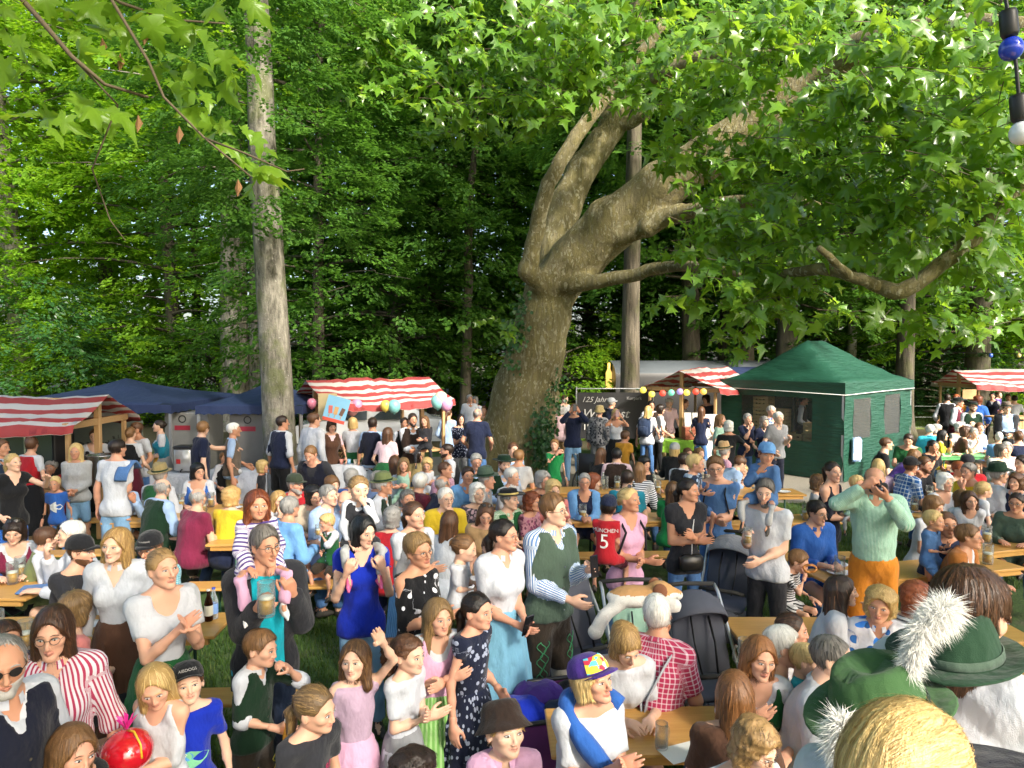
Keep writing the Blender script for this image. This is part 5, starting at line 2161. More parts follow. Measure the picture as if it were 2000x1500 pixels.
def person(px, py, kind, pose, ang, arms, hair, tops, bottom, extra, label, depth=None, H=None, base=0.0, group=None):
 global NP
 NP += 1
 rng = np.random.RandomState(NP * 13 + 5)
 k, H0, bulk = KIND[kind]
 ex = dict((e.split('=') + ['1'])[:2] for e in extra.split() if e)
 H = float(ex.get('H', H0 * (1 + .018 * rng.randn())))
 bulk = float(ex.get('bulk', bulk * (1 + .05 * rng.randn())))
 a = [float(q) for q in ang.split(',')] + [0, 0, 0, 0]
 yaw, hy, hp = a[0], a[1], a[2]
 lean = float(ex.get('lean', 14 if pose == 'sit' else 3))
 roll = float(ex.get('roll', rng.randn() * 4))
 ar = arms.split(',')
 R = make_rig(kind, pose, H, bulk, lean, hy, hp, roll, ar)
 top = R.top.copy()
 yw = radians(yaw)
 tw = rotz(yw) @ top
 zb = float(ex.get('base', base))
 if 'D' in ex:
  W = at_d(px, py, float(ex['D']))
  loc = W - tw
 else:
  W = at_z(px, py, tw[2] + zb)
  loc = np.array([W[0] - tw[0], W[1] - tw[1], zb])
 d = W[1]
 lod = 0 if d < 4.9 else (1 if d < 9.0 else 2)
 root = empty('person', loc, yw, label, 'person', group)
 skin = skinmat(ex.get('skin', 'aabbcce'[rng.randint(7)]))
 covers = []
 hairt, _, hairc = hair.partition(':')
 # clothes
 shoem = plain('shoe_' + ex.get('shoe', 'dark'), {'dark': (.04, .035, .03), 'white': (.7, .7, .7), 'brown': (.16, .09, .05), 'pink': (.7, .12, .3), 'silver': (.6, .6, .58)}[ex.get('shoe', 'dark')], .6)
 tg = [GAR[q.split(':')[0]] for q in tops.split('+') if q]
 unt = [g[3] for g in tg if g[0] not in ('vest', 'jacket', 'cardigan', 'bodice')]
 wst = min(unt) + .035 if unt and min(unt) < -.02 else .11
 wth = .006 if wst < .1 else .017
 if pose != 'st':
  wst = max(wst, .05)
 if bottom:
  bn, _, bc = bottom.partition(':')
  bm = cloth(bc)
  if bn == 'trousers':
   covers.append(leg_garment(R, lod, bm, root, 'trousers', 1.93, wth, NP, wst))
  elif bn == 'shorts':
   covers.append(leg_garment(R, lod, bm, root, 'shorts', .92, wth + .004, NP, wst))
  elif bn == 'leder':
   covers.append(leg_garment(R, lod, bm, root, 'lederhosen', .95, .018, NP, .13))
  elif bn == 'leggings':
   covers.append(leg_garment(R, lod, bm, root, 'leggings', 1.9, .003, NP, wst))
  elif bn == 'skirt':
   covers.append(skirt_garment(R, lod, bm, root, float(ex.get('sl', .62)), NP))
   if 'apron' in ex:
    skirt_garment(R, lod, cloth(ex['apron']), root, float(ex.get('sl', .62)) * .95, NP, 'apron', True)
 tl = tops.split('+')
 for ti, tp in enumerate(tl):
  if not tp:
   continue
  gn, _, gc = tp.partition(':')
  nm, sl, nk, hem, th = GAR[gn]
  m = cloth(gc)
  covers.append(top_garment(R, lod, m, root, nm, sl, nk, hem, th, NP * 3 + len(covers), .004 if nm in ('vest', 'bodice') else (.0035 if ti < len(tl) - 1 else .006)))
  if gn in ('shirt', 'rshirt', 'ushirt', 'urshirt', 'sshirt', 'polo', 'lblouse'):
   collar(R, lod, m, root)
 if 'noshoe' not in ex:
  shoes(R, lod, shoem, root)
 if 'sock' in ex:
  c = leg_garment(R, lod, cloth(ex['sock']), root, 'stockings', 1.97, .002, NP, -.3)
 browm = hairmat(hairc.split('.')[0] if hairc and hairc not in ('white',) else 'grey') if True else None
 body_mesh(R, lod, skin, root, covers, browm, rng, hairt + ('^' if 'hat' in ex else '') if hairt and hairt != 'none' else None)
 if hairt and hairt != 'none':
  head_child('hair', hair_geo(hairt + ('^' if 'hat' in ex else ''), k, 3 if d < 2.1 else lod), hairmat(hairc), root, R)
 if 'beard' in ex:
  head_child('beard', beard_geo(lod, ex['beard'] == 'full'), hairmat(hairc if hairc else 'grey'), root, R)
 if 'glasses' in ex:
  head_child('spectacles', specs_geo(ex['glasses'] == 'sun'), M_SHADE if ex['glasses'] == 'sun' else (M_FRAME if rng.rand() < .6 else M_FRAME2), root, R)
 if 'shades' in ex:   # sunglasses pushed up on the head
  head_child('sunglasses', specs_geo(True), M_SHADE, root, R, (1.05, 1.0, 1.0), (0, .045, .085), -.55)
 if 'hat' in ex:
  ht, _, hc = ex['hat'].partition(':')
  m = cloth(hc)
  tilt = radians(float(ex.get('tilt', -5)))
  h = head_child('hat', hat_geo(ht), m, root, R, (1.05, 1.05, 1.0), (0, .0, .002), tilt)
  if ht in ('trach', 'flat'):
   bnd = obj('hat_band', band_geo(), None, h)
   setmat(bnd, M_GOLDCORD if ex.get('cord') == 'gold' else cloth(ex.get('cord', 'dgreen')))
   if 'feather' in ex:
    fe = obj('feather', feather_geo(), None, h)
    setmat(fe, M_FEATHER)
 R.covers = covers
 PEOPLE[label] = (R, root, loc, yw)
 return R, root


def at_person(label, off):
 """world point at an offset (x left, forward, up) from the base of a person"""
 R, root, loc, yw = PEOPLE[label]
 return loc + rotz(yw) @ np.asarray(off, float)

# ------------------------------------------------------------------ the crowd
# head-top place in the photograph | kind | pose | body yaw, head yaw, head pitch | right arm, left arm | hair | clothes | legs | extras | label
CROWD = '''
# --- front row, standing
3|1243|m|st|72,-30,5|down,bent|thin:grey|shirt:white+vest:dnavy|trousers:black|glasses=sun beard H=1.76|person in dark navy vest and white shirt wearing reddish sunglasses
100|1192|w|st|20,0,8|face,down|long.s:brown|urshirt:rstripe|trousers:black|glasses bulk=1.12 H=1.70|person in red and white striped blouse covering the mouth with one hand
150|1420|g|st|70,-10,5|down,down|long:lbrown|tee:black|trousers:denim|H=1.36|child with long brown hair beside the child holding a red balloon
295|1310|g|st|-15,35,22|hold,hold|long.s:lblond|tank:white|skirt:white|H=1.36|child in white ruffled top clutching a shiny red balloon
363|1297|b|st|25,5,-12|down,down|short:brown|tee:royal|trousers:denim|hat=cap:black H=1.27 tilt=-12|child in blue fish tee shirt and black flat-brim cap
228|1033|w|st|10,-12,2|down,down|long.s:blond|lblouse:white|skirt:brown|H=1.70|person in loose white button blouse standing behind the clapping one
315|1075|w|st|48,5,-4|clap,clap|bun.l:dblond|blouse:white|skirt:green|sl=.6 H=1.72|person in white lace blouse and green skirt clapping
150|1157|w|sit|140,20,0|table,table|bob:dblond|tsweat:coral|skirt:black|H=1.64|person in coral sweater seen from behind with a smooth bob
518|1030|m|st|28,18,2|mugh,leg|short:sp|tee:cyan+jacket:charcoal|trousers:dkdenim|glasses H=1.80 bulk=1.12|person in cyan shirt and dark jacket holding a beer mug
503|957|c|ride|28,5,0|lap,lap|long.s:red|sweater:lstripe|leggings:pink|D=4.42 H=.90 shoe=white|small child in lilac striped top riding on the dark jacket
515|1232|b|st|70,10,6|clasp,drink|short:lbrown|rshirt:white+vest:dgreen|leder:leder|H=1.28|child in dark green vest and embroidered leather shorts biting a finger
620|1345|g|st|55,20,8|down,down|pony:dblond|tee:charcoal|trousers:denim|H=1.34|child in dark tee shirt with pale hair clips and low ponytail
693|1252|g|st|35,-40,-8|down,wave|long.s:lbrown|sleeveless:lilac|skirt:pink|H=1.30|child in lavender ruffled top shading the face with a raised arm
800|1243|g|st|62,-4,2|cross,cross2|curlypony:brown|tee:white|skirt:grey|H=1.30|child in white tee with big curly ponytail and dark red choker
858|1172|g|st|25,8,0|cross2,cross|long:dblond|blouse:white+bodice:pink|skirt:gdirn|H=1.38 sl=.7|child in pink and green dirndl with crossed arms
935|1160|g|st|60,0,2|down,clasp|pony:dark|dress:ndots|skirt:ndots|H=1.42 sl=.6|child in navy speckled dress with hands clasped
985|1380|b|st|10,20,-12|down,down|short^:blond|sshirt:pink|leder:leder|hat=bucket:dbrown H=1.32 tilt=-17|child in pink shirt and dark brown bucket hat
810|1465|b|st|150,0,10|down,down|curly:dark|tee:grey|trousers:denim|H=1.26|child with dark curls between the dirndl child and the brown hat
715|1010|w|st|20,25,14|leg,leg|long.x:black|top:royal|trousers:ldenim|H=1.70|person in royal blue top carrying a child on the shoulders
702|930|c|ride|20,10,6|lap,chin|bun:dblond|shirt:white+vest:charcoal|leggings:lgrey|D=5.27 H=.95 shoe=pink|child in grey pinafore and pink shoes riding on the blue top
815|1045|w|st|55,-8,0|cross,cross|pix:dblond|sleeveless:dots|trousers:black|glasses H=1.66|person in black sleeveless top with white polka dots
808|980|w|st|40,12,0|cross,cross|pony:brown|blouse:white+bodice:grey|skirt:dirn|H=1.66|person in white knit blouse and grey bodice with brown ponytail
985|1015|w|st|40,25,0|clasp,clasp|pony:dark|polo:white|skirt:aqua|glasses H=1.72 sl=.7|person in white blouse and light blue skirt holding a phone
912|1045|c|held|70,10,10|hold,hold2|bun:lbrown|tee:white|leggings:lgrey|D=4.97 H=.95|toddler in white tee carried beside the light blue skirt
957|1052|c|st|-20,-20,20|down,down|short:brown|tee:white|trousers:denim|D=5.45 H=1.02|small brown haired child peeping past the carried toddler
1080|966|m|st|40,22,-2|clasp,mug|short:lbrown|shirt:bstripe+vest:sage|leder:leder|glasses H=1.84 bulk=.95 sock=offwhite|person in sage green vest, striped shirt and embroidered leather breeches
1228|952|w|st|25,25,-4|hold,hold|bun.l:lblond|top:pink|trousers:ldenim|shades H=1.70|person in pink tee and jeans carrying a child in red
1191|970|c|held|160,0,8|hold2,hold|short:dark|tee:red|shorts:burg|D=6.03 H=1.0 hat=cap:navy|child in red football shirt and navy cap being carried
1345|935|w|st|10,40,0|cross,cross2|pony:dark|top:charcoal|trousers:denim|H=1.70|person in black tee and jeans with small black shoulder bag
1395|893|m|st|-25,8,8|hold,hold|short:lbrown|tee:denim|trousers:denim|glasses H=1.80|person in faded blue tee and spectacles carrying a toddler
1360|888|t|held|40,30,4|hold,hold2|short:lblond|tee:bfloral|shorts:denim|D=7.16 H=.98|blond toddler in patterned navy shirt on the arm
1495|938|m|st|-40,10,8|mug,clasp|short:sp|tee:white|trousers:charcoal|beard H=1.74 bulk=1.05|person in pale grey tee with short beard holding a beer glass
1500|868|c|ride|-35,30,4|face,lap|short:red|sweater:denim|leggings:lgrey|D=6.45 H=.95 hat=cap:sky|child in bright blue cap riding on the pale grey tee
1706|912|m|st|-22,2,6|camera,cup|bald:grey|shirt:gstripe|trousers:orange|H=1.87 bulk=1.15|person in mint striped shirt and orange trousers photographing with a camera
1627|902|w|st|40,-30,0|hold,hold|pony.s:dark|tank:dnavy|trousers:black|H=1.70|person in dark sleeveless dress holding a baby
1673|930|bb|held|-20,30,0|hold,hold2|short:lblond|tee:mint|leggings:lgrey|D=7.55 H=.74|fair haired baby in mint top held by the dark dress
1603|930|b|st|60,-20,4|down,down|curly:lbrown|tee:grey|trousers:denim|H=1.34|curly haired child behind the dark sleeveless dress
# --- seated at the near tables
1280|1165|om|sit|150,25,0|table,chin|short:white|sshirt:plaid|trousers:denim|glasses bulk=1.22|person with white hair in red checked shirt and grey braces
1227|1235|w|sit|5,15,28|table2,table|bob:blond|tee:white|trousers:denim|lean=20|person in white tee bending over the table beside a camera strap
1150|1285|w|sit|28,15,-10|clap,clap|hatbob:lblond|tee:white|trousers:denim|hat=cap:purple H=1.70 tilt=-12|person in colourful purple cap clapping with a blue sweater round the shoulders
1433|1313|w|sit|168,0,0|table,table|long.x:chest|tee:brown|trousers:denim|H=1.68|person with very long chestnut hair and brown dress seen from behind
1490|1248|w|sit|-10,15,4|face,table|long:chest|blouse:white+bodice:green|skirt:green|H=1.66|person with auburn fringe eating with fingers
1492|1420|w|sit|15,25,20|table,table|wavy:dblond|tee:white|trousers:denim|H=1.60 glasses|person with ash blond hair behind the long chestnut hair
1530|1227|ow|sit|75,0,0|table,table|pix:white|tee:lblue|trousers:navy|H=1.62|person with short silver hair beside the bald baby
1548|1200|g|sit|40,30,0|table,table|pony:brown|tee:white|trousers:denim|H=1.36|child with brown ponytail peeping out behind the silver haired person
1578|1258|bb|held|55,10,5|hold,hold|crop:lblond|tee:turq|leggings:lgrey|D=3.88 H=.74|bald baby in teal top on a lap
1630|1243|m|sit|55,8,4|table,table|crop:sp|shirt:white|trousers:black|H=1.80 bulk=1.1|person in white shirt with dark braces and cropped grey hair
1645|1123|w|sit|70,5,0|table,chin|long.x:brown|lblouse:white|skirt:denim|H=1.66|person in white blouse with long wavy brown hair
1722|1152|ow|sit|-30,-5,4|table,table|curly:lblond|sshirt:floral|trousers:navy|H=1.64|person with blond curls in colourful floral blouse
1790|1138|w|sit|120,0,0|table,table|wavy:red|tee:nstripe|trousers:denim|H=1.62|person in navy striped top behind the white feather
1598|980|m|sit|15,10,6|table,table2|short:dark|ushirt:blue|trousers:denim|H=1.78 glasses=0|person in bright blue shirt at the table corner
1568|1078|c|sit|45,10,20|chin,table|short:lbrown|tee:bwstripe|leggings:charcoal|H=1.08|small child in striped tee eating a pretzel
1848|1000|m|sit|20,-30,0|hold,hold|crop:brown|tee:navy|trousers:denim|H=1.78|person in navy tee holding a toddler at table
1825|998|t|held|30,10,0|hold,hold2|short:lblond|sshirt:denim|shorts:denim|D=6.55 H=.90|fair toddler in light denim shirt on a lap
1893|1025|ow|sit|40,15,0|table,table|short:lbrown|vtee:white+cardigan:rust|trousers:denim|glasses H=1.66|person in rust cardigan and spectacles with white top
1986|964|w|sit|-40,-10,5|table,table|bun.l:dark|sweater:sage|trousers:denim|glasses H=1.66|person in sage sweater with patterned hair band
10|1213|w|sit|60,0,0|table,table|short:brown|tee:navy|trousers:denim|glasses H=1.60|person in round glasses behind the reddish sunglasses
27|1018|w|sit|30,-10,14|table,table|bob:dark|blouse:white+bodice:maroon|skirt:black|shades H=1.62|person in maroon dirndl with sunglasses pushed up at the beer mugs
94|1030|b|sit|120,20,10|table,table|short:brown|shirt:white+vest:olive|trousers:leder|H=1.45|child in olive vest at the table beside the maroon dirndl
137|1018|om|sit|-60,10,0|chin,table|short:white|ushirt:white|trousers:denim|H=1.76|person with white hair in white shirt resting chin on hand
160|1050|m|sit|75,10,4|chin,table|crop:brown|tee:charcoal|trousers:black|hat=cap:black beard H=1.78|person in black tee shirt and black cap at the table
290|1045|m|sit|-20,15,8|table,table|short:brown|sshirt:tplaid|trousers:khaki|hat=cap:black glasses H=1.76|person in teal checked shirt and black lettered cap
# --- middle tables
388|953|om|sit|150,25,0|table,table|bald:grey|tee:maroon|trousers:dkdenim|bulk=1.25|heavy person in maroon tee shirt seen from behind
453|954|w|sit|165,-20,0|table,table|curly:blond|tee:yellow|skirt:navy|H=1.64|person in yellow tee with curly blond hair seen from behind
244|934|w|sit|50,0,22|table,chin|bob:blond|ushirt:lblue|trousers:blue|H=1.66 lean=18|person in pale blue blouse reading at the table end
320|935|m|sit|150,15,0|table,table|bald:grey|shirt:lblue+vest:dgreen|trousers:leder|bulk=1.1|balding person in dark green vest over pale blue shirt
314|911|m|sit|170,0,0|table,table|short:grey|shirt:white+vest:green|leder:leder|hat=trach:khaki H=1.76|person in pin covered khaki hat and green vest
386|906|w|sit|15,35,0|table,table|bob:black|blouse:white+bodice:blue|skirt:navy|glasses bulk=1.15|person with black bob in white blouse with blue straps
567|970|om|sit|140,10,0|table,table|short:grey|sweater:sky|trousers:denim|bulk=1.1|grey haired person in light blue sweater seen from behind
634|1004|t|held|-35,-20,10|hold,drink|short:lblond|rshirt:white+vest:green|shorts:leder|D=7.35 H=.98|toddler in green vest drinking from a glass
578|928|om|sit|60,5,4|table,table|short:grey|jacket:red+tee:red|trousers:denim|hat=cap:camo beard|person in red jacket and camouflage cap
611|952|w|sit|25,20,6|table,table|curly:black|tee:offwhite+cardigan:cream|skirt:black|glasses H=1.66|person with big black curls in cream jacket
543|959|g|sit|40,0,4|chin,table|long.s:blond|tee:white|trousers:denim|H=1.5|blond child with hand to the face behind the blue sweater
640|948|m|sit|60,0,0|table,table|short:grey|sshirt:lblue|trousers:denim||person in pale blue shirt beside the cream jacket
649|931|ow|sit|30,20,4|table,table|bob:lbrown|tee:lpink|trousers:navy||person in pale pink top with grey brown bob
672|959|om|sit|-20,20,4|table,table|bald:lgrey|sshirt:lblue|trousers:denim||bald person in blue shirt behind the child on the shoulders
686|919|ow|sit|160,0,0|table,table|curly:grey|tee:blue|trousers:navy||grey curled person in blue seen from behind
751|930|om|sit|80,5,0|table,table|short:white|shirt:white+vest:dgreen|leder:leder|hat=trach:olive glasses|person in green felt hat with red badge and green vest
739|922|ow|sit|120,0,0|table,table|bob:grey|tee:lblue|trousers:navy||grey haired person half hidden by the green felt hat
770|890|w|sit|150,20,0|hold,hold|long:brown|tee:white|skirt:grey||person with long brown hair hugging a small child
789|895|c|held|-10,20,6|hold,hold|long.s:dblond|tank:mint|leggings:mint|D=10.4 H=1.05|small child in pale mint top being hugged
834|897|t|held|10,-10,14|hold,hold|curly:lblond|tee:white|shorts:lgrey|D=10.7 H=.95|curly blond toddler in white at the table
822|925|om|sit|140,30,0|table,table|short:white|polo:burg|trousers:navy|bulk=1.15|white haired person in dark burgundy polo shirt
795|957|ow|sit|10,15,-6|table,table|pix:grey|sshirt:lblue|trousers:navy||short grey haired person looking up behind the knit blouse
768|992|ow|sit|175,0,0|table,table|curly:grey|tee:red|trousers:navy||grey curled person in red vest seen from behind
872|867|m|sit|-75,0,0|table,table|short:dark|shirt:white+vest:black|leder:leder|beard H=1.80|bearded person in black vest and white shirt in profile
870|902|om|sit|60,10,0|table,table|crop:brown|sshirt:pplaid|trousers:denim|bulk=1.1|balding person in pink checked shirt
865|929|om|sit|120,20,0|table,table|bald:grey|polo:navy|trousers:denim|glasses bulk=1.15|person in navy polo shirt and spectacles leaning in
871|954|om|sit|15,15,0|table,table|short:white|polo:yellow|trousers:khaki|glasses bulk=1.15|white haired person in yellow polo shirt and spectacles
932|947|ow|sit|15,10,-4|table,table|curly:white|tee:dfloral|trousers:navy||white curled person in dark floral blouse
880|998|w|sit|150,20,0|table,table|long:brown|tee:white|skirt:white||person with long straight brown hair and white blouse from behind
951|987|w|sit|0,5,22|table,table|long:brown|tee:tan|trousers:denim|shades|person with sunglasses on long dark hair looking down
996|956|om|sit|40,20,0|table,bent|short:grey|shirt:gcheck+vest:green|leder:leder|hat=flat:black cord=gold feather|person in black hat with gold cord and green vest
931|887|om|sit|15,0,14|table,table|short:grey|shirt:lblue+vest:dgreen|leder:leder|glasses|grey haired person in spectacles and green vest by the trunk
914|912|m|sit|10,10,0|table,table2|short:dark|sshirt:sky|trousers:denim|bulk=1.05|dark haired person in sky blue shirt with folded arms
951|920|om|sit|80,0,0|table,table|short:grey|sshirt:grey|trousers:khaki|hat=trach:sage|person in pale green hat and grey check shirt
986|892|m|sit|20,0,4|table,table|short:brown|shirt:lblue+vest:dgreen|leder:leder|hat=flat:dgreen beard|bearded person in dark green hat before the trunk
1003|865|m|sit|30,0,0|table,table|short:brown|tee:lblue|trousers:denim||person in light blue leaning against the plane trunk
1013|878|m|sit|160,0,0|table,table|short:lbrown|tee:lgrey|trousers:denim||person in light grey tee seen from behind at the trunk
1000|915|om|sit|50,10,0|table,table|short:lgrey|sshirt:white|trousers:denim||old person in white shirt before the grey tee
1061|923|ow|sit|20,20,6|table,table|curly:grey|tee:bfloral|trousers:navy|glasses|grey haired person in blue patterned top and glasses
1081|940|ow|sit|10,10,6|table,table|curly:lblond|tee:coral|trousers:navy||blond white haired person in coral top
1040|962|ow|sit|60,0,0|table,table|wavy:red|tee:rfloral|skirt:maroon||person in rose patterned blouse beside the coral top
1142|925|ow|sit|0,0,0|table2,table2|short:grey|vtee:navy+cardigan:sky|trousers:navy|glasses H=1.68|person in light blue cardigan with folded hands
1162|925|w|sit|60,20,8|table,table|bob:red|tee:navy|trousers:denim||red haired person behind the light blue cardigan
1225|918|m|sit|170,0,0|table,table|short:dark|tee:teal|trousers:denim|bulk=1.1|dark haired person in teal tee seen from behind
1248|903|w|sit|155,10,0|table,table|long:lbrown|sweater:nstripe|trousers:denim||person in navy striped sweater with long hair
1260|893|w|sit|30,0,8|table,table|bob:black|tee:black|trousers:black||person in black behind the striped sweater
1175|875|w|sit|120,20,0|table,table|long.s:brown|sweater:black|trousers:black||brown haired person in black beside the wheelchair
1204|875|m|sit|172,0,0|table,table|short:black|shirt:lpink+vest:dbrown|leder:leder|bulk=1.1|person in brown leather vest seen from behind
1319|867|ow|sit|150,0,0|table,table|bob:lblond|hoodie:black|trousers:black|hat=cap:lgrey|person in black hooded jacket and light cap
1337|885|m|sit|130,0,0|table,table|short:dark|shirt:white+vest:black|trousers:black||person in black vest beside the hooded jacket
1344|875|b|sit|20,0,0|table,table|short:brown|tee:grey|trousers:denim|H=1.4|dark haired child at the table behind the toddler
1367|875|b|sit|10,20,0|table,table|short:lbrown|tee:lgrey|trousers:denim|H=1.35|fair child at the table below the menu board
1314|940|w|sit|150,0,0|table,table|long.s:lbrown|tee:kgreen|trousers:denim|H=1.55|person in vivid green top next to the black tee
1415|868|om|sit|100,30,0|table,table|short:grey|sshirt:pplaid+vest:charcoal|trousers:denim|hat=trach:tan|person in tan hat and pink checked shirt
1453|908|c|sit|-20,0,14|table,table|crop:lblond|tee:mint|trousers:lgrey|H=1.0|tiny child eating at the far table end
1452|893|m|sit|100,0,30|table,table|short:brown|ushirt:lblue|trousers:denim|lean=40|person in pale blue stripes bending over a tiny child
# --- back row by the stalls on one side
2|858|m|st|90,0,0|down,down|short:brown|ushirt:bfloral|trousers:denim||person in dark patterned shirt at the striped stall edge
24|886|w|st|60,10,-4|bent,point|pony:lblond|top:black|trousers:blue|H=1.68|laughing person in black off shoulder top pointing
62|854|w|st|165,20,0|bent,down|short:brown|blouse:white+bodice:red|skirt:black|H=1.70 apron=red|person in red dirndl bodice seen from behind
100|899|om|sit|10,0,8|table,table|short:grey|polo:red|trousers:denim|D=10.9|grey haired person in red polo behind the small child
105|931|b|st|10,5,0|down,down|short:lblond|tee:blue|trousers:denim|H=1.20|smiling child in blue picture tee
148|867|w|st|15,0,0|clasp,clasp|long:lblond|sweater:lgrey|shorts:ldenim|H=1.60 shoe=white|youth in grey sweatshirt and pale denim shorts
184|839|w|st|20,0,10|bent,bent|bun:brown|blouse:white+bodice:black|skirt:black||server in black bodice and white blouse behind the stall post
230|858|m|st|170,-10,0|hold,down|short:dark|tee:white|shorts:ldenim|H=1.80|person in white tee with denim jacket over the shoulder
255|835|w|st|175,0,0|bent,bent|bun:lbrown|blouse:white+bodice:black|skirt:burg|H=1.70|person in black bodice and burgundy skirt from behind
239|835|w|st|160,0,0|bent,bent|long:dark|blouse:white+bodice:black|skirt:green||dark haired person next to the burgundy skirt
265|825|m|st|-20,-20,0|bent,bent|short:brown|tee:white|trousers:denim||person in white tee talking to the burgundy skirt
310|820|w|st|-60,-10,0|clasp,clasp|bun:dark|blouse:white+bodice:teal|skirt:grey|apron=gold H=1.70|person in blue dirndl with gold apron
398|823|m|st|130,30,0|down,reach|short:lbrown|polo:navy|trousers:dkdenim|glasses H=1.82|person in navy polo reaching out an arm
457|826|om|st|110,0,0|down,bent|short:white|sshirt:lblue+vest:taupe|trousers:khaki|H=1.74|white haired person in taupe vest
440|882|b|st|50,-10,0|bent,drink|short:lbrown|rshirt:white+vest:black|leder:leder|H=1.28|child in white shirt and black vest before the taupe vest
513|901|c|st|90,0,0|down,down|curly:lblond|tee:charcoal|shorts:denim|H=1.12|curly blond child in dark tee by the beech
552|813|m|st|150,-30,0|down,down|short:dark|rshirt:white+vest:navy|leder:black|H=1.80 sock=lblue|person in navy vest and black leather shorts before the beech
614|807|m|st|150,-20,0|down,down|short:brown|ushirt:white|trousers:black|H=1.86|tall person in long white shirt at the ice cream stall
603|873|m|st|-10,0,25|bent,bent|crop:lbrown|sweater:charcoal+vest:dnavy|trousers:black|H=1.70 lean=22|person in dark quilted vest bending forward
689|816|w|st|165,20,0|bent,bent|bob:lblond|blouse:white|skirt:green|H=1.68 sl=.75|person in white top and long green skirt with brown bag
649|822|w|st|30,0,10|bent,bent|bob:brown|tee:lpink+vest:brown|trousers:black||vendor in brown apron behind the ice cream counter
727|816|m|st|170,20,0|hip,down|short:dark|sshirt:lblue+vest:dnavy|trousers:black|H=1.72|youth in blue shirt and dark vest at the counter
758|835|w|sit|160,0,0|bent,bent|long:brown|tee:lpink|skirt:green|base=.25|person in green skirt sitting beside the stall
790|815|w|st|30,0,0|down,bent|bun:dark|tee:white+vest:black|trousers:denim||person in black top behind the bearded carrier
806|808|m|st|25,5,0|hold,hold|short:dark|shirt:white+vest:dbrown|trousers:khaki|beard H=1.80|bearded person in dark vest and khaki trousers carrying a child
828|812|c|held|-10,0,0|hold,hold|long.s:lbrown|sweater:charcoal|leggings:charcoal|D=12.4 H=1.05|small child in dark grey dress on the arm
875|798|w|st|160,0,0|bent,bent|pony:brown|sweater:lblue|trousers:white||person in pale blue tunic seen from behind
901|809|w|st|25,-10,0|mug,bent|long.s:black|tee:ndots|trousers:grey|glasses|person in black dotted blouse holding a plate
933|798|m|st|170,0,0|bent,bent|bald:grey|polo:navy|trousers:denim|H=1.82 bulk=1.12|bald person in navy polo beside the trunk
946|793|w|st|-10,0,0|down,down|short:brown|tee:tan|trousers:denim||brown haired person behind the bald navy polo
917|771|m|st|20,0,0|down,down|short:grey|sshirt:white|trousers:black||person in white shirt strolling on the path beyond
928|775|w|st|-20,0,0|down,down|bob:grey|tee:white|trousers:black||person in white blouse strolling on the path beyond
# --- back row right of the trunk
1083|858|b|st|20,-30,-4|drink,down|short:lbrown|tee:kgreen|shorts:kgreen|H=1.42|child in green football shirt drinking from a bottle
1122|789|m|st|0,0,-4|phone,phone|short:lbrown|sweater:navy|trousers:ldenim|H=1.80|person in navy zip jacket photographing with a phone
1096|793|ow|st|150,0,0|down,bent|bob:grey|sweater:lpink|trousers:tan||grey haired person in pale pink vest
1104|772|m|st|40,0,0|down,down|short:brown|tee:lgrey|trousers:khaki||person in grey tee on the lawn beyond the banner
1172|794|om|st|150,0,0|down,down|short:grey|ushirt:gfloral|trousers:grey|hat=bucket:khaki|person in khaki sun hat and leaf patterned shirt
1195|778|m|st|120,0,0|down,bent|short:grey|ushirt:navy|trousers:dkdenim|hat=cap:grey|person in navy shirt reading the black banner
1202|800|w|st|-5,0,-2|phone,phone|bob:lblond|tank:white|skirt:black|H=1.68|person in white tank top filming with a phone
1223|842|b|st|160,-30,10|down,down|short:brown|tee:mustard|shorts:denim|H=1.42|child in mustard tee by the slender trunk
1266|793|w|st|150,0,0|bent,down|long.s:blond|tee:white|trousers:denim|H=1.68|person in white tee and jeans with a denim backpack
1291|791|w|st|100,0,0|bent,bent|bob:dark|tee:white|trousers:black|bulk=1.2|person in wide white tee at the wine counter
1308|779|m|st|10,0,0|bent,bent|crop:grey|polo:lpink|trousers:khaki|hat=cap:offwhite|vendor in pale pink with a white cap in the wine stall
1340|780|w|st|60,0,10|bent,bent|bun:brown|tee:grey|trousers:black||vendor in grey tee in the wine stall
1378|772|m|st|-60,0,10|bent,bent|curly:brown|tee:charcoal|trousers:black|bulk=1.1|vendor in black pouring wine in the stall
1370|794|w|st|150,0,0|bent,bent|long:brown|tee:navy|trousers:denim||long haired customer before the wine stall
1272|783|m|st|10,0,0|bent,bent|short:black|shirt:white+vest:dbrown|trousers:black|glasses|vendor in brown vest and white shirt in the wine stall
1408|809|w|st|60,0,0|bent,down|long.s:lbrown|tee:mint|trousers:denim||person in mint tee beside the menu board
1423|822|ow|st|165,10,0|hip,bent|curly:white|tee:black|trousers:ldenim||white haired person in black tee seen from behind
1461|808|ow|st|20,0,0|chin,cross|short:grey|sshirt:navy|trousers:denim||grey haired person in navy with hand on chin
1493|814|ow|st|10,0,0|bent,mug|bob:grey|sshirt:navy|trousers:denim|glasses|grey haired person in navy cardigan and spectacles
1506|792|m|st|20,0,0|down,bent|crop:grey|sshirt:bplaid|trousers:denim|glasses|person in blue checked shirt before the tent window
1521|805|om|st|15,10,0|bent,mug|short:lgrey|polo:grey|trousers:dnavy|H=1.74|person in grey polo holding a pastry before the tent
1570|772|m|st|60,0,0|bent,bent|short:dark|shirt:white+vest:black|trousers:black|hat=flat:black D=17.3|helper in hat and vest inside the tent
# --- beyond on the other side
1732|854|m|sit|70,10,0|table,table|crop:brown|tee:black|trousers:denim|bulk=1.15|person in black tee at the green tent corner
1775|849|m|sit|-30,0,20|table,table|short:dark|tee:green|trousers:denim||dark haired person in green tee looking down
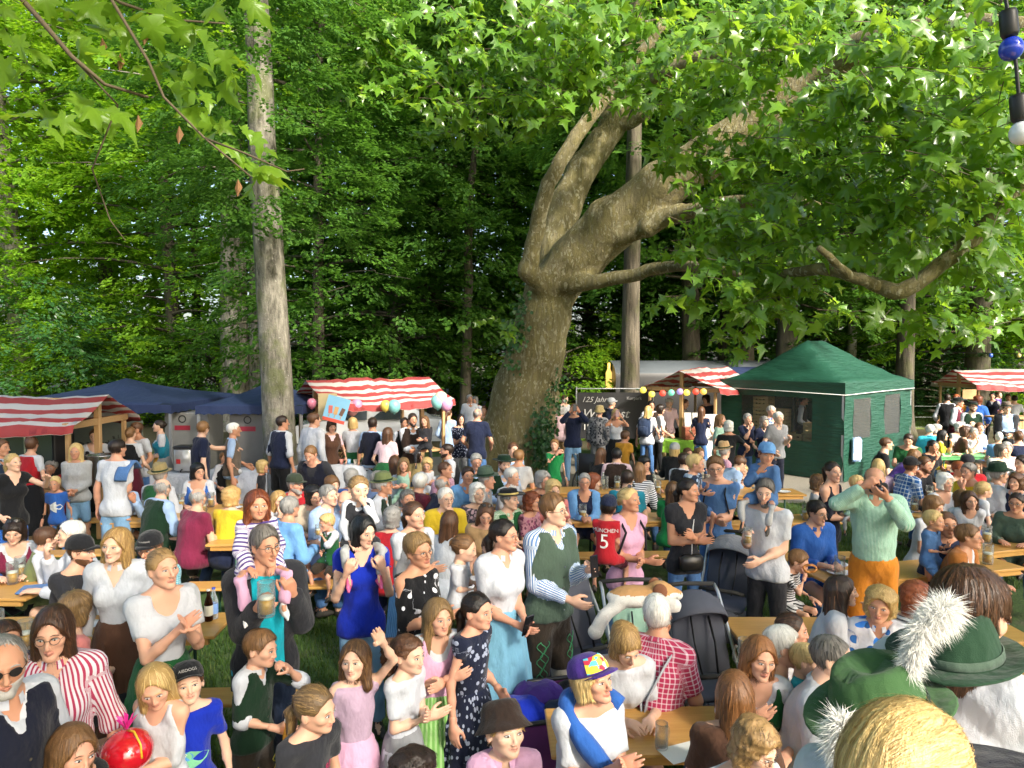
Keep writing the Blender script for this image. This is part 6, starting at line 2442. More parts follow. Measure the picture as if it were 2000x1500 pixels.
1790|882|w|st|110,0,30|reach,reach|wavy:lbrown|blouse:white+bodice:purple|skirt:grey|lean=55|person in purple bodice bending over the table
1824|860|w|sit|10,10,4|chin,table|pony:black|tee:black|trousers:black||dark haired person in black with hand at the mouth
1715|896|w|sit|170,0,0|table,table|long:lblond|tee:lilac|trousers:denim||person with long fair hair behind the photographer
1781|895|m|sit|100,10,0|table,chin|short:brown|sshirt:bplaid|trousers:denim|hat=cap:black|person in blue plaid shirt and black flat cap
1808|893|m|sit|30,0,6|table,table|short:brown|tee:charcoal|trousers:denim|beard|bearded person in dark grey tee
1817|829|m|sit|160,0,0|table,table|short:lgrey|polo:turq|trousers:denim||grey haired person in turquoise polo from behind
1831|829|ow|sit|40,0,0|table,table|bob:lgrey|tee:pink|trousers:denim||grey haired person in pink beside the turquoise polo
1842|840|w|sit|60,10,0|table,chin|long:black|tee:yellow|trousers:denim||long dark haired person in yellow top
1874|826|ow|sit|10,0,0|table,table|curly:white|tee:lgrey|trousers:grey||white haired person in light grey facing the benches
1888|834|w|sit|70,0,6|table,table|bob:brown|tee:brown|trousers:brown||person in brown leaning over the green table
1903|836|ow|sit|10,-10,4|chin,table|short:grey|tee:lgrey|trousers:grey||grey haired person with chin on hand at the green table
1914|826|m|sit|20,-20,0|table,table|short:brown|ushirt:lblue|trousers:denim||person in pale blue shirt at the green table
1952|844|ow|sit|150,0,0|table,table|bun:white|tee:sky|trousers:denim||white haired person with a topknot from behind
1988|843|m|sit|170,0,0|table,table|short:brown|tee:navy|trousers:denim|bulk=1.15|person in dark tee from behind at the green bench
1851|770|m|st|150,0,0|bent,bent|short:dark|shirt:white+vest:black|trousers:black||person in white shirt and black vest with back turned by the fence
1868|771|m|st|-20,0,0|bent,bent|short:red|tee:orange|trousers:denim||person in orange shirt among the hats
1873|777|m|st|40,10,0|bent,cross|short:grey|shirt:white+vest:burg|trousers:black|hat=flat:black bulk=1.2|person in black hat and plum velvet vest
1901|785|m|st|-10,0,0|cross,cross2|short:brown|shirt:white+vest:dgreen|trousers:black|hat=flat:black beard|bearded person in black hat and green vest with crossed arms
1911|774|m|st|140,0,0|bent,bent|curly:red|ushirt:blue|trousers:denim||curly haired person in blue shirt behind the hats
1938|767|w|st|-40,0,0|bent,bent|short:black|tee:lgrey+vest:dnavy|trousers:black||dark haired person with a striped bundle under the arm
1951|765|b|st|30,0,0|bent,bent|short:brown|tee:purple|trousers:denim|H=1.6|youth in purple tee by the striped awning
1969|770|w|st|-30,0,0|bent,bent|pony:brown|tee:white|trousers:denim||person with brown ponytail by the wooden box
1982|772|w|st|150,0,0|bent,bent|bun:dark|tee:white|skirt:black||dark haired server by the striped awning
1966|788|m|st|-20,0,4|clasp,clasp|short:brown|shirt:lblue+jacket:charcoal|trousers:black|hat=trach:taupe|person in grey traditional jacket and taupe hat
1981|817|m|sit|-70,0,0|table,table|short:grey|shirt:white+vest:black|trousers:black|hat=flat:dgreen|person in dark hat and black vest at the far bench
1955|868|w|sit|10,10,0|table,table|bob:sp|sweater:lgrey|trousers:denim||smiling person in light grey sweater
1967|864|m|sit|-10,0,0|table,table|short:grey|tee:lpink|trousers:denim||grey haired person cheek to cheek with the grey sweater
1890|889|m|sit|150,0,0|table,table|short:brown|tee:red|trousers:denim|hat=cap:charcoal|person in dark cap and red striped shirt
1875|902|w|sit|20,0,6|table,table|short:red|tee:olive|trousers:denim||red haired person behind the yellow tee
1891|905|m|sit|-70,0,0|table,chin|short:sp|tee:yellow|trousers:denim|glasses|person in yellow tee and spectacles in profile
1952|910|m|sit|80,0,0|table,table|short:grey|ushirt:white|trousers:denim|hat=trach:dgreen|person in dark green hat and white shirt in profile
1847|927|ow|sit|15,0,0|table,table|curly:white|blouse:white|trousers:navy||white curled person in white blouse at the long table
1923|941|g|sit|80,0,0|table,table|pony:lblond|blouse:white+bodice:sage|skirt:denim|H=1.5|blond child in white blouse and sage bodice
1876|957|g|sit|170,20,0|table,table|long.s:lbrown|blouse:white+bodice:hotpink|skirt:hotpink|H=1.42|child in bright pink dirndl seen from behind
1893|960|g|sit|-20,10,4|hold,hold|long.s:brown|blouse:white|skirt:denim|H=1.45|child leaning on the bright pink dirndl
1827|972|w|sit|30,0,10|table,table|bob:lbrown|tee:white|trousers:denim||light brown haired person beyond the denim toddler
1838|1006|c|sit|20,0,10|table,table|short:lblond|tee:white|trousers:denim|H=1.1|small fair child below the navy tee
1996|890|m|sit|-80,0,4|table,table|short:dark|shirt:white+vest:dnavy|trousers:black||dark haired person in vest at the table end
1985|925|w|sit|-60,0,0|table,table|wavy:brown|shirt:white+vest:navy|trousers:denim||person in navy waistcoat beside the dark green hat
'''
for ln in CROWD.strip().split('\n'):
 if not ln or ln[0] == '#':
  continue
 q = ln.split('|')
 person(float(q[0]), float(q[1]), q[2], q[3], q[4], q[5], q[6].replace('^', ''), q[7], q[8], q[9], q[10])

# musicians seated on the bandstand in front of the camera
MUS = '''
1905|1112|b|sit|120,0,14|lap,lap|short:brown|shirt:white|leder:leder|D=1.82 H=1.72|musician with dark tousled hair bent forward on the bandstand
1866|1228|m|sit|130,10,4|lap,lap|short:brown|shirt:white+vest:dgreen+jacket:green|leder:leder|D=1.78 hat=trach:hatd cord=sage tilt=-8|musician in green felt hat with a large white plume
1738|1332|m|sit|100,0,0|lap,lap|short:brown|shirt:white|leder:leder|D=1.62 hat=trach:hatl tilt=-14|musician in light green felt hat with the brim towards the crowd
1800|1385|w|sit|112,0,10|lap,lap|braid:lblond|blouse:white|skirt:green|D=.96|musician with braided honey blond hair
1975|1520|m|sit|60,0,0|lap,lap|short:brown|shirt:white|leder:leder|D=.95 hat=flat:dnavy|musician in dark navy hat close to the braided hair
'''
for ln in MUS.strip().split('\n'):
 q = ln.split('|')
 person(float(q[0]), float(q[1]), q[2], q[3], q[4], q[5], q[6], q[7], q[8], q[9], q[10])

# ================================================================== tables, stalls, tents and small things
def woodmat(name, c1, c2, sc=1.0, rough=.45, ax='X'):
 if name in MATS:
  return MATS[name]
 t = NT(name)
 co = t.coord()
 mp = t.n('ShaderNodeMapping', inp={'Vector': co})
 mp.inputs['Scale'].default_value = {'X': (.6, 9, 9), 'Z': (9, 9, .6), 'Y': (9, .6, 9)}[ax]
 n1 = t.noise(mp.outputs[0], 6 * sc, 5, .65)
 n2 = t.noise(co, 3, 3)
 c = t.mix(t.ramp(n1, [(.3, 0.0), (.7, 1.0)]), c1, c2)
 c = t.mix(t.math('MULTIPLY', n2, .35), c, tuple(q * .6 for q in c1))
 t.set(Base_Color=c, Roughness=rough)
 t.bump(n1, .2, .01)
 MATS[name] = t.m
 return t.m


M_TABLE = woodmat('varnished_pine', (.50, .25, .06), (.64, .36, .11), rough=.35)
M_POST = woodmat('pale_timber', (.42, .24, .10), (.58, .37, .18), ax='Z')
M_BEAM = woodmat('pale_beam', (.42, .24, .10), (.58, .37, .18), ax='X')
M_REDWOOD = woodmat('reddish_wood', (.20, .05, .03), (.32, .10, .05))
M_GREENM = plain('green_steel', (.02, .07, .045), .4, .3)
M_STEEL = plain('steel', (.5, .5, .5), .25, .9)
M_ALU = plain('aluminium', (.55, .56, .58), .35, .7)
M_BLACKP = plain('black_plastic', (.015, .015, .017), .45)
M_RUBBER = plain('rubber', (.02, .02, .02), .8)
M_WHITEP = plain('white_plastic', (.75, .75, .75), .4, var=.04)
M_GLASS = glassm('drinking_glass', (.97, .99, .98))
M_BEER = plain('beer', (.55, .30, .03), .15, var=.1)
M_FOAM = plain('beer_foam', (.8, .77, .68), .9)
M_CLOTHW = cloth('white')
M_PAPER = plain('paper', (.78, .77, .74), .8, var=.04)


def adj(x, y):
 """places measured on table tops, refined for the final camera height"""
 d = 2.1 * FPX / (1.94 * FPX / y + 12.0)
 return x * d / y, d


def table(x, y, rz, label, L=2.2, W=.5, h=.76, mat=None, group='beer tables'):
 x, y = adj(x, y)
 root = empty('beer_table', (x, y, 0), rz, label, 'table', group)
 MB().box((0, 0, h - .014), (L, W, .028), bev=.006).build('table_top', mat or M_TABLE, root)
 for s in (-1, 1):
  MB().box((0, s * (W / 2 - .03), h - .05), (L - .1, .03, .045)).build('apron_board', mat or M_TABLE, root)
  m = MB()
  xx = s * (L / 2 - .32)
  for q in (-1, 1):
   m.tube([(xx, q * W * .40, h - .03), (xx, q * W * .46, .02)], .014, 6)
  for z in (.2, .5):
   m.tube([(xx, -W * .44, z), (xx, W * .44, z)], .010, 6)
  m.tube([(xx, 0, .5), (xx - s * .30, 0, h - .03)], .009, 6)
  m.build('leg', M_GREENM, root, True)
 return root


def bench(x, y, rz, label, L=2.2, mat=None, group='beer benches'):
 x, y = adj(x, y)
 root = empty('beer_bench', (x, y, 0), rz, label, 'bench', group)
 h, W = .46, .26
 MB().box((0, 0, h - .014), (L, W, .028), bev=.006).build('seat', mat or M_TABLE, root)
 for s in (-1, 1):
  m = MB()
  xx = s * (L / 2 - .32)
  for q in (-1, 1):
   m.tube([(xx, q * W * .38, h - .02), (xx, q * W * .46, .02)], .013, 6)
  m.tube([(xx, -W * .43, .17), (xx, W * .43, .17)], .010, 6)
  m.build('leg', M_GREENM, root, True)
 return root


TABLES = [  # x, y, rotation, place
 (1.22, 3.68, .03, 'in front of the person in the purple cap'), (2.55, 4.12, -.02, 'behind the auburn fringe'), (2.62, 5.06, .0, 'with an empty corner beside the pushchair'),
 (-3.15, 5.10, .06, 'behind the dark jacket with two bottles on it'), (-4.1, 4.55, .0, 'behind the striped blouse'), (-5.0, 6.0, -.05, 'with the big mugs before the maroon dirndl'),
 (3.75, 6.55, .25, 'where the small child eats a pretzel'), (6.0, 9.2, .5, 'behind the photographer'), (5.6, 7.6, .3, 'before the rust cardigan'),
 (1.75, 8.75, .05, 'before the light blue cardigan'), (1.0, 10.6, .05, 'beside the child in green football shirt'), (2.9, 8.6, .08, 'beside the teal tee'), (2.7, 11.2, .05, 'before the brown leather vest'),
 (-3.9, 8.75, .08, 'where the pale blue blouse is reading'), (-3.6, 9.3, .1, 'between the maroon and the yellow tee'), (-2.2, 7.7, .05, 'before the cream jacket'), (-1.2, 8.6, .05, 'before the yellow polo shirt'), (-1.0, 10.6, .03, 'before the sky blue shirt'),
 (3.2, 10.4, .05, 'before the tiny child'), (.1, 9.6, .04, 'before the black hat with gold cord')]
for i, (x, y, a, w) in enumerate(TABLES):
 table(x, y, a, 'varnished wooden beer table ' + w)
for i, (x, y, a, w) in enumerate([(1.15, 3.12, .03, 'under the purple cap'), (1.3, 4.2, .03, 'under the bending white tee'), (2.5, 4.72, .0, 'below the empty table corner'), (3.2, 6.05, .25, 'beside the pretzel child'), (-2.35, 4.6, .06, 'behind the child in leather shorts'), (-2.2, 7.0, .05, 'under the light blue sweater'), (1.6, 8.1, .05, 'behind the carried child in red'),
         (.5, 10.0, .05, 'beside the green football shirt'), (2.9, 8.0, .08, 'under the teal tee'), (-5.6, 9.9, .08, 'beside the steel pot'), (-4.75, 8.2, .08, 'under the reading person'), (-3.5, 8.7, .1, 'under the maroon tee'), (-1.2, 8.0, .05, 'under the grey curls in red'), (3.2, 9.8, .05, 'under the tan hat')]):
 bench(x, y, a, 'varnished wooden beer bench ' + w)
M_GREENTOP = plain('green_table_top', (.10, .32, .12), .4)
for i, (x, y, w) in enumerate([(9.5, 14.6, 'with beer glasses before the turquoise polo'), (11.6, 14.9, 'before the dark tee with back turned')]):
 table(x, y, .1, 'green painted beer table ' + w, mat=M_GREENTOP, group='green beer tables')
 bench(x, y + .75, .1, 'green painted bench ' + w, mat=M_GREENTOP, group='green benches')

# ---- drinking vessels
_MUG = {}


def mug_parts(hgt=.20):
 if not _MUG:
  B = MB()
  r = .048
  n = 20
  prof = [(.0, .004), (.045, .0), (r, .01), (r + .003, .05), (r - .001, .085), (r + .003, .12), (r, .16), (r + .001, hgt), (r - .004, hgt), (r - .005, .12), (r - .006, .02), (.001, .016)]
  B.lathe(prof, n)
  th = np.linspace(-1.25, 1.25, 9)
  B.tube(np.stack([r - .004 + .042 * np.cos(th), 0 * th, .10 + .062 * np.sin(th)], 1), .007, 6)
  _MUG['g'] = B.mesh('glass', True)
  _MUG['g'].materials.append(M_GLASS)
  _MUG['b'] = MB().lathe([(.001, .018), (.0405, .02), (.0415, .10), (.001, .10)], 16).mesh('beer', True)
  _MUG['b'].materials.append(M_BEER)
  _MUG['f'] = MB().lathe([(.001, .101), (.0415, .101), (.0420, .114), (.02, .118), (.001, .117)], 16).mesh('foam', True)
  _MUG['f'].materials.append(M_FOAM)
 return _MUG


def mug(p, label, rz=0., s=1.0, full=True, tilt=0., group=None):
 m = mug_parts()
 root = empty('beer_mug', p, rz, label, 'mug', group)
 root.scale = (s, s, s)
 root.rotation_euler = (tilt, 0, rz)
 obj('glass', m['g'], None, root)
 if full:
  obj('beer', m['b'], None, root)
  obj('foam', m['f'], None, root)


def bottle(p, label, col, h=.24, cap=(.6, .6, .6), r=.033, lab=(.75, .72, .6), rz=0., tilt=0., clear=False):
 key = 'bottle_%s' % '_'.join('%03d' % int(c * 255) for c in col)
 if key not in MATS:
  t = NT(key)
  t.set(Base_Color=col, Roughness=.06)
  seethru(t, col, .6)
  MATS[key] = t.m
 root = empty('bottle', p, rz, label, 'bottle')
 root.rotation_euler = (tilt, 0, rz)
 MB().lathe([(.001, 0), (r * .9, 0), (r, .008), (r, h * .55), (r * .8, h * .66), (r * .42, h * .80), (r * .40, h * .96), (.001, h * .96)], 14).build('glass', MATS[key], root, True)
 MB().lathe([(r * .43, h * .95), (r * .45, h), (.001, h)], 10).build('cap', plain('cap_%02d%02d%02d' % tuple(int(q * 99) for q in cap), cap, .4), root, True)
 MB().lathe([(r * 1.01, h * .18), (r * 1.015, h * .2), (r * 1.015, h * .48), (r * 1.01, h * .5)], 14).build('label_paper', plain('lab_%02d%02d%02d' % tuple(int(q * 99) for q in lab), lab, .7), root, True)


def tz(px, py):          # a place on a table top
 p = at_z(px, py, .762)
 return p


for i, (px, py, f, w) in enumerate([(25, 1140, 1, 'half full beside the maroon dirndl'), (40, 1128, 1, 'behind its twin beside the maroon dirndl'), (50, 1265, 1, 'nearly empty behind the striped blouse'), (1455, 1305, 0, 'empty and tall beside the auburn fringe'), (1786, 1000, 1, 'beside the mint striped shirt'), (1815, 975, 1, 'on the long table near the white curls'), (1862, 880, 1, 'full on the green table'), (1884, 882, 1, 'full with its neighbour on the green table'), (412, 990, 1, 'before the black bob'), (1285, 965, 1, 'at the striped sweater'), (1182, 955, 0, 'at the light blue cardigan'), (275, 1008, 0, 'beside the reading person'), (1292, 1462, 0, 'short and empty beside the camera strap')]):
 p = tz(px, py)
 mug(p, 'glass beer mug ' + w, i * 1.1, 1.0 if i < 12 else .7, bool(f), group=None)
rr = np.random.RandomState(8)
for i, (x, y, a, w) in enumerate(TABLES[3:]):
 for j in range(3):
  xx, yy = adj(x, y)
  q = np.array([xx, yy, .762]) + rotz(a) @ np.array([rr.uniform(-.95, .95), rr.uniform(-.17, .17), 0])
  if j < 2:
   mug(q, 'one of the beer mugs ' + w, rr.rand() * 6, 1.0, rr.rand() < .7, group='mugs on the tables')
  else:
   o = MB().lathe([(.001, .004), (.065, .004), (.11, .016), (.112, .018), (.068, .001), (.001, .0)], 18).build('plate', M_WHITEP, None, True, loc=q)
   tag(o, 'white plate on the table ' + w, 'plate')
bottle(tz(408, 1212), 'dark brown bottle with beige label on the table behind the dark jacket', (.10, .03, .01), .25)
bottle(tz(418, 1208), 'clear water bottle with blue cap beside the dark brown bottle', (.8, .85, .9), .25, (.02, .06, .5), lab=(.2, .35, .7))
bottle(tz(1178, 950), 'clear bottle beside the striped sweater', (.8, .85, .8), .23)
bottle(tz(1277, 950), 'clear soda bottle beside the navy striped sweater', (.8, .85, .8), .24)
bottle(tz(1860, 935), 'clear bottle on the long table behind the white curls', (.8, .85, .8), .24)
bottle(tz(82, 1112), 'brown beer bottle before the olive vest', (.10, .03, .01), .24)


def plate(p, label, r=.11):
 MB().lathe([(.001, .004), (r * .6, .004), (r, .016), (r * 1.02, .018), (r * .62, .001), (.001, .0)], 20).build('plate', M_WHITEP, None, True, loc=p)
 o = COL.objects[-1]
 tag(o, label, 'plate')


def tagged(o, label, cat, group=None):
 return tag(o, label, cat, group)


for px, py, lab in [(1633, 1104, 'white plate on the pretzel table'), (1638, 1120, 'white saucer with crumbs on the pretzel table'), (260, 1005, 'white plate under the reading hands'), (1137, 1015, 'white paper plate before the light blue cardigan')]:
 p = tz(px, py)
 o = MB().lathe([(.001, .004), (.065, .004), (.11, .016), (.112, .018), (.068, .001), (.001, .0)], 20).build('plate', M_WHITEP, None, True, loc=p)
 tag(o, lab, 'plate')
o = MB().box((0, 0, .0015), (.22, .15, .002), rotz(.4)).build('napkin', M_PAPER, None, loc=tz(1333, 1470))
tag(o, 'crumpled white paper napkin on the near table', 'napkin')
o = MB().box((0, 0, .012), (.30, .22, .02), rotz(.3), .008).build('folded_jacket', cloth('denim'), None, loc=tz(75, 1152))
tag(o, 'folded blue grey jacket lying on the table by the mugs', 'jacket')


# ---- tents, gazebos, market stalls
def stripe(name, c1, c2, w):
 t = NT(name)
 pc = t.attr('pc')
 sep = t.n('ShaderNodeSeparateXYZ', inp={0: pc})
 f = t.math('GREATER_THAN', t.math('SINE', t.math('MULTIPLY', sep.outputs[1], pi / w)), 0.0)
 c = t.mix(f, c1, c2)
 co = t.coord()
 c = t.mix(t.math('MULTIPLY', t.noise(co, 2.5, 4), .25), c, (.45, .38, .34))
 t.set(Base_Color=c, Roughness=.75)
 t.bump(t.noise(co, 7, 3), .35, .04)
 tr = t.n('ShaderNodeBsdfTranslucent')
 t.t.links.new(c, tr.inputs[0])
 mx = t.n('ShaderNodeMixShader')
 mx.inputs[0].default_value = .28
 t.t.links.new(t.b.outputs[0], mx.inputs[1])
 t.t.links.new(tr.outputs[0], mx.inputs[2])
 t.t.links.new(mx.outputs[0], t.out.inputs[0])
 return t.m


M_AWN = stripe('striped_awning', (.62, .60, .58), (.42, .02, .025), .155)


def stall(x, y, rz, L, W, ze, zr, label, seed=1, posts=True, flap=.12):
 """gabled market stall: origin at the front corner, local x along the ridge, y to the back"""
 root = empty('market_stall', (x, y, 0), rz, label, 'market stall')
 r = np.random.RandomState(seed)
 vs = [(-.10, ze - flap, 0), (-.06, ze, flap), (W * .17, ze + (zr - ze) * .30, 0), (W * .34, ze + (zr - ze) * .64, 0), (W * .5, zr, 0), (W * .66, ze + (zr - ze) * .64, 0), (W * .83, ze + (zr - ze) * .30, 0), (W + .06, ze, 0), (W + .10, ze - flap, 0)]
 us = np.linspace(-.12, L + .12, 22)
 G = np.zeros((len(vs), len(us), 3))
 PC = np.zeros_like(G)
 dist = 0
 for i, (yy, zz, _) in enumerate(vs):
  if i:
   dist += math.hypot(yy - vs[i - 1][0], zz - vs[i - 1][1])
  sag = .022 * np.sin(us / L * pi * 3 + i) * (0 < i < 8) - .05 * np.sin(np.clip(us / L, 0, 1) * pi) * (i != 4)
  G[i] = np.stack([us, 0 * us + yy, zz + sag + .012 * r.randn(len(us))], 1)
  PC[i] = np.stack([us, 0 * us + dist, 0 * us], 1)
 m = MB().slab(G, .006)
 me = m.mesh('awning', True)
 attr(me, 'pc', np.concatenate([PC.reshape(-1, 3)] * 2), 'FLOAT_VECTOR')
 obj('awning', me, M_AWN, root)
 if posts:
  for xx in (.06, L - .06):
   MB().box((xx, W / 2, zr / 2 - .02), (.085, .085, zr - .04), bev=.006).build('post', M_POST, root)
   MB().box((xx, W / 2 - .001, ze - .03), (.06, W - .02, .10), bev=.005).build('beam', M_BEAM, root)
   for yy in (.10, W - .10):
    MB().box((xx, yy, (ze - .08) / 2), (.06, .06, ze - .10), bev=.005).build('post', M_POST, root)
  MB().box((L / 2, W / 2, zr - .07), (L - .22, .06, .08)).build('ridge_beam', M_BEAM, root)
 return root


A_ = at_d(97, 704, 9.9)
stallA = stall(-9.4, 9.95, .03, 3.1, 1.75, 1.86, 2.22, 'red and white striped market stall with a drinks fridge and steel pot', 1)
MB().box((1.6, .25, .9), (2.6, .5, .05)).build('counter', M_BEAM, stallA)
MB().box((1.6, .05, .45), (2.6, .03, .85)).build('front_board', M_BEAM, stallA)
stallB = stall(-3.35, 13.1, .58, 2.45, 2.2, 1.95, 2.36, 'red and white striped ice cream stall hung with balloons', 2)
MB().box((1.2, .35, .92), (2.2, .6, .05)).build('counter', M_BEAM, stallB)
stallC = stall(3.55, 19.3, -.68, 1.0, 1.0, 1.0, 1.0, 'x', 3, False) if False else None
stallC = stall(4.95, 17.0, .90, 2.9, 1.95, 2.02, 2.5, 'red and white striped wine stall with coloured lanterns', 3)
stallD = stall(12.9, 19.6, .02, 3.6, 1.9, 2.0, 2.42, 'red and white striped stall beside the wooden box and hatted group', 4)

M_NAVYT = cloth('navy').copy()
M_NAVYT.name = 'navy_canvas'
t = NT('navy_canvas2')
co = t.coord()
t.set(Base_Color=t.mix(t.noise(co, 3, 4), (.011, .022, .07), (.018, .034, .105)), Roughness=.7)
t.bump(t.noise(co, 6, 3), .4, .05)
M_NAVYT = t.m


def gazebo(cx, cy, hx, hy, ze, za, mat, label, rz=0., val=.17, legs=True):
 root = empty('gazebo', (cx, cy, 0), rz, label, 'tent')
 n = 12
 G = np.zeros((n + 1, n + 1, 3))
 for i in range(n + 1):
  for j in range(n + 1):
   u, v = i / n * 2 - 1, j / n * 2 - 1
   m = max(abs(u), abs(v))
   G[i, j] = (u * hx, v * hy, za - (za - ze) * (m ** .8) - .03 * math.sin(m * pi))
 MB().slab(G, .006).build('roof', mat, root, True)
 for (a, b) in (((-hx, -hy), (hx, -hy)), ((hx, -hy), (hx, hy)), ((hx, hy), (-hx, hy)), ((-hx, hy), (-hx, -hy))):
  k = np.linspace(0, 1, 49)
  p = np.array(a) + (np.array(b) - np.array(a)) * k[:, None]
  p = p * 1.003
  low = ze - val + .025 * np.abs(np.sin(k * 12 * pi))
  rows = [np.stack([p[:, 0], p[:, 1], 0 * k + ze], 1), np.stack([p[:, 0], p[:, 1], low], 1)]
  MB().grid(np.array(rows)).build('valance', mat, root)
 if legs:
  for sx in (-1, 1):
   for sy in (-1, 1):
    m = MB()
    m.box((sx * (hx - .04), sy * (hy - .04), ze / 2), (.045, .045, ze - .02))
    m.build('leg', M_ALU, root)
 return root


gazebo(-8.15, 15.0, 1.8, 1.8, 1.92, 2.36, M_NAVYT, 'navy blue pyramid gazebo next to the striped drinks stall')
gazebo(-4.9, 14.4, 1.0, 1.2, 1.90, 2.34, M_NAVYT, 'navy blue gazebo half hidden by the pale beech')


def trunk_box(name, label, cat, p, size, mat, rz=0., bev=.01):
 o = MB().box((0, 0, size[2] / 2), size, bev=bev).build(name, mat, None, loc=p, rz=rz)
 return tag(o, label, cat)


# ---- green tent
t = NT('green_canvas')
co = t.coord()
n1 = t.noise(co, 1.2, 4)
mp = t.n('ShaderNodeMapping', inp={'Vector': co})
mp.inputs['Scale'].default_value = (.8, .8, 4.5)
n2 = t.noise(mp.outputs[0], 3.0, 4)
t.set(Base_Color=t.mix(n1, (.004, .045, .028), (.008, .066, .04)), Roughness=.55)
t.bump(n2, .8, .06)
M_GREENT = t.m
t = NT('window_film')
t.set(Base_Color=(.12, .13, .13), Roughness=.12)
t.bump(t.noise(t.coord(), 9, 3), .5, .03)
seethru(t, (.8, .82, .82), .55)
M_FILM = t.m
C0 = np.array([7.36, 15.7])
ux, uy = np.array([.787, .617]), np.array([-.617, .787])
tent = empty('green_tent', (C0[0], C0[1], 0), math.atan2(ux[1], ux[0]), 'dark green pop-up tent with clear window panels and crates inside', 'tent')
TL, TW, TE, TA = 3.4, 3.2, 2.22, 3.2     # local x along the lit side, y along the window side


def wall_panel(name, o, d, L, H, holes, mat, parent, wob_=.012, seed=1):
 """vertical cloth wall with window openings; o origin, d unit direction (xy)"""
 xs = sorted(set([0, L] + [q for h in holes for q in (h[0], h[1])]))
 zs = sorted(set([0.02, H] + [q for h in holes for q in (h[2], h[3])]))

 def refine(a, st):
  out = []
  for p, q in zip(a[:-1], a[1:]):
   k = max(1, int(math.ceil((q - p) / st)))
   out += [p + (q - p) * i / k for i in range(k)]
  return np.array(out + [a[-1]])
 xs, zs = refine(xs, .12), refine(zs, .14)
 nrm = np.array([d[1], -d[0]])
 V = []
 for x in xs:
  for z in zs:
   w = wob_ * (math.sin(x * 9 + seed) + math.sin(z * 7 + x * 3 + seed) + .6 * math.sin(x * 21 + z * 5))
   q = np.array(o) + np.array(d) * x + nrm * w
   V.append((q[0], q[1], z))
 nz = len(zs)
 Q = []
 for i in range(len(xs) - 1):
  for j in range(nz - 1):
   cx, cz = (xs[i] + xs[i + 1]) / 2, (zs[j] + zs[j + 1]) / 2
   if any(h[0] < cx < h[1] and h[2] < cz < h[3] for h in holes):
    continue
   Q.append((i * nz + j, (i + 1) * nz + j, (i + 1) * nz + j + 1, i * nz + j + 1))
 w = obj(name, mk_mesh(name, np.array(V), np.array(Q), True), mat, parent)
 for h in holes:
  k = np.linspace(h[0] - .01, h[1] + .01, 6)
  z = np.linspace(h[2] - .01, h[3] + .01, 8)
  G = np.array([[np.append(np.array(o) + np.array(d) * a + nrm * (wob_ * .6 * math.sin(a * 12 + b * 9) - .004), b) for b in z] for a in k])
  MB().grid(G).build('window', M_FILM, w, True)
 return w


wall_panel('wall', (0, 0), (1, 0), TL, TE, [(.45, 1.25, .95, 1.85), (1.95, 2.75, .95, 1.9)], M_GREENT, tent, seed=1)
wall_panel('wall', (0, 0), (0, 1), TW, TE, [(.75, 2.6, .85, 1.85)], M_GREENT, tent, seed=2)
wall_panel('wall', (0, TW), (1, 0), TL, TE, [], M_GREENT, tent, seed=3)
wall_panel('wall', (TL, 0), (0, 1), TW, TE, [], M_GREENT, tent, seed=4)
n = 16
G = np.zeros((n + 1, n + 1, 3))
for i in range(n + 1):
 for j in range(n + 1):
  u, v = i / n * 2 - 1, j / n * 2 - 1
  au = max(0, (abs(u) * TL / 2 - .55) / (TL / 2 - .55))
  m = max(au, abs(v))
  G[i, j] = (TL / 2 + u * (TL / 2 + .03), TW / 2 + v * (TW / 2 + .03), TA - (TA - TE) * (1 - (1 - m) ** 1.25) + .012 * math.sin(i * 2.1 + j))
MB().slab(G, .008).build('roof', M_GREENT, tent, True)
for (a, b) in (((0, 0), (TL, 0)), ((0, 0), (0, TW)), ((TL, 0), (TL, TW)), ((0, TW), (TL, TW))):
 k = np.linspace(0, 1, 12)
 cx = np.array([TL / 2, TW / 2])
 p = np.array(a, float) + (np.array(b, float) - np.array(a, float)) * k[:, None]
 p = cx + (p - cx) * 1.02
 MB().grid(np.array([np.append(p, np.full((12, 1), TE + .01), 1), np.append(cx + (p - cx) * 1.004, np.full((12, 1), TE - .24), 1)])).build('valance', M_GREENT, tent)
MB().tube([(-.05, TW, TE - .20), (-.06, TW * .5, TE - .225), (-.06, -.06, TE - .26), (TL * .5, -.06, TE - .225), (TL, -.06, TE - .2)], .009, 5).build('cord', M_WHITEP, tent, True)
for x in (.03, TL - .03):
 for y in (.03, TW - .03):
  MB().box((x, y, TE / 2), (.05, .05, TE - .02)).build('leg', M_ALU, tent)
M_CRATE = plain('yellow_crate', (.55, .42, .20), .6)


def crate(p, rz, label):
 root = empty('crate', p, rz, label, 'crate', 'beer crates inside the tent')
 m = MB()
 w, d, h = .40, .30, .28
 m.box((0, 0, .01), (w, d, .02))
 m.build('base', M_CRATE, root)
 for (c, s) in (((0, -d / 2, 0), (w, .02)), ((0, d / 2, 0), (w, .02)), ((-w / 2, 0, 0), (.02, d)), ((w / 2, 0, 0), (.02, d))):
  q = MB()
  for z in (.05, .15, .245):
   q.box((c[0], c[1], z), (s[0], s[1], .06))
  for k in (-.42, -.14, .14, .42):
   q.box((c[0] + (s[0] > .1) * k * s[0], c[1] + (s[1] > .1) * k * s[1], .15), (.03 if s[0] > .1 else .021, .03 if s[1] > .1 else .021, .25))
  q.build('side', M_CRATE, root)


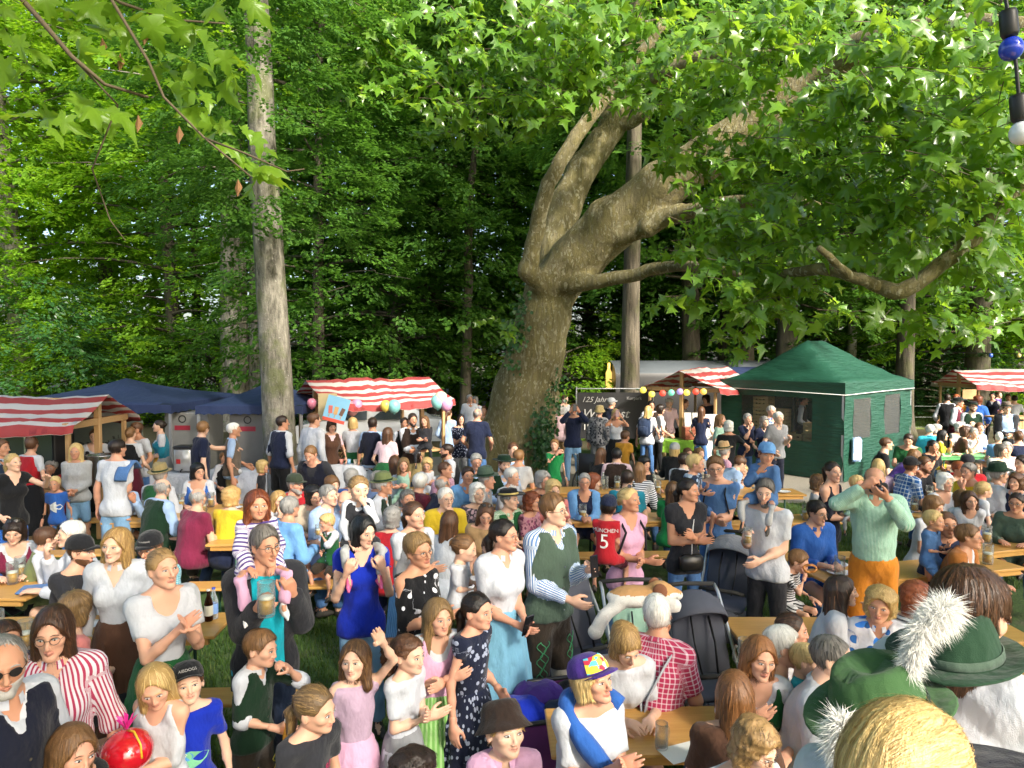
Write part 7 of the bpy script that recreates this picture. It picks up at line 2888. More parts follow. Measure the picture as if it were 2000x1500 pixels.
rt = math.atan2(ux[1], ux[0])
for i, (a, b, k) in enumerate([(.5, .95, 0), (.5, .95, 1), (.5, .95, 2), (.5, 1.4, 0), (.5, 1.4, 1), (.5, 1.85, 0), (.5, 1.85, 1), (.5, 1.85, 2), (.5, 1.85, 3), (.5, 2.3, 0), (.5, 2.3, 1), (.5, 2.3, 2), (.5, 2.3, 3), (.5, 2.3, 4)]):
 w = C0 + ux * a + uy * b
 crate((w[0], w[1], .4 + k * .283), rt + pi / 2, 'yellow plastic beer crate stacked behind the tent window')
tb = C0 + ux * .5 + uy * 1.6
o = MB().box((0, 0, .2), (2.4, .5, .39)).build('pallet_box', M_BLACKP, None, loc=(tb[0], tb[1], 0), rz=rt + pi / 2)
tag(o, 'dark low platform carrying the crates inside the tent', 'platform')
trunk_box('coat', 'pale blue jacket hanging on the outer tent wall', 'jacket', tuple(np.append(C0 + ux * .55 - np.array([.05, .16]), .45)), (.34, .12, .55), cloth('lblue'), rt, .05)

# ---- wine trailer with curved roof
TR0 = at_d(1203, 704, 23)
tx = .10
trailer = empty('wine_trailer', (TR0[0], TR0[1], 0), tx, 'black wine trailer with curved grey roof and a glowing gold bottle', 'trailer')
a = np.linspace(0, pi, 13)
prof = np.concatenate([[(-1.05, .45)], np.stack([-1.05 * np.cos(a), 2.1 + .55 * np.sin(a)], 1), [(1.05, .45)]])
LT = 6.8
M_TRB = plain('trailer_black', (.012, .012, .014), .35)
M_TRR = plain('trailer_roof', (.085, .10, .115), .55)
for nm, sel, mt in (('side_wall', [0, 1, 2], M_TRB), ('roof', list(range(2, 13)), M_TRR), ('side_wall', [12, 13, 14], M_TRB)):
 p = prof[sel]
 G = np.array([np.stack([0 * p[:, 0] + x, p[:, 0] + 1.05, p[:, 1]], 1) for x in np.linspace(0, LT, 8)])
 MB().grid(G).build(nm, mt, trailer, True)
for x in (0, LT):
 v = np.concatenate([[(x, 1.05, 1.3)], np.stack([0 * prof[:, 0] + x, prof[:, 0] * 1.0 + 1.05, prof[:, 1]], 1)])
 MB().add(v, (), [(0, i + 1, (i + 1) % len(prof) + 1) for i in range(len(prof))]).build('end_wall', M_TRB, trailer)
MB().box((LT / 2, 1.05, .48), (LT, 2.0, .1)).build('floor', M_TRB, trailer)
for x in (2.6, 3.5):
 for y in (.05, 2.05):
  MB().lathe([(.001, -.08), (.28, -.08), (.32, -.05), (.32, .05), (.28, .08), (.001, .08)], 18, R=rotx(pi / 2), c=(x, y, .32)).build('wheel', M_RUBBER, trailer, True)
t = NT('gold_glow')
t.set(Base_Color=(.8, .5, .1), Roughness=.4)
t.b.inputs['Emission Color'].default_value = (1, .6, .15, 1)
t.b.inputs['Emission Strength'].default_value = .5
MB().lathe([(.001, 0), (.10, 0), (.105, .5), (.05, .62), (.045, .82), (.001, .83)], 14, c=(-.10, .55, 1.75)).build('bottle_lamp', t.m, trailer, True)
MB().slab(np.array([[(3.6, -.05, 2.45), (3.6, -1.4, 2.2)], [(6.8, -.05, 2.45), (6.8, -1.4, 2.2)]], float), .02).build('awning', M_NAVYT, trailer)


# ---- lettering
def lettering(parent, txt, size, loc, R, mat, shear=0.0, align='LEFT', flip=False, name='lettering', ext=.002):
 cu = bpy.data.curves.new('txt', 'FONT')
 cu.body = txt
 cu.size = size
 cu.shear = shear
 cu.align_x = align
 cu.extrude = ext
 o = bpy.data.objects.new('txt', cu)
 COL.objects.link(o)
 dg = bpy.context.evaluated_depsgraph_get()
 me = bpy.data.meshes.new_from_object(o.evaluated_get(dg))
 bpy.data.objects.remove(o)
 if flip:
  v = np.empty(len(me.vertices) * 3)
  me.vertices.foreach_get('co', v)
  v = v.reshape(-1, 3)
  v[:, 0] *= -1
  me.vertices.foreach_set('co', v.ravel())
 me.materials.clear()
 me.materials.append(mat)
 q = bpy.data.objects.new(name, me)
 COL.objects.link(q)
 q.parent = parent
 M = np.eye(4)
 M[:3, :3] = R
 M[:3, 3] = loc
 q.matrix_local = Matrix(M.tolist())
 return q


FACE = rotx(pi / 2)      # text stands up and faces -y
M_TXTW = plain('print_white', (.75, .74, .7), .6, var=.02)
M_TXTG = plain('print_grey', (.35, .34, .33), .6, var=.02)
M_BANNER = plain('banner_black', (.012, .012, .014), .55)
bp = at_d(1128, 704, 18.8)
ban = empty('banner', (bp[0], bp[1], 0), .0, 'black wine festival banner on a fence with white lettering and date', 'banner')
xs = np.linspace(0, 2.0, 14)
MB().grid(np.array([np.stack([xs, .02 * np.sin(xs * 5), 0 * xs + .62], 1), np.stack([xs, .015 * np.sin(xs * 4 + 1), 0 * xs + 1.85], 1)])).build('sheet', M_BANNER, ban, True)
lettering(ban, '125 Jahre', .20, (.10, -.035, 1.60), FACE, M_TXTG, .4)
lettering(ban, 'Weinfest', .34, (.10, -.035, 1.18), FACE, M_TXTG, .35)
lettering(ban, '15.06.20', .22, (.14, -.035, .86), FACE, M_TXTW)
lettering(ban, 'Kurpark', .12, (1.3, -.035, 1.66), FACE, M_TXTG)
for x in (-.02, 2.02):
 MB().tube([(x, .05, 0), (x, .05, 2.0)], .02, 6).build('pole', M_ALU, ban)
MB().tube([(-.02, .05, 1.95), (2.02, .05, 1.95)], .015, 6).build('rail', M_ALU, ban)

# ---- wine stall things
gt = at_z(1335, 858, .78)
wt = empty('wine_counter', (gt[0], gt[1], 0), .08, 'wooden trestle counter with a bright lime green cloth', 'table')
k = np.linspace(-1.05, 1.05, 26)
rows = []
for yy, z in ((.40, .50), (.38, .775), (0, .785), (-.38, .775), (-.40, .52)):
 rows.append(np.stack([k, 0 * k + yy + (.02 * np.sin(k * 11) if z < .6 else 0), 0 * k + z + (.03 * np.sin(k * 7 + 1) if z < .6 else 0)], 1))
MB().grid(np.array(rows)).build('tablecloth', cloth('lime'), wt, True)
MB().box((0, 0, .755), (2.06, .72, .03)).build('table_top', M_BEAM, wt)
for sx in (-.85, .85):
 MB().tube([(sx, -.3, 0), (sx, 0, .74)], .035, 5).tube([(sx, .3, 0), (sx, 0, .74)], .035, 5).build('leg', M_POST, wt)
rb = at_z(1358, 858, .80)
box = empty('wooden_chest', (rb[0], rb[1] + .1, .79), .05, 'reddish wooden box with slatted lid on the lime green counter', 'box')
for i in range(4):
 MB().box((0, -.16, .04 + i * .075), (.55, .02, .068), bev=.004).build('plank', M_REDWOOD, box)
MB().box((0, .01, .155), (.54, .31, .30)).build('body', M_REDWOOD, box)
for i in range(2):
 MB().box((-.12 + i * .2, .14, .47), (.17, .02, .34), rotx(-.2)).build('slat', plain('grey_board', (.4, .4, .38), .7), box)
mbd = at_d(1393, 704, 16.4)
mb_ = empty('menu_board', (mbd[0], mbd[1], 0), .1, 'silver framed menu board beside the wine counter', 'sign')
MB().box((0, 0, .85), (.42, .03, 1.25), rotx(-.06), .008).build('frame', M_ALU, mb_)
MB().box((0, -.02, .85), (.34, .012, 1.12), rotx(-.06)).build('panel', M_PAPER, mb_)
for i in range(9):
 MB().box((0, -.034 + .06 * (.85 - (1.30 - i * .11)), 1.30 - i * .11), (.26 - .03 * (i % 3), .004, .02), rotx(-.06)).build('text_line', M_TXTG, mb_)
for s in (-1, 1):
 MB().tube([(s * .17, .0, 0), (s * .17, 0, .3)], .015, 5).build('leg', M_ALU, mb_)
lc = {'y': (.75, .62, .08), 'r': (.7, .06, .04), 'g': (.12, .5, .32), 'p': (.3, .2, .5), 'o': (.7, .45, .08)}
for i, (px, py, c) in enumerate([(1256, 762, 'y'), (1273, 770, 'y'), (1294, 768, 'r'), (1311, 767, 'g'), (1328, 765, 'p'), (1341, 767, 'y'), (1359, 765, 'r'), (1374, 765, 'o')]):
 key = 'lantern_' + c
 if key not in MATS:
  t = NT(key)
  t.set(Base_Color=lc[c], Roughness=.6)
  t.b.inputs['Emission Color'].default_value = (*lc[c], 1)
  t.b.inputs['Emission Strength'].default_value = .35
  MATS[key] = t.m
 p = at_d(px, py, 16.6)
 lan = empty('paper_lantern', p, 0, '%s round paper lantern hanging from the wine stall, %s' % ({'y': 'yellow', 'r': 'red', 'g': 'green', 'p': 'violet', 'o': 'amber'}[c], ['by the slender trunk', 'next to the first yellow one', 'above the brown vest', 'above the wide white tee', 'by the gable post', 'beyond the gable post', 'above the grey tee vendor', 'by the tent edge'][i]), 'lantern')
 th = np.linspace(0, pi, 12)
 MB().lathe(np.stack([.075 * np.sin(th) + .003 * (np.arange(12) % 2), .075 * np.cos(th)], 1)[::-1], 14).build('shade', MATS[key], lan, True)
 MB().tube([(0, 0, .07), (0, 0, .16)], .004, 4).build('hanger', M_BLACKP, lan)

# ---- ice cream stall things
def balloon(px, py, d, r, col, label, cat='balloon'):
 p = at_d(px, py, d)
 m = plain('balloon_' + label.split()[0], col, .35, var=.05, spec=.6)
 th = np.linspace(0, pi, 12)
 root = empty('balloon', p, 0, label, cat)
 MB().lathe(np.stack([r * np.sin(th) * (1 - .1 * np.cos(th)), -r * 1.12 * np.cos(th)], 1), 16).build('skin', m, root, True)
 MB().lathe([(.001, -r * 1.10), (.02, -r * 1.2), (.001, -r * 1.19)], 8).build('knot', m, root)


for px, py, r, c, lab in [(688, 798, .13, (.62, .3, .36), 'rosy balloon at the ice cream stall corner'), (697, 792, .11, (.55, .28, .45), 'mauve balloon at the ice cream stall corner'), (855, 785, .13, (.24, .55, .52), 'turquoise balloon at the far stall corner'), (861, 778, .12, (.65, .6, .45), 'cream balloon at the far stall corner'), (872, 790, .12, (.65, .3, .5), 'pink balloon at the far stall corner'), (609, 788, .09, (.6, .2, .3), 'small red pink balloon by the stall post'), (770, 794, .12, (.2, .5, .5), 'teal paper ball under the ice cream awning'), (753, 793, .10, (.7, .55, .1), 'yellow paper ball under the ice cream awning')]:
 balloon(px, py, 13.4, r, c, lab)
pp = at_d(657, 800, 12.7)
pos = empty('poster', pp, .25, 'tilted light blue ice cream poster hanging from the stall', 'poster')
RP = roty(.28)
t = plain('poster_blue', (.18, .42, .62), .5, var=.15, scale=5)
MB().box((0, 0, 0), (.40, .012, .46), RP).build('board', t, pos)
MB().box(RP @ np.array([0, -.009, -.20]), (.395, .004, .06), RP).build('red_strip', plain('poster_red', (.6, .08, .05), .5), pos)
for i, (x, c) in enumerate(((-.1, (.5, .12, .1)), (.0, (.5, .3, .12)), (.11, (.12, .06, .04)))):
 MB().box(RP @ np.array([x, -.009, -.02]), (.07, .004, .14), RP @ roty(.2 * (i - 1)), .002).build('ice_lolly', plain('lolly%d' % i, c, .5), pos)
 MB().box(RP @ np.array([x, -.009, -.12]), (.015, .004, .06), RP).build('lolly_stick', M_POST, pos)
wb = at_d(640, 795, 12.95)
o = MB().box((0, 0, 0), (.34, .015, .5)).build('price_board', plain('kraft_board', (.5, .4, .22), .8), None, loc=wb)
tag(o, 'beige price board behind the ice cream poster', 'sign')


def table_cloth(x, y, rz, L, W, h, label, mat=M_CLOTHW):
 root = empty('covered_table', (x, y, 0), rz, label, 'table')
 k = np.linspace(-L / 2, L / 2, 30)
 rows = []
 for yy, z in ((W / 2 + .02, .12), (W / 2, h - .005), (0, h), (-W / 2, h - .005), (-W / 2 - .03, .1)):
  rows.append(np.stack([k, 0 * k + yy + (.03 * np.sin(k * 13) if z < .3 else 0), 0 * k + z], 1))
 MB().grid(np.array(rows)).build('tablecloth', mat, root, True)
 for s in (-1, 1):
  e = np.linspace(-W / 2, W / 2, 8)
  MB().grid(np.array([np.stack([0 * e + s * (L / 2 + .002), e, 0 * e + h - .002], 1), np.stack([0 * e + s * (L / 2 + .03), e, 0 * e + .12], 1)])).build('cloth_end', mat, root)
 MB().box((0, 0, h - .02), (L - .02, W - .02, .025)).build('table_top', M_BEAM, root)
 return root


table_cloth(-3.35, 13.0, .1, 1.9, .7, .85, 'white covered counter table in front of the ice cream stall')
p = at_z(345, 915, .8)
table_cloth(-6.1, 12.2, .12, 2.6, .7, .8, 'white covered serving table under the blue gazebo')
table_cloth(-4.85, 12.6, .1, 1.1, .7, .8, 'white covered table behind the taupe vest')
rr = np.random.RandomState(3)
for i in range(9):
 q = (-3.9 + .13 * i, 12.9 + .2 * rr.rand(), .851)
 o = MB().lathe([(.001, 0), (.03, 0), (.04, .09), (.036, .09), (.028, .006), (.001, .005)], 10).build('ice_cup', plain('cup%d' % (i % 3), [(.6, .25, .2), (.2, .4, .6), (.65, .6, .5)][i % 3], .5), None, True, loc=q)
 tag(o, ['reddish', 'blue', 'cream'][i % 3] + ' paper ice cup lined up on the white counter table', 'cup', 'ice cups on the counter')

# ---- drinks stall and gazebo equipment
pf = at_d(48, 704, 10.9)
fr = empty('drinks_fridge', (pf[0], pf[1], 0), 0, 'black framed glass door drinks fridge in the striped stall', 'fridge')
MB().box((0, .25, .85), (.86, .5, 1.7), bev=.01).build('cabinet', M_BLACKP, fr)
MB().box((0, -.012, .85), (.80, .03, 1.55)).build('door', plain('fridge_glass', (.03, .04, .05), .08, spec=.8), fr)
MB().box((0, -.04, .85), (.03, .02, 1.5)).build('handle', M_STEEL, fr)
MB().box((0, -.03, 1.68), (.86, .02, .10)).build('header', M_ALU, fr)
sp = at_d(192, 704, 10.6)
o = MB().lathe([(.001, .9), (.19, .9), (.2, .92), (.2, 1.34), (.21, 1.35), (.205, 1.36), (.19, 1.36), (.19, 1.0), (.001, .95)], 24).build('steel_pot', M_STEEL, None, True, loc=(sp[0], sp[1], 0))
tag(o, 'tall shiny steel pot on the counter of the striped stall', 'pot')
bb = at_d(160, 704, 11.9)
sheet = empty('windscreen_sheet', (bb[0], bb[1], 0), 0, 'grey translucent windscreen sheet with lettering seen from behind', 'banner')
MB().grid(np.array([[(-1.0, 0, .55), (-1.0, 0, 1.75)], [(1.0, 0, .55), (1.0, 0, 1.75)]])).build('sheet', plain('grey_film', (.16, .19, .17), .5, var=.2), sheet)
lettering(sheet, 'Altweiher', .42, (.92, -.02, 1.2), FACE, plain('dark_print', (.05, .055, .05), .6), .3, flip=True)
lettering(sheet, 'Kurpark', .26, (.4, -.02, .85), FACE, MATS['dark_print'], .2, flip=True)


def urn(px, d, label, col=(.55, .55, .55)):
 p = at_d(px, 704, d)
 root = empty('drinks_dispenser', (p[0], p[1], .8), 0, label, 'dispenser')
 MB().box((0, 0, .22), (.30, .26, .40), bev=.03).build('body', plain('dispenser_body', col, .3, .5), root, True)
 MB().box((0, 0, .44), (.32, .28, .05), bev=.015).build('lid', M_BLACKP, root)
 MB().box((-.06, -.135, .2), (.07, .006, .08)).build('badge', plain('badge_red', (.5, .03, .03), .4), root)
 MB().tube([(0, -.13, .06), (0, -.18, .05), (0, -.18, .02)], .012, 6).build('tap', M_BLACKP, root)


urn(358, 12.4, 'silver drinks dispenser with red badge on the serving table')
for px, lab, d in [(362, 'white steel cabinet door with a face icon beside the dispenser', 13.6), (490, 'brushed steel cabinet door with a face icon behind the taupe vest', 13.4)]:
 p = at_d(px, 704, d)
 root = empty('toilet_cabin' if False else 'steel_cabinet', (p[0], p[1], 0), 0, lab, 'cabinet')
 MB().box((0, .35, .88), (.85, .7, 1.72), bev=.01).build('body', plain('cab_' + str(px), (.26, .26, .25) if px < 400 else (.18, .175, .17), .35, .2), root)
 MB().box((-.08, -.004, 1.45), (.30, .006, .09)).build('sign_plate', plain('sign_red', (.3, .02, .04), .5), root)
 MB().lathe([(.055, 0), (.075, 0), (.075, .004), (.055, .004)], 18, R=rotx(pi / 2), c=(-.08, -.004, 1.62)).build('icon', M_BLACKP, root)
 MB().box((.3, -.02, 1.0), (.02, .04, .2)).build('handle', M_STEEL, root)

# ---- parked white car behind the ice cream stall
cp = at_d(722, 704, 21)
car = empty('parked_car', (cp[0], cp[1], 0), .15, 'white parked car behind the ice cream stall', 'car')
M_CAR = plain('white_car_paint', (.72, .72, .72), .25, var=.02, coat=.6)
pr = [(-2.1, .35), (-2.15, .7), (-2.0, .85), (-1.15, .98), (-.45, 1.45), (.2, 1.52), (1.1, 1.48), (1.75, 1.05), (2.1, .98), (2.15, .6), (2.1, .35)]
half_w = [.80, .84, .84, .84, .66, .64, .64, .78, .82, .84, .82]
G = []
for s in np.linspace(-1, 1, 9):
 G.append([(x, s * w * (1 - .0 * abs(s)), z - .05 * abs(s) ** 3 * (z > 1)) for (x, z), w in zip(pr, half_w)])
me_ = MB().grid(np.array(G, float))
for s in (-1, 1):
 v = np.array([(x, s * w, z - .05 * (z > 1)) for (x, z), w in zip(pr, half_w)])
 c = np.concatenate([[(0, s * .85, .7)], v])
 me_.add(c, (), [(0, i + 1, i + 2) for i in range(len(pr) - 1)] + [(0, len(pr), 1)])
me_.build('body', M_CAR, car, True)
M_CARGL = plain('car_glass', (.03, .035, .04), .08, spec=.8)
for s in (-1, 1):
 for x0, x1 in ((-1.0, -.05), (.03, 1.0)):
  MB().add(np.array([(x0, s * .86, 1.0), (x1, s * .86, 1.0), (min(x1, .95), s * .70, 1.38), (max(x0 + .5, x0 if x0 > 0 else x0 + .5), s * .70, 1.38)]), [(0, 1, 2, 3)]).build('side_window', M_CARGL, car)
for x in (-1.35, 1.3):
 for s in (-1, 1):
  w = MB().lathe([(.001, -.1), (.22, -.1), (.32, -.08), (.33, 0), (.32, .08), (.22, .1), (.001, .1)], 20, R=rotx(pi / 2), c=(x, s * .78, .33)).build('wheel', M_RUBBER, car, True)
  MB().lathe([(.001, -.115), (.19, -.11), (.2, -.1)], 16, R=rotx(pi / 2) if s < 0 else rotx(-pi / 2), c=(x, s * .78, .33)).build('rim', M_ALU, w, True)
for s in (-1, 1):
 MB().box((-2.08, s * .6, .72), (.1, .3, .13), bev=.02).build('headlight', M_GLASS, car)

# ---- string of coloured bulbs close by
cord_p = [at_d(1955, -60, 2.2), at_d(1968, 20, 2.2), at_d(1985, 130, 2.2), at_d(1994, 240, 2.2), at_d(2015, 330, 2.25)]
gl = empty('light_cord', cord_p[0], 0, 'black festoon light cable hanging down past the plane leaves', 'cable')
MB().tube(np.array(cord_p) - cord_p[0], .006, 6).build('cable', M_BLACKP, gl, True)
for (px, py, c, lab, d) in [(1970, 40, (.02, .05, .55), 'unlit blue festoon bulb in a black socket', 2.2), (1990, 205, (.75, .77, .85), 'unlit white festoon bulb in a black socket', 2.2)]:
 p = at_d(px, py, d)
 b = empty('festoon_bulb', p, 0, lab, 'light bulb')
 RB = roty(-.12)
 MB().lathe([(.001, .03), (.022, .03), (.025, .02), (.025, -.04), (.02, -.05), (.001, -.05)], 14, R=RB).build('socket', M_BLACKP, b, True)
 th = np.linspace(0.35, pi, 10)
 MB().lathe(np.stack([.034 * np.sin(th), -.085 + .036 * np.cos(th)], 1), 16, R=RB).build('bulb', plain('bulb_' + lab.split()[1], c, .12, spec=.8, var=.03), b, True)
far = [at_d(1780, 686, 24), at_d(1930, 690, 22), at_d(1990, 691, 21), at_d(2080, 688, 20)]
o = MB().tube(far, .012, 5).build('festoon_cable', M_BLACKP, None, True)
tag(o, 'thin festoon cable strung towards the far striped stall', 'cable')
for px, c, lab in ((1935, (.05, .12, .55), 'small blue festoon bulb on the far cable'), (1990, (.7, .6, .2), 'small yellow festoon bulb on the far cable')):
 p = at_d(px, 694, 22)
 th = np.linspace(0, pi, 8)
 o = MB().lathe(np.stack([.06 * np.sin(th), -.075 * np.cos(th)], 1), 10).build('festoon_bulb', plain('fb' + str(px), c, .3), None, True, loc=p)
 tag(o, lab, 'light bulb')

# ---- wire fence, notice board, wooden box on the far side
fe = empty('wire_fence', (10.4, 24.6, 0), 0, 'low wire fence with grey posts before the tall meadow grass', 'fence')
for i in range(6):
 MB().tube([(i * 1.6, 0, 0), (i * 1.6, 0, 1.15)], .035, 6).build('post', plain('fence_post', (.25, .24, .22), .8), fe)
for z in (.35, .7, 1.08):
 MB().tube([(0, 0, z), (4, 0, z - .02), (8, 0, z)], .006, 4).build('wire', M_ALU, fe)
nbp = at_d(1893, 770, 25.5)
o = MB().box((0, 0, 0), (.5, .04, .35), bev=.005).build('notice_board', M_BEAM, None, loc=nbp)
tag(o, 'small wooden notice board on the broad tree', 'sign')
wbx = at_d(1992, 704, 17.5)
wo = empty('wooden_counter', (wbx[0], wbx[1], 0), 0, 'upright wooden plank counter under the far awning', 'counter')
for i in range(5):
 MB().box((-.35 + i * .175, 0, .65), (.168, .04, 1.25), bev=.004).build('plank', M_POST, wo)
MB().box((0, .25, 1.29), (.95, .6, .04)).build('counter_top', M_BEAM, wo)

# ---- bandstand under the musicians
st = empty('bandstand', (1.3, 0.4, 0), 0, 'low wooden stage platform under the musicians', 'stage')
for i in range(16):
 MB().box((0, -1.2 + i * .16, .86), (3.6, .154, .03), bev=.003).build('plank', M_BEAM, st)
for x in (-1.7, 1.7):
 for y in (-1.1, 1.1):
  MB().box((x, y, .42), (.1, .1, .84)).build('leg', M_POST, st)


# ---- things held or worn by people
def wrist(label, sd):
 R, root, loc, yw = PEOPLE[label]
 z = unit(R.W[sd] - R.E[sd])
 return loc + rotz(yw) @ (R.W[sd] + z * .075 * R.s), rotz(yw) @ z, yw


def find(sub):
 for k in PEOPLE:
  if sub in k:
   return k
 return None


def held(sub, sd):
 k = find(sub)
 return wrist(k, sd) if k else None


h = held('cyan shirt', -1)
if h:
 p, z, yw = h
 mug(p + np.array([.03, -.03, -.08]), 'glass beer mug gripped against the cyan shirt', yw + 1.0)
h = held('pale grey tee with short beard', -1)
if h:
 p, z, yw = h
 mug(p + np.array([.02, -.03, -.07]), 'small beer glass held before the pale grey tee', 2.0, .75)
h = held('toddler in green vest drinking', 1)
if h:
 mug(h[0] + np.array([0, -.02, -.05]), 'beaker of amber drink at the toddler mouth', .5, .6)
h = held('embroidered leather shorts', -1)
if h:
 bottle(h[0] + np.array([.04, -.03, -.14]), 'clear bottle with yellow lemonade held by the child in leather shorts', (.75, .5, .1), .25, tilt=.2)
h = held('football shirt drinking', -1)
if h:
 bottle(h[0] + np.array([0, 0, -.06]), 'brown bottle at the lips of the green football shirt', (.08, .03, .01), .22, tilt=-1.2)
h = held('light blue skirt holding', 1)
M_PHONE = plain('phone_black', (.012, .012, .015), .12)


def phone(p, rz, tilt, label, col=M_PHONE):
 root = empty('mobile_phone', p, rz, label, 'phone')
 root.rotation_euler = (tilt, 0, rz)
 MB().box((0, 0, 0), (.075, .009, .155), bev=.004).build('case', col, root)
 MB().box((0, .0055, 0), (.068, .002, .146)).build('screen', M_PHONE, root)
 MB().lathe([(.001, 0), (.007, 0), (.007, .002), (.001, .002)], 10, R=rotx(pi / 2), c=(.022, -.005, .055)).build('lens', M_PHONE, root)


if h:
 phone(h[0] + np.array([.0, -.03, .04]), h[2], .3, 'dark phone held before the light blue skirt')
for sub, lab, c in (('navy zip jacket', 'dark phone held up by the navy zip jacket', M_PHONE), ('white tank top filming', 'pink phone held sideways by the white tank top', plain('phone_pink', (.5, .3, .3), .3)), ('sage green vest', 'dark phone in the hand over the sage vest', M_PHONE)):
 k = find(sub)
 if k:
  a, _, yw = wrist(k, 1)
  b, _, _ = wrist(k, -1)
  m_ = (a + b) / 2 if 'sage' not in sub else a
  phone(m_ + np.array([0, -.04, .02]), yw, -.1, lab, c)
k = find('photographing with a camera')
if k:
 R, root, loc, yw = PEOPLE[k]
 hc = loc + rotz(yw) @ (R.hc + R.Rh @ np.array([0, -.235, -.005]))
 fyaw = yw + radians(2)
 ca = empty('camera_body', hc, fyaw, 'black camera with large lens held to the eye', 'camera')
 MB().box((0, 0, 0), (.145, .06, .09), bev=.012).build('body', M_BLACKP, ca)
 MB().box((0, 0, .055), (.05, .055, .03), bev=.01).build('viewfinder', M_BLACKP, ca)
 ln = MB().lathe([(.001, -.03), (.037, -.03), (.040, -.07), (.038, -.10), (.034, -.105), (.030, -.10), (.001, -.095)], 20, R=rotx(pi / 2) @ np.diag([1, 1, -1.]), c=(0, 0, 0))
 ln = MB().lathe([(.001, .03), (.037, .03), (.040, .07), (.038, .10), (.034, .105), (.030, .10), (.001, .092)], 20, R=rotx(pi / 2)).build('lens', M_BLACKP, ca, True)
 MB().lathe([(.001, .0), (.029, .0), (.02, .006), (.001, .009)], 18, R=rotx(pi / 2), c=(0, -.096, 0)).build('front_glass', plain('lens_glass', (.02, .025, .05), .03, spec=1.0), ln, True)
k = find('clutching a shiny red balloon')
if k:
 R, root, loc, yw = PEOPLE[k]
 c = loc + rotz(yw) @ np.array([0, -.24, R.nb[2] - .13])
 rb_ = empty('red_balloon', c, 0, 'shiny red foil ball with pink tuft and yellow ribbon', 'ball')
 th = np.linspace(0, pi, 16)
 MB().lathe(np.stack([.115 * np.sin(th), -.10 * np.cos(th)], 1), 22).build('ball', plain('red_foil', (.5, .008, .02), .12, spec=.9, coat=.8), rb_, True)
 q = MB()
 for i in range(7):
  an = i * .9
  q.add(np.array([(0, 0, .10), (.03 * cos(an), .03 * sin(an), .16), (.05 * cos(an + .5), .05 * sin(an + .5), .17), (.02 * cos(an + .9), .02 * sin(an + .9), .13)]), [(0, 1, 2, 3)])
 q.build('tuft', plain('pink_foil', (.6, .02, .25), .3), rb_)
 MB().tube([(0, 0, .10), (.05, -.03, .11), (.09, -.05, .06), (.10, -.06, .0)], .005, 5).build('ribbon', plain('yellow_ribbon', (.7, .45, .03), .5), rb_, True)
k = find('purple cap clapping')
if k:
 R, root, loc, yw = PEOPLE[k]
 q = empty('blue_sweater', loc + rotz(yw) @ np.array([0, 0, 0]), yw, 'bright blue sweater slung across the shoulders of the white tee', 'sweater')
 sh = R.S[-1]
 pts = [R.nb + np.array([.17, -.03, -.02]), R.nb + np.array([.10, .07, .03]), R.nb + np.array([-.02, .10, .035]), R.nb + np.array([-.12, .05, .025]), R.nb + np.array([-.14, -.05, -.04]), R.nb + np.array([-.06, -.15, -.18]), R.nb + np.array([.04, -.175, -.28]), R.nb + np.array([.12, -.17, -.36])]
 tt = np.linspace(0, 7, 29)
 pi2 = np.stack([np.interp(tt, np.arange(8), np.array(pts)[:, c_]) for c_ in range(3)], 1)
 for _ in range(4):
  pi2[1:-1] = (pi2[:-2] + 2 * pi2[1:-1] + pi2[2:]) / 4
 MB().tube(pi2, .045 + .008 * np.sin(tt * 3), 10).build('wrap', cloth('blue'), q, True)
k = find('denim jacket over the shoulder')
if k:
 R, root, loc, yw = PEOPLE[k]
 q = empty('denim_jacket', loc, yw, 'denim jacket slung over the shoulder of the white tee', 'jacket')
 S = R.S[-1]
 G = np.array([[(S[0] + .02 + .11 * a, S[1] + .15 * math.sin(b * 2.4 - 1.0), S[2] + .075 - .38 * abs(b - .35) ** 1.3) for b in np.linspace(0, 1, 12)] for a in np.linspace(-1, .6, 8)])
 MB().slab(G, .03).build('cloth', cloth('denim'), q, True)


def strap_bag(sub, label, col, bagpos, size, strapcol=None, cat='bag', name='shoulder_bag', shoulder=1):
 k = find(sub)
 if not k:
  return
 R, root, loc, yw = PEOPLE[k]
 q = empty(name, loc, yw, label, cat)
 b = R.P + np.array(bagpos)
 MB().box(b, size, bev=min(size) * .3).build('bag', col, q, True)
 S = R.S[shoulder] + R.u * .07 - R.x * .06 * shoulder
 mid = (S + b) / 2 + R.f * .12
 ch = R.nb - R.u * .20 + R.f * .155
 MB().tube([b + np.array([0, 0, size[2] / 2]), ch if bagpos[1] < 0 else mid, S], .012, 6, sx=.4).build('strap', strapcol or col, q, True)


M_LEATHER = plain('black_leather', (.015, .014, .014), .3)
strap_bag('small black shoulder bag', 'small black leather bag on a white strap before the black tee', M_LEATHER, (-.02, -.20, .06), (.22, .08, .16), M_WHITEP)
strap_bag('long green skirt with brown bag', 'small brown shoulder bag beside the long green skirt', plain('brown_leather', (.10, .04, .025), .4), (.20, .10, .0), (.20, .09, .15))


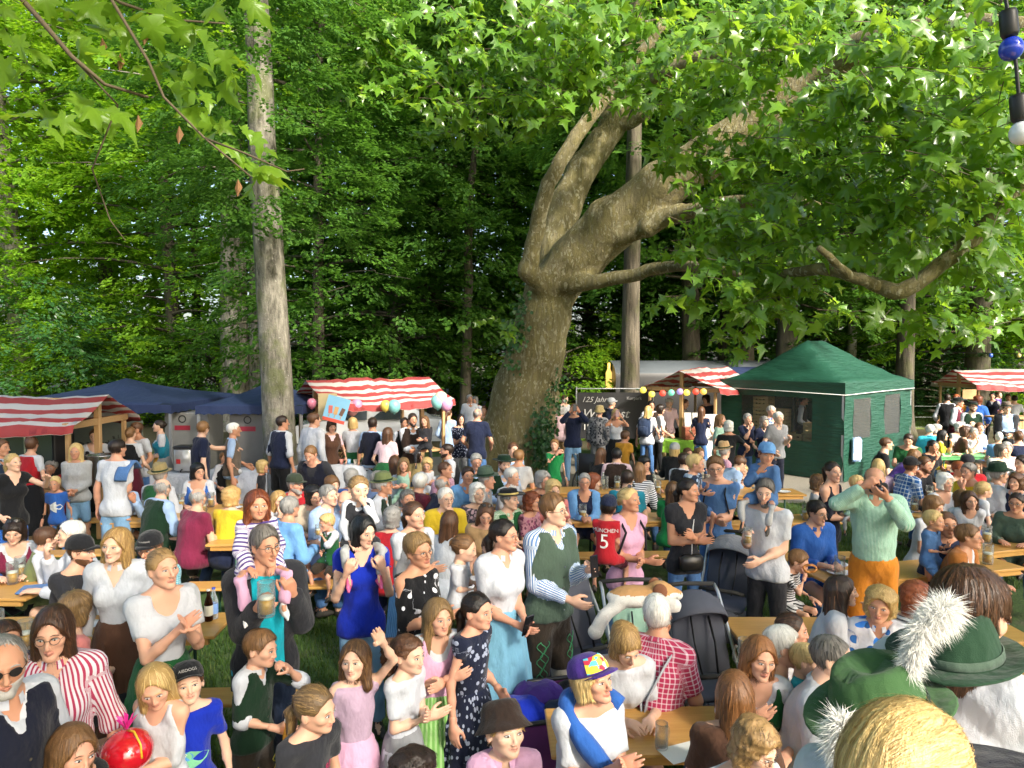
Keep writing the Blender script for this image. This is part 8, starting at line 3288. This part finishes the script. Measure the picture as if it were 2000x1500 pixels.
def backpack(sub, label, col):
 k = find(sub)
 if not k:
  return
 R, root, loc, yw = PEOPLE[k]
 q = empty('backpack', loc, yw, label, 'backpack')
 c = R.P + R.u * R.spine * .58 - R.f * .20
 Rm = np.stack([R.x, -R.f, R.u], 1)
 MB().box(c, (.30, .16, .42), Rm, .06).build('pack', col, q, True)
 MB().box(c - R.f * .09 - R.u * .06, (.22, .06, .20), Rm, .025).build('pocket', col, q, True)
 for s in (1, -1):
  MB().tube([c + R.u * .17 + R.x * s * .1 + R.f * .05, R.nb + R.x * s * .095 + R.u * .015, R.nb + R.x * s * .10 + R.f * .135 - R.u * .10, R.P + R.u * R.spine * .5 + R.x * s * .14 + R.f * .10, c - R.u * .15 + R.x * s * .12 + R.f * .05], .016, 6, sx=.5).build('strap', col, q, True)


backpack('denim backpack', 'blue denim backpack on the white tee by the slender trunk', cloth('dkdenim'))
backpack('pink tee and jeans', 'dark grey backpack worn over the pink tee', cloth('charcoal'))
backpack('faded blue tee', 'black backpack worn over the faded blue tee', cloth('black'))
k = find('red checked shirt')
if k:
 R, root, loc, yw = PEOPLE[k]
 q = empty('braces', loc, yw, 'light grey crossed braces over the red checked shirt', 'braces')
 for s in (1, -1):
  MB().tube([R.P - R.f * .15 + R.u * .12, R.P - R.f * .165 + R.u * R.spine * .45 + R.x * s * .02, R.P - R.f * .145 + R.u * R.spine * .8 + R.x * s * .10, R.nb + R.x * s * .13 - R.u * .0, R.nb + R.x * s * .12 + R.f * .13 - R.u * .12], .020, 6, sx=.35).build('strap', plain('grey_strap', (.35, .37, .42), .6), q, True)
k = find('eating a pretzel')
if k:
 p, z, yw = wrist(k, -1)
 th = np.linspace(0, 2 * pi * 1.35, 30)
 pts = np.stack([.045 * np.cos(th) * (1 + .25 * np.cos(2 * th)), .012 * np.sin(3 * th), .035 * np.sin(th)], 1)
 o = MB().tube(pts, .011, 7).build('pretzel', plain('pretzel_crust', (.42, .17, .04), .4), None, True, loc=p + np.array([.02, -.04, .05]))
 tag(o, 'half eaten golden pretzel at the child mouth', 'pretzel')


# ---- white plumes on the bandstand hats
def plume(label, sub, pts, n, L, seed):
 k = find(sub)
 if not k:
  return
 r = np.random.RandomState(seed)
 P = np.array(pts)
 q = empty('feather_plume', P[0], 0, label, 'plume')
 P = P - P[0]
 B = MB()
 for i in range(n):
  t_ = r.rand() * (len(P) - 1)
  a = min(int(t_), len(P) - 2)
  p = P[a] + (P[a + 1] - P[a]) * (t_ - a)
  d = r.randn(3)
  d /= np.linalg.norm(d)
  l = L * (.5 + .6 * r.rand()) * (.45 + .55 * t_ / (len(P) - 1))
  p1 = p + d * l * .55 + np.array([0, 0, .008])
  p2 = p + d * l + np.array([0, 0, -.004]) + r.randn(3) * .008
  w = np.cross(d, r.randn(3))
  w /= np.linalg.norm(w)
  w *= .0010
  B.add(np.array([p - w, p + w, p1 + w * .8, p1 - w * .8, p2]), [(0, 1, 2, 3)], [(3, 2, 4)])
 o = B.build('down', M_FEATHER, q)
 o['kind'] = 'stuff'
 MB().tube(P, np.linspace(.010, .014, len(P)), 8).build('core', M_FEATHER, q, True)


plume('large white fluffy plume on the dark green felt hat', 'large white plume', [at_d(1762, 1410, 1.62), at_d(1772, 1320, 1.58), at_d(1795, 1245, 1.57), at_d(1830, 1205, 1.58), at_d(1850, 1195, 1.60)], 13000, .058, 1)
plume('white fluffy plume beside the braided hair', 'light green felt hat', [at_d(1650, 1500, 1.25), at_d(1640, 1460, 1.22), at_d(1648, 1425, 1.22)], 6000, .05, 2)

# ---- pushchairs, hand wagon, wheelchair
M_GREYFAB = cloth('charcoal')
M_SLATE = plain('slate_fabric', (.07, .075, .10), .85, var=.2)


def pushchair(x, y, rz, label, fab, canopy, hood=True):
 root = empty('pushchair', (x, y, 0), rz, label, 'pushchair')
 for sx in (-1, 1):
  for sy, rr in ((-.42, .09), (.36, .125)):
   w = MB().lathe([(rr * .7, -.02), (rr, -.018), (rr, .018), (rr * .7, .02), (rr * .7, -.02)], 18, R=roty(pi / 2), c=(sx * .26, sy, rr)).build('wheel', M_RUBBER, root, True)
   MB().lathe([(.001, -.012), (rr * .7, -.012), (rr * .7, .012), (.001, .012)], 12, R=roty(pi / 2), c=(sx * .26, sy, rr)).build('rim', M_BLACKP, w, True)
  MB().tube([(sx * .25, -.40, .12), (sx * .25, -.05, .45), (sx * .25, .38, .98), (sx * .25, .46, 1.02)], .014, 7).build('frame', M_ALU, root, True)
  MB().tube([(sx * .25, .36, .14), (sx * .25, .0, .52)], .013, 7).build('frame', M_BLACKP, root, True)
 MB().tube([(-.25, .46, 1.02), (0, .475, 1.03), (.25, .46, 1.02)], .018, 8).build('handle', M_RUBBER, root, True)
 MB().tube([(-.22, -.28, .62), (-.16, -.36, .66), (.16, -.36, .66), (.22, -.28, .62)], .018, 8).build('bumper_bar', M_RUBBER, root, True)
 MB().box((0, -.10, .46), (.42, .34, .05), rotx(.1), .02).build('seat', fab, root, True)
 MB().box((0, .16, .72), (.42, .06, .58), rotx(-.38), .025).build('backrest', fab, root, True)
 MB().box((0, -.30, .30), (.36, .05, .34), rotx(.25), .02).build('footrest', fab, root, True)
 MB().box((0, .06, .20), (.42, .50, .16), None, .03).build('basket', M_SLATE, root, True)
 for sx in (-1, 1):
  MB().tube([(sx * .07, .16, .88), (sx * .08, .05, .72), (sx * .06, -.05, .52)], .014, 6, sx=.5).build('harness_strap', M_BLACKP, root, True)
 if hood:
  G = []
  for a in np.linspace(-.7, .85, 9):
   th = np.linspace(0, pi, 13)
   rr = .25
   ax_ = np.array([0, -math.sin(a), math.cos(a)])
   G.append(np.stack([-.235 * np.cos(th), .14 + 0 * th + (-math.sin(a)) * rr * np.sin(th) ** .8 + .10 * math.cos(a), .80 + math.cos(a) * rr * np.sin(th) ** .8], 1))
  MB().slab(np.array(G), .012).build('canopy', canopy, root, True)
 return root


pushchair(*adj(1.36, 4.85), .15, 'grey pushchair with ribbed hood in front of the wooden table', M_SLATE, M_SLATE)
pushchair(at_z(1425, 1080, .95)[0], at_z(1425, 1080, .95)[1] + .1, -.5, 'slate pushchair with pale rimmed hood behind the black tee', M_SLATE, cloth('grey'))
pushchair(*adj(at_z(1240, 1150, .95)[0] * .95, 4.95), .1, 'mint and black pushchair buried under a plush dog', cloth('mint'), cloth('mint'), False)
pushchair(*adj(.55, 5.3), .5, 'dark pushchair behind the embroidered leather breeches', M_SLATE, M_SLATE, False)
# plush dog: lying, one skin
pd = at_d(1240, 1165, 4.85)
M_PLW = plain('plush_white', (.72, .70, .66), .95, bump=.8, scale=30)
M_PLT = plain('plush_tan', (.55, .30, .12), .95, bump=.8, scale=30)


def plush(P):
 d = sd_ell(P, (0, 0, 0), (.20, .11, .075))
 d = smin(d, sd_ell(P, (.17, -.02, .04), (.085, .08, .07)), .04)
 d = smin(d, sd_cone(P, (-.12, -.05, -.02), (-.24, -.09, -.10), .05, .042), .03)
 d = smin(d, sd_cone(P, (-.24, -.09, -.10), (-.30, -.10, -.20), .042, .05), .02)
 d = smin(d, sd_cone(P, (.12, -.09, -.03), (.24, -.12, -.03), .045, .048), .03)
 d = smin(d, sd_cone(P, (.24, -.03, .03), (.29, -.05, .02), .045, .035), .02)
 return d + .004 * wob(P, 120, 2)


V, Q = snets(plush, (-.38, -.2, -.28), (.36, .15, .14), .014)
dog = empty('plush_dog', pd, .1, 'large white and tan plush dog draped over the pushchair', 'soft toy')
me = mk_mesh('body', V, Q, True, (V[Q].mean(1)[:, 2] > .035).astype(int))
me.materials.append(M_PLW)
me.materials.append(M_PLT)
obj('body', me, None, dog)
for s in (-1, 1):
 V, Q = uvs((.15, s * .07 - .02, .06), (.05, .018, .055), 10, 7, rotz(.3 * s))
 obj('ear', mk_mesh('ear', V, Q), plain('plush_brown', (.20, .08, .04), .95), dog)

# folding hand wagon with purple sides
wg = at_z(1075, 1420, .45)
wag = empty('hand_wagon', (.22, 4.6, 0), .25, 'black folding hand wagon with purple sides full of jackets', 'wagon')
M_PURP = plain('purple_fabric', (.16, .035, .18), .8, var=.2)
for s in (-1, 1):
 MB().box((0, s * .26, .42), (.80, .012, .30)).build('side', M_PURP, wag)
 MB().box((s * .40, 0, .42), (.012, .51, .30)).build('end', M_PURP, wag)
 MB().tube([(-.42, s * .275, .58), (.42, s * .275, .58)], .016, 7).build('rail', M_BLACKP, wag, True)
 for q in (-1, 1):
  MB().tube([(q * .42, s * .275, .60), (q * .42, s * .275, .16)], .015, 7).build('corner_post', M_BLACKP, wag, True)
  w = MB().lathe([(.06, -.025), (.095, -.022), (.095, .022), (.06, .025), (.06, -.025)], 16, R=rotx(pi / 2), c=(q * .36, s * .30, .095)).build('wheel', M_RUBBER, wag, True)
  MB().lathe([(.001, -.01), (.062, -.01), (.062, .01), (.001, .01)], 10, R=rotx(pi / 2), c=(q * .36, s * .30, .095)).build('rim', M_ALU, w, True)
MB().box((0, 0, .26), (.78, .50, .02)).build('floor', M_BLACKP, wag)
MB().tube([(-.42, -.16, .58), (-.52, -.17, .85), (-.50, -.17, .93), (-.50, .17, .93), (-.52, .17, .85), (-.42, .16, .58)], .017, 8).build('handle', M_BLACKP, wag, True)
for i, (x, y, z, c, lab) in enumerate([(-.18, .02, .52, 'royal', 'royal blue jacket bundled in the hand wagon'), (.12, -.05, .50, 'dkdenim', 'dark blue jacket bundled in the hand wagon'), (.0, .12, .56, 'purple', 'violet jacket on top of the hand wagon'), (.25, .1, .52, 'black', 'black jacket bundled in the hand wagon')]):
 V, Q = snets(lambda P: sd_ell(P, (0, 0, 0), (.19, .14, .09)) + .02 * wob(P, 25, i) + .01 * wob(P, 60, i + 5), (-.24, -.2, -.14), (.24, .2, .14), .016)
 c_ = rotz(.25) @ np.array([x, y, 0]) + np.array([wag.location[0], wag.location[1], z])
 me = mk_mesh('jacket', V, Q)
 attr(me, 'pc', V, 'FLOAT_VECTOR')
 o = obj('jacket', me, cloth(c), None, loc=c_)
 tag(o, lab, 'jacket')

# wheelchair
wp = at_d(1160, 704, 13.6)
wc = empty('wheelchair', (wp[0], wp[1], 0), 2.6, 'empty black wheelchair beside the plane tree', 'wheelchair')
for s in (-1, 1):
 th = np.linspace(0, 2 * pi, 25)
 w = MB().tube(np.stack([0 * th + s * .30, .30 * np.cos(th), .31 + .30 * np.sin(th)], 1), .016, 6, cap=False).build('wheel', M_RUBBER, wc, True)
 m = MB()
 for a in np.linspace(0, pi, 7)[:-1]:
  m.tube([(s * .30, .29 * cos(a), .31 + .29 * sin(a)), (s * .30, -.29 * cos(a), .31 - .29 * sin(a))], .003, 4)
 m.build('spokes', M_ALU, w)
 MB().lathe([(.04, -.015), (.075, -.012), (.075, .012), (.04, .015)], 12, R=roty(pi / 2), c=(s * .26, -.45, .075)).build('caster', M_RUBBER, wc, True)
 MB().tube([(s * .25, .18, .3), (s * .25, .2, .95), (s * .25, .30, .96)], .014, 7).build('push_handle', M_STEEL, wc, True)
 MB().tube([(s * .25, .18, .70), (s * .25, -.22, .70), (s * .25, -.25, .45), (s * .25, -.48, .12)], .014, 7).build('frame', M_STEEL, wc, True)
MB().box((0, -.02, .50), (.46, .42, .05), None, .02).build('seat', M_BLACKP, wc, True)
MB().box((0, .19, .75), (.46, .04, .45), None, .015).build('backrest', M_BLACKP, wc, True)


# ---- prints, emblems and trims on clothes
def print_on(sub, txt, size, x, zfrac, mat, back=False, shear=0., garment=-1, name='print', mesh=None):
 """lettering or a motif laid on the cloth of chest or back"""
 k = find(sub)
 if not k:
  return
 R, root, loc, yw = PEOPLE[k]
 if mesh is None:
  cu = bpy.data.curves.new('txt', 'FONT')
  cu.body, cu.size, cu.align_x, cu.shear = txt, size, 'CENTER', shear
  o = bpy.data.objects.new('txt', cu)
  COL.objects.link(o)
  me = bpy.data.meshes.new_from_object(o.evaluated_get(bpy.context.evaluated_depsgraph_get()))
  bpy.data.objects.remove(o)
  v = np.empty(len(me.vertices) * 3)
  me.vertices.foreach_get('co', v)
  v = v.reshape(-1, 3)
 else:
  me, v = mesh
 sgn = 1 if back else -1
 f = R.covers[garment]
 c = R.P + R.u * R.spine * zfrac
 W = c + np.outer((v[:, 0] + x) * (-1 if back else 1) * 1.0, R.x) + np.outer(v[:, 1], R.u)
 dirn = -R.f if back else R.f
 P = (W + dirn * .30).astype(np.float32)
 for _ in range(40):
  d = f(P)
  P = P - np.outer(np.clip(d - .004, -.02, .02), dirn).astype(np.float32)
 me.vertices.foreach_set('co', P.astype(np.float64).ravel())
 me.materials.clear()
 me.materials.append(mat)
 q = bpy.data.objects.new(name, me)
 COL.objects.link(q)
 q.parent = root


def blob(outline):
 o = np.array(outline, float)
 V = np.concatenate([[o.mean(0)], o])
 n = len(o)
 V = np.append(V, np.zeros((n + 1, 1)), 1)
 me = mk_mesh('motif', V, np.array([(0, i + 1, (i + 1) % n + 1) for i in range(n)]), False)
 return me, V


M_PRW = plain('print_pale', (.72, .72, .72), .7, var=.05)
print_on('red football shirt', '5', .17, 0, .30, M_PRW, True)
print_on('red football shirt', 'MÜNCHEN', .045, 0, .72, M_PRW, True)
th = np.linspace(0, 2 * pi, 18)[:-1]
print_on('blue fish tee', '', 0, 0, .42, plain('fish_green', (.18, .5, .28), .7, var=.4, scale=20), mesh=blob(np.stack([.075 * np.cos(th) + .015 * np.cos(3 * th), .05 * np.sin(th)], 1)), name='fish_print')
print_on('blue fish tee', '', 0, -.03, .47, plain('fish_blue', (.08, .3, .6), .7, var=.3, scale=20), mesh=blob(np.stack([.045 * np.cos(th), .028 * np.sin(th)], 1)), name='fish_print')
for x in (-.05, -.025):
 print_on('blue fish tee', '', 0, x, .49, M_PRW, mesh=blob(np.stack([.010 * np.cos(th), .010 * np.sin(th)], 1)), name='fish_eye')
print_on('dark tee shirt with pale hair clips', 'NEED', .06, .02, .50, plain('print_steel', (.12, .16, .25), .7))
print_on('dark tee shirt with pale hair clips', 'BE', .05, .05, .62, plain('print_magenta', (.5, .03, .12), .7))
print_on('smiling child in blue picture tee', '', 0, 0, .5, plain('print_mix', (.6, .62, .6), .7, var=.6, scale=25), mesh=blob(np.stack([.07 * np.cos(th) + .02 * np.cos(4 * th), .06 * np.sin(th) + .02 * np.sin(5 * th)], 1)))
for sub in ('sage green vest', 'embroidered leather shorts biting', 'dark navy vest and white shirt', 'dark green vest over pale blue', 'green vest drinking'):
 k = find(sub)
 if k:
  R, root, loc, yw = PEOPLE[k]
  for i in range(5):
   print_on(sub, '', 0, .012, .62 - i * .13, M_STEEL, mesh=blob(np.stack([.007 * np.cos(th), .007 * np.sin(th)], 1)), name='button')
# embroidery on the leather breeches
M_EMB = plain('green_embroidery', (.05, .28, .12), .7)
M_EMBY = plain('yellow_embroidery', (.6, .5, .06), .7)
for sub, m in (('sage green vest', M_EMB), ('embroidered leather shorts biting', M_EMBY)):
 k = find(sub)
 if k:
  R, root, loc, yw = PEOPLE[k]
  for s in (1, -1):
   a, b = R.Hp[s], R.K[s]
   for j in range(3):
    t = np.linspace(.35, .9, 16)
    c = a + np.outer(t, b - a)
    wv = .018 * np.sin(t * 26 + j * 2)
    rad = (.085 + (.056 - .085) * t) * R.s * 1.0 + .033
    an = .25 * (j - 1) + s * .35
    pts = c + np.stack([np.sin(an + wv / .08) * rad, -np.cos(an + wv / .08) * rad, 0 * t], 1)
    MB().tube(pts, .0035, 4).build('embroidery', m, root, True)


def cap_print(sub, txt, size, z, mat, name='cap_lettering'):
 k = find(sub)
 if not k:
  return
 R, root, loc, yw = PEOPLE[k]
 hat = [c for c in root.children if c.name.startswith('hat') and not c.name.startswith('hat_')]
 if not hat:
  return
 cu = bpy.data.curves.new('txt', 'FONT')
 cu.body, cu.size, cu.align_x = txt, size, 'CENTER'
 o = bpy.data.objects.new('txt', cu)
 COL.objects.link(o)
 me = bpy.data.meshes.new_from_object(o.evaluated_get(bpy.context.evaluated_depsgraph_get()))
 bpy.data.objects.remove(o)
 v = np.empty(len(me.vertices) * 3)
 me.vertices.foreach_get('co', v)
 v = v.reshape(-1, 3)
 zz = z + v[:, 1]
 rr = np.interp(zz, [.04, .055, .085, .118, .140], [.0895, .090, .086, .072, .045]) + .0025
 an = v[:, 0] / .09
 W = np.stack([rr * np.sin(an), -rr * 1.22 * np.cos(an) + .012, zz], 1)
 me.vertices.foreach_set('co', W.ravel())
 me.materials.clear()
 me.materials.append(mat)
 q = bpy.data.objects.new(name, me)
 COL.objects.link(q)
 q.parent = hat[0]


cap_print('black flat-brim cap', 'AIBDOGS', .024, .075, M_TXTG)
cap_print('red football shirt and navy cap', 'LA', .045, .065, plain('print_sky', (.05, .4, .75), .6))
cap_print('black lettered cap', 'THALMASSING', .016, .075, M_TXTG)
# bright patchwork front panel of the purple cap
t = NT('cap_patchwork')
vo = t.n('ShaderNodeTexVoronoi', inp={'Vector': t.coord(), 'Scale': 38.0})
t.set(Base_Color=t.ramp(t.n('ShaderNodeSeparateColor', inp={0: vo.outputs['Color']}).outputs[0], [(.1, (.7, .55, .05)), (.35, (.1, .5, .6)), (.5, (.7, .7, .65)), (.65, (.55, .03, .06)), (.9, (.75, .6, .1))]), Roughness=.8)
for nd in t.t.nodes:
 if nd.bl_idname == 'ShaderNodeValToRGB':
  nd.color_ramp.interpolation = 'CONSTANT'
k = find('purple cap clapping')
if k:
 R, root, loc, yw = PEOPLE[k]
 hat = [c for c in root.children if c.name.startswith('hat') and not c.name.startswith('hat_')][0]
 an = np.linspace(-.95, .95, 12)
 rows = []
 for z, r_ in ((.052, .0925), (.07, .0915), (.087, .0875), (.105, .081), (.12, .073), (.13, .062)):
  rows.append(np.stack([r_ * np.sin(an), -r_ * 1.22 * np.cos(an) + .012, 0 * an + z], 1))
 MB().grid(np.array(rows)).build('front_panel', t.m, hat, True)
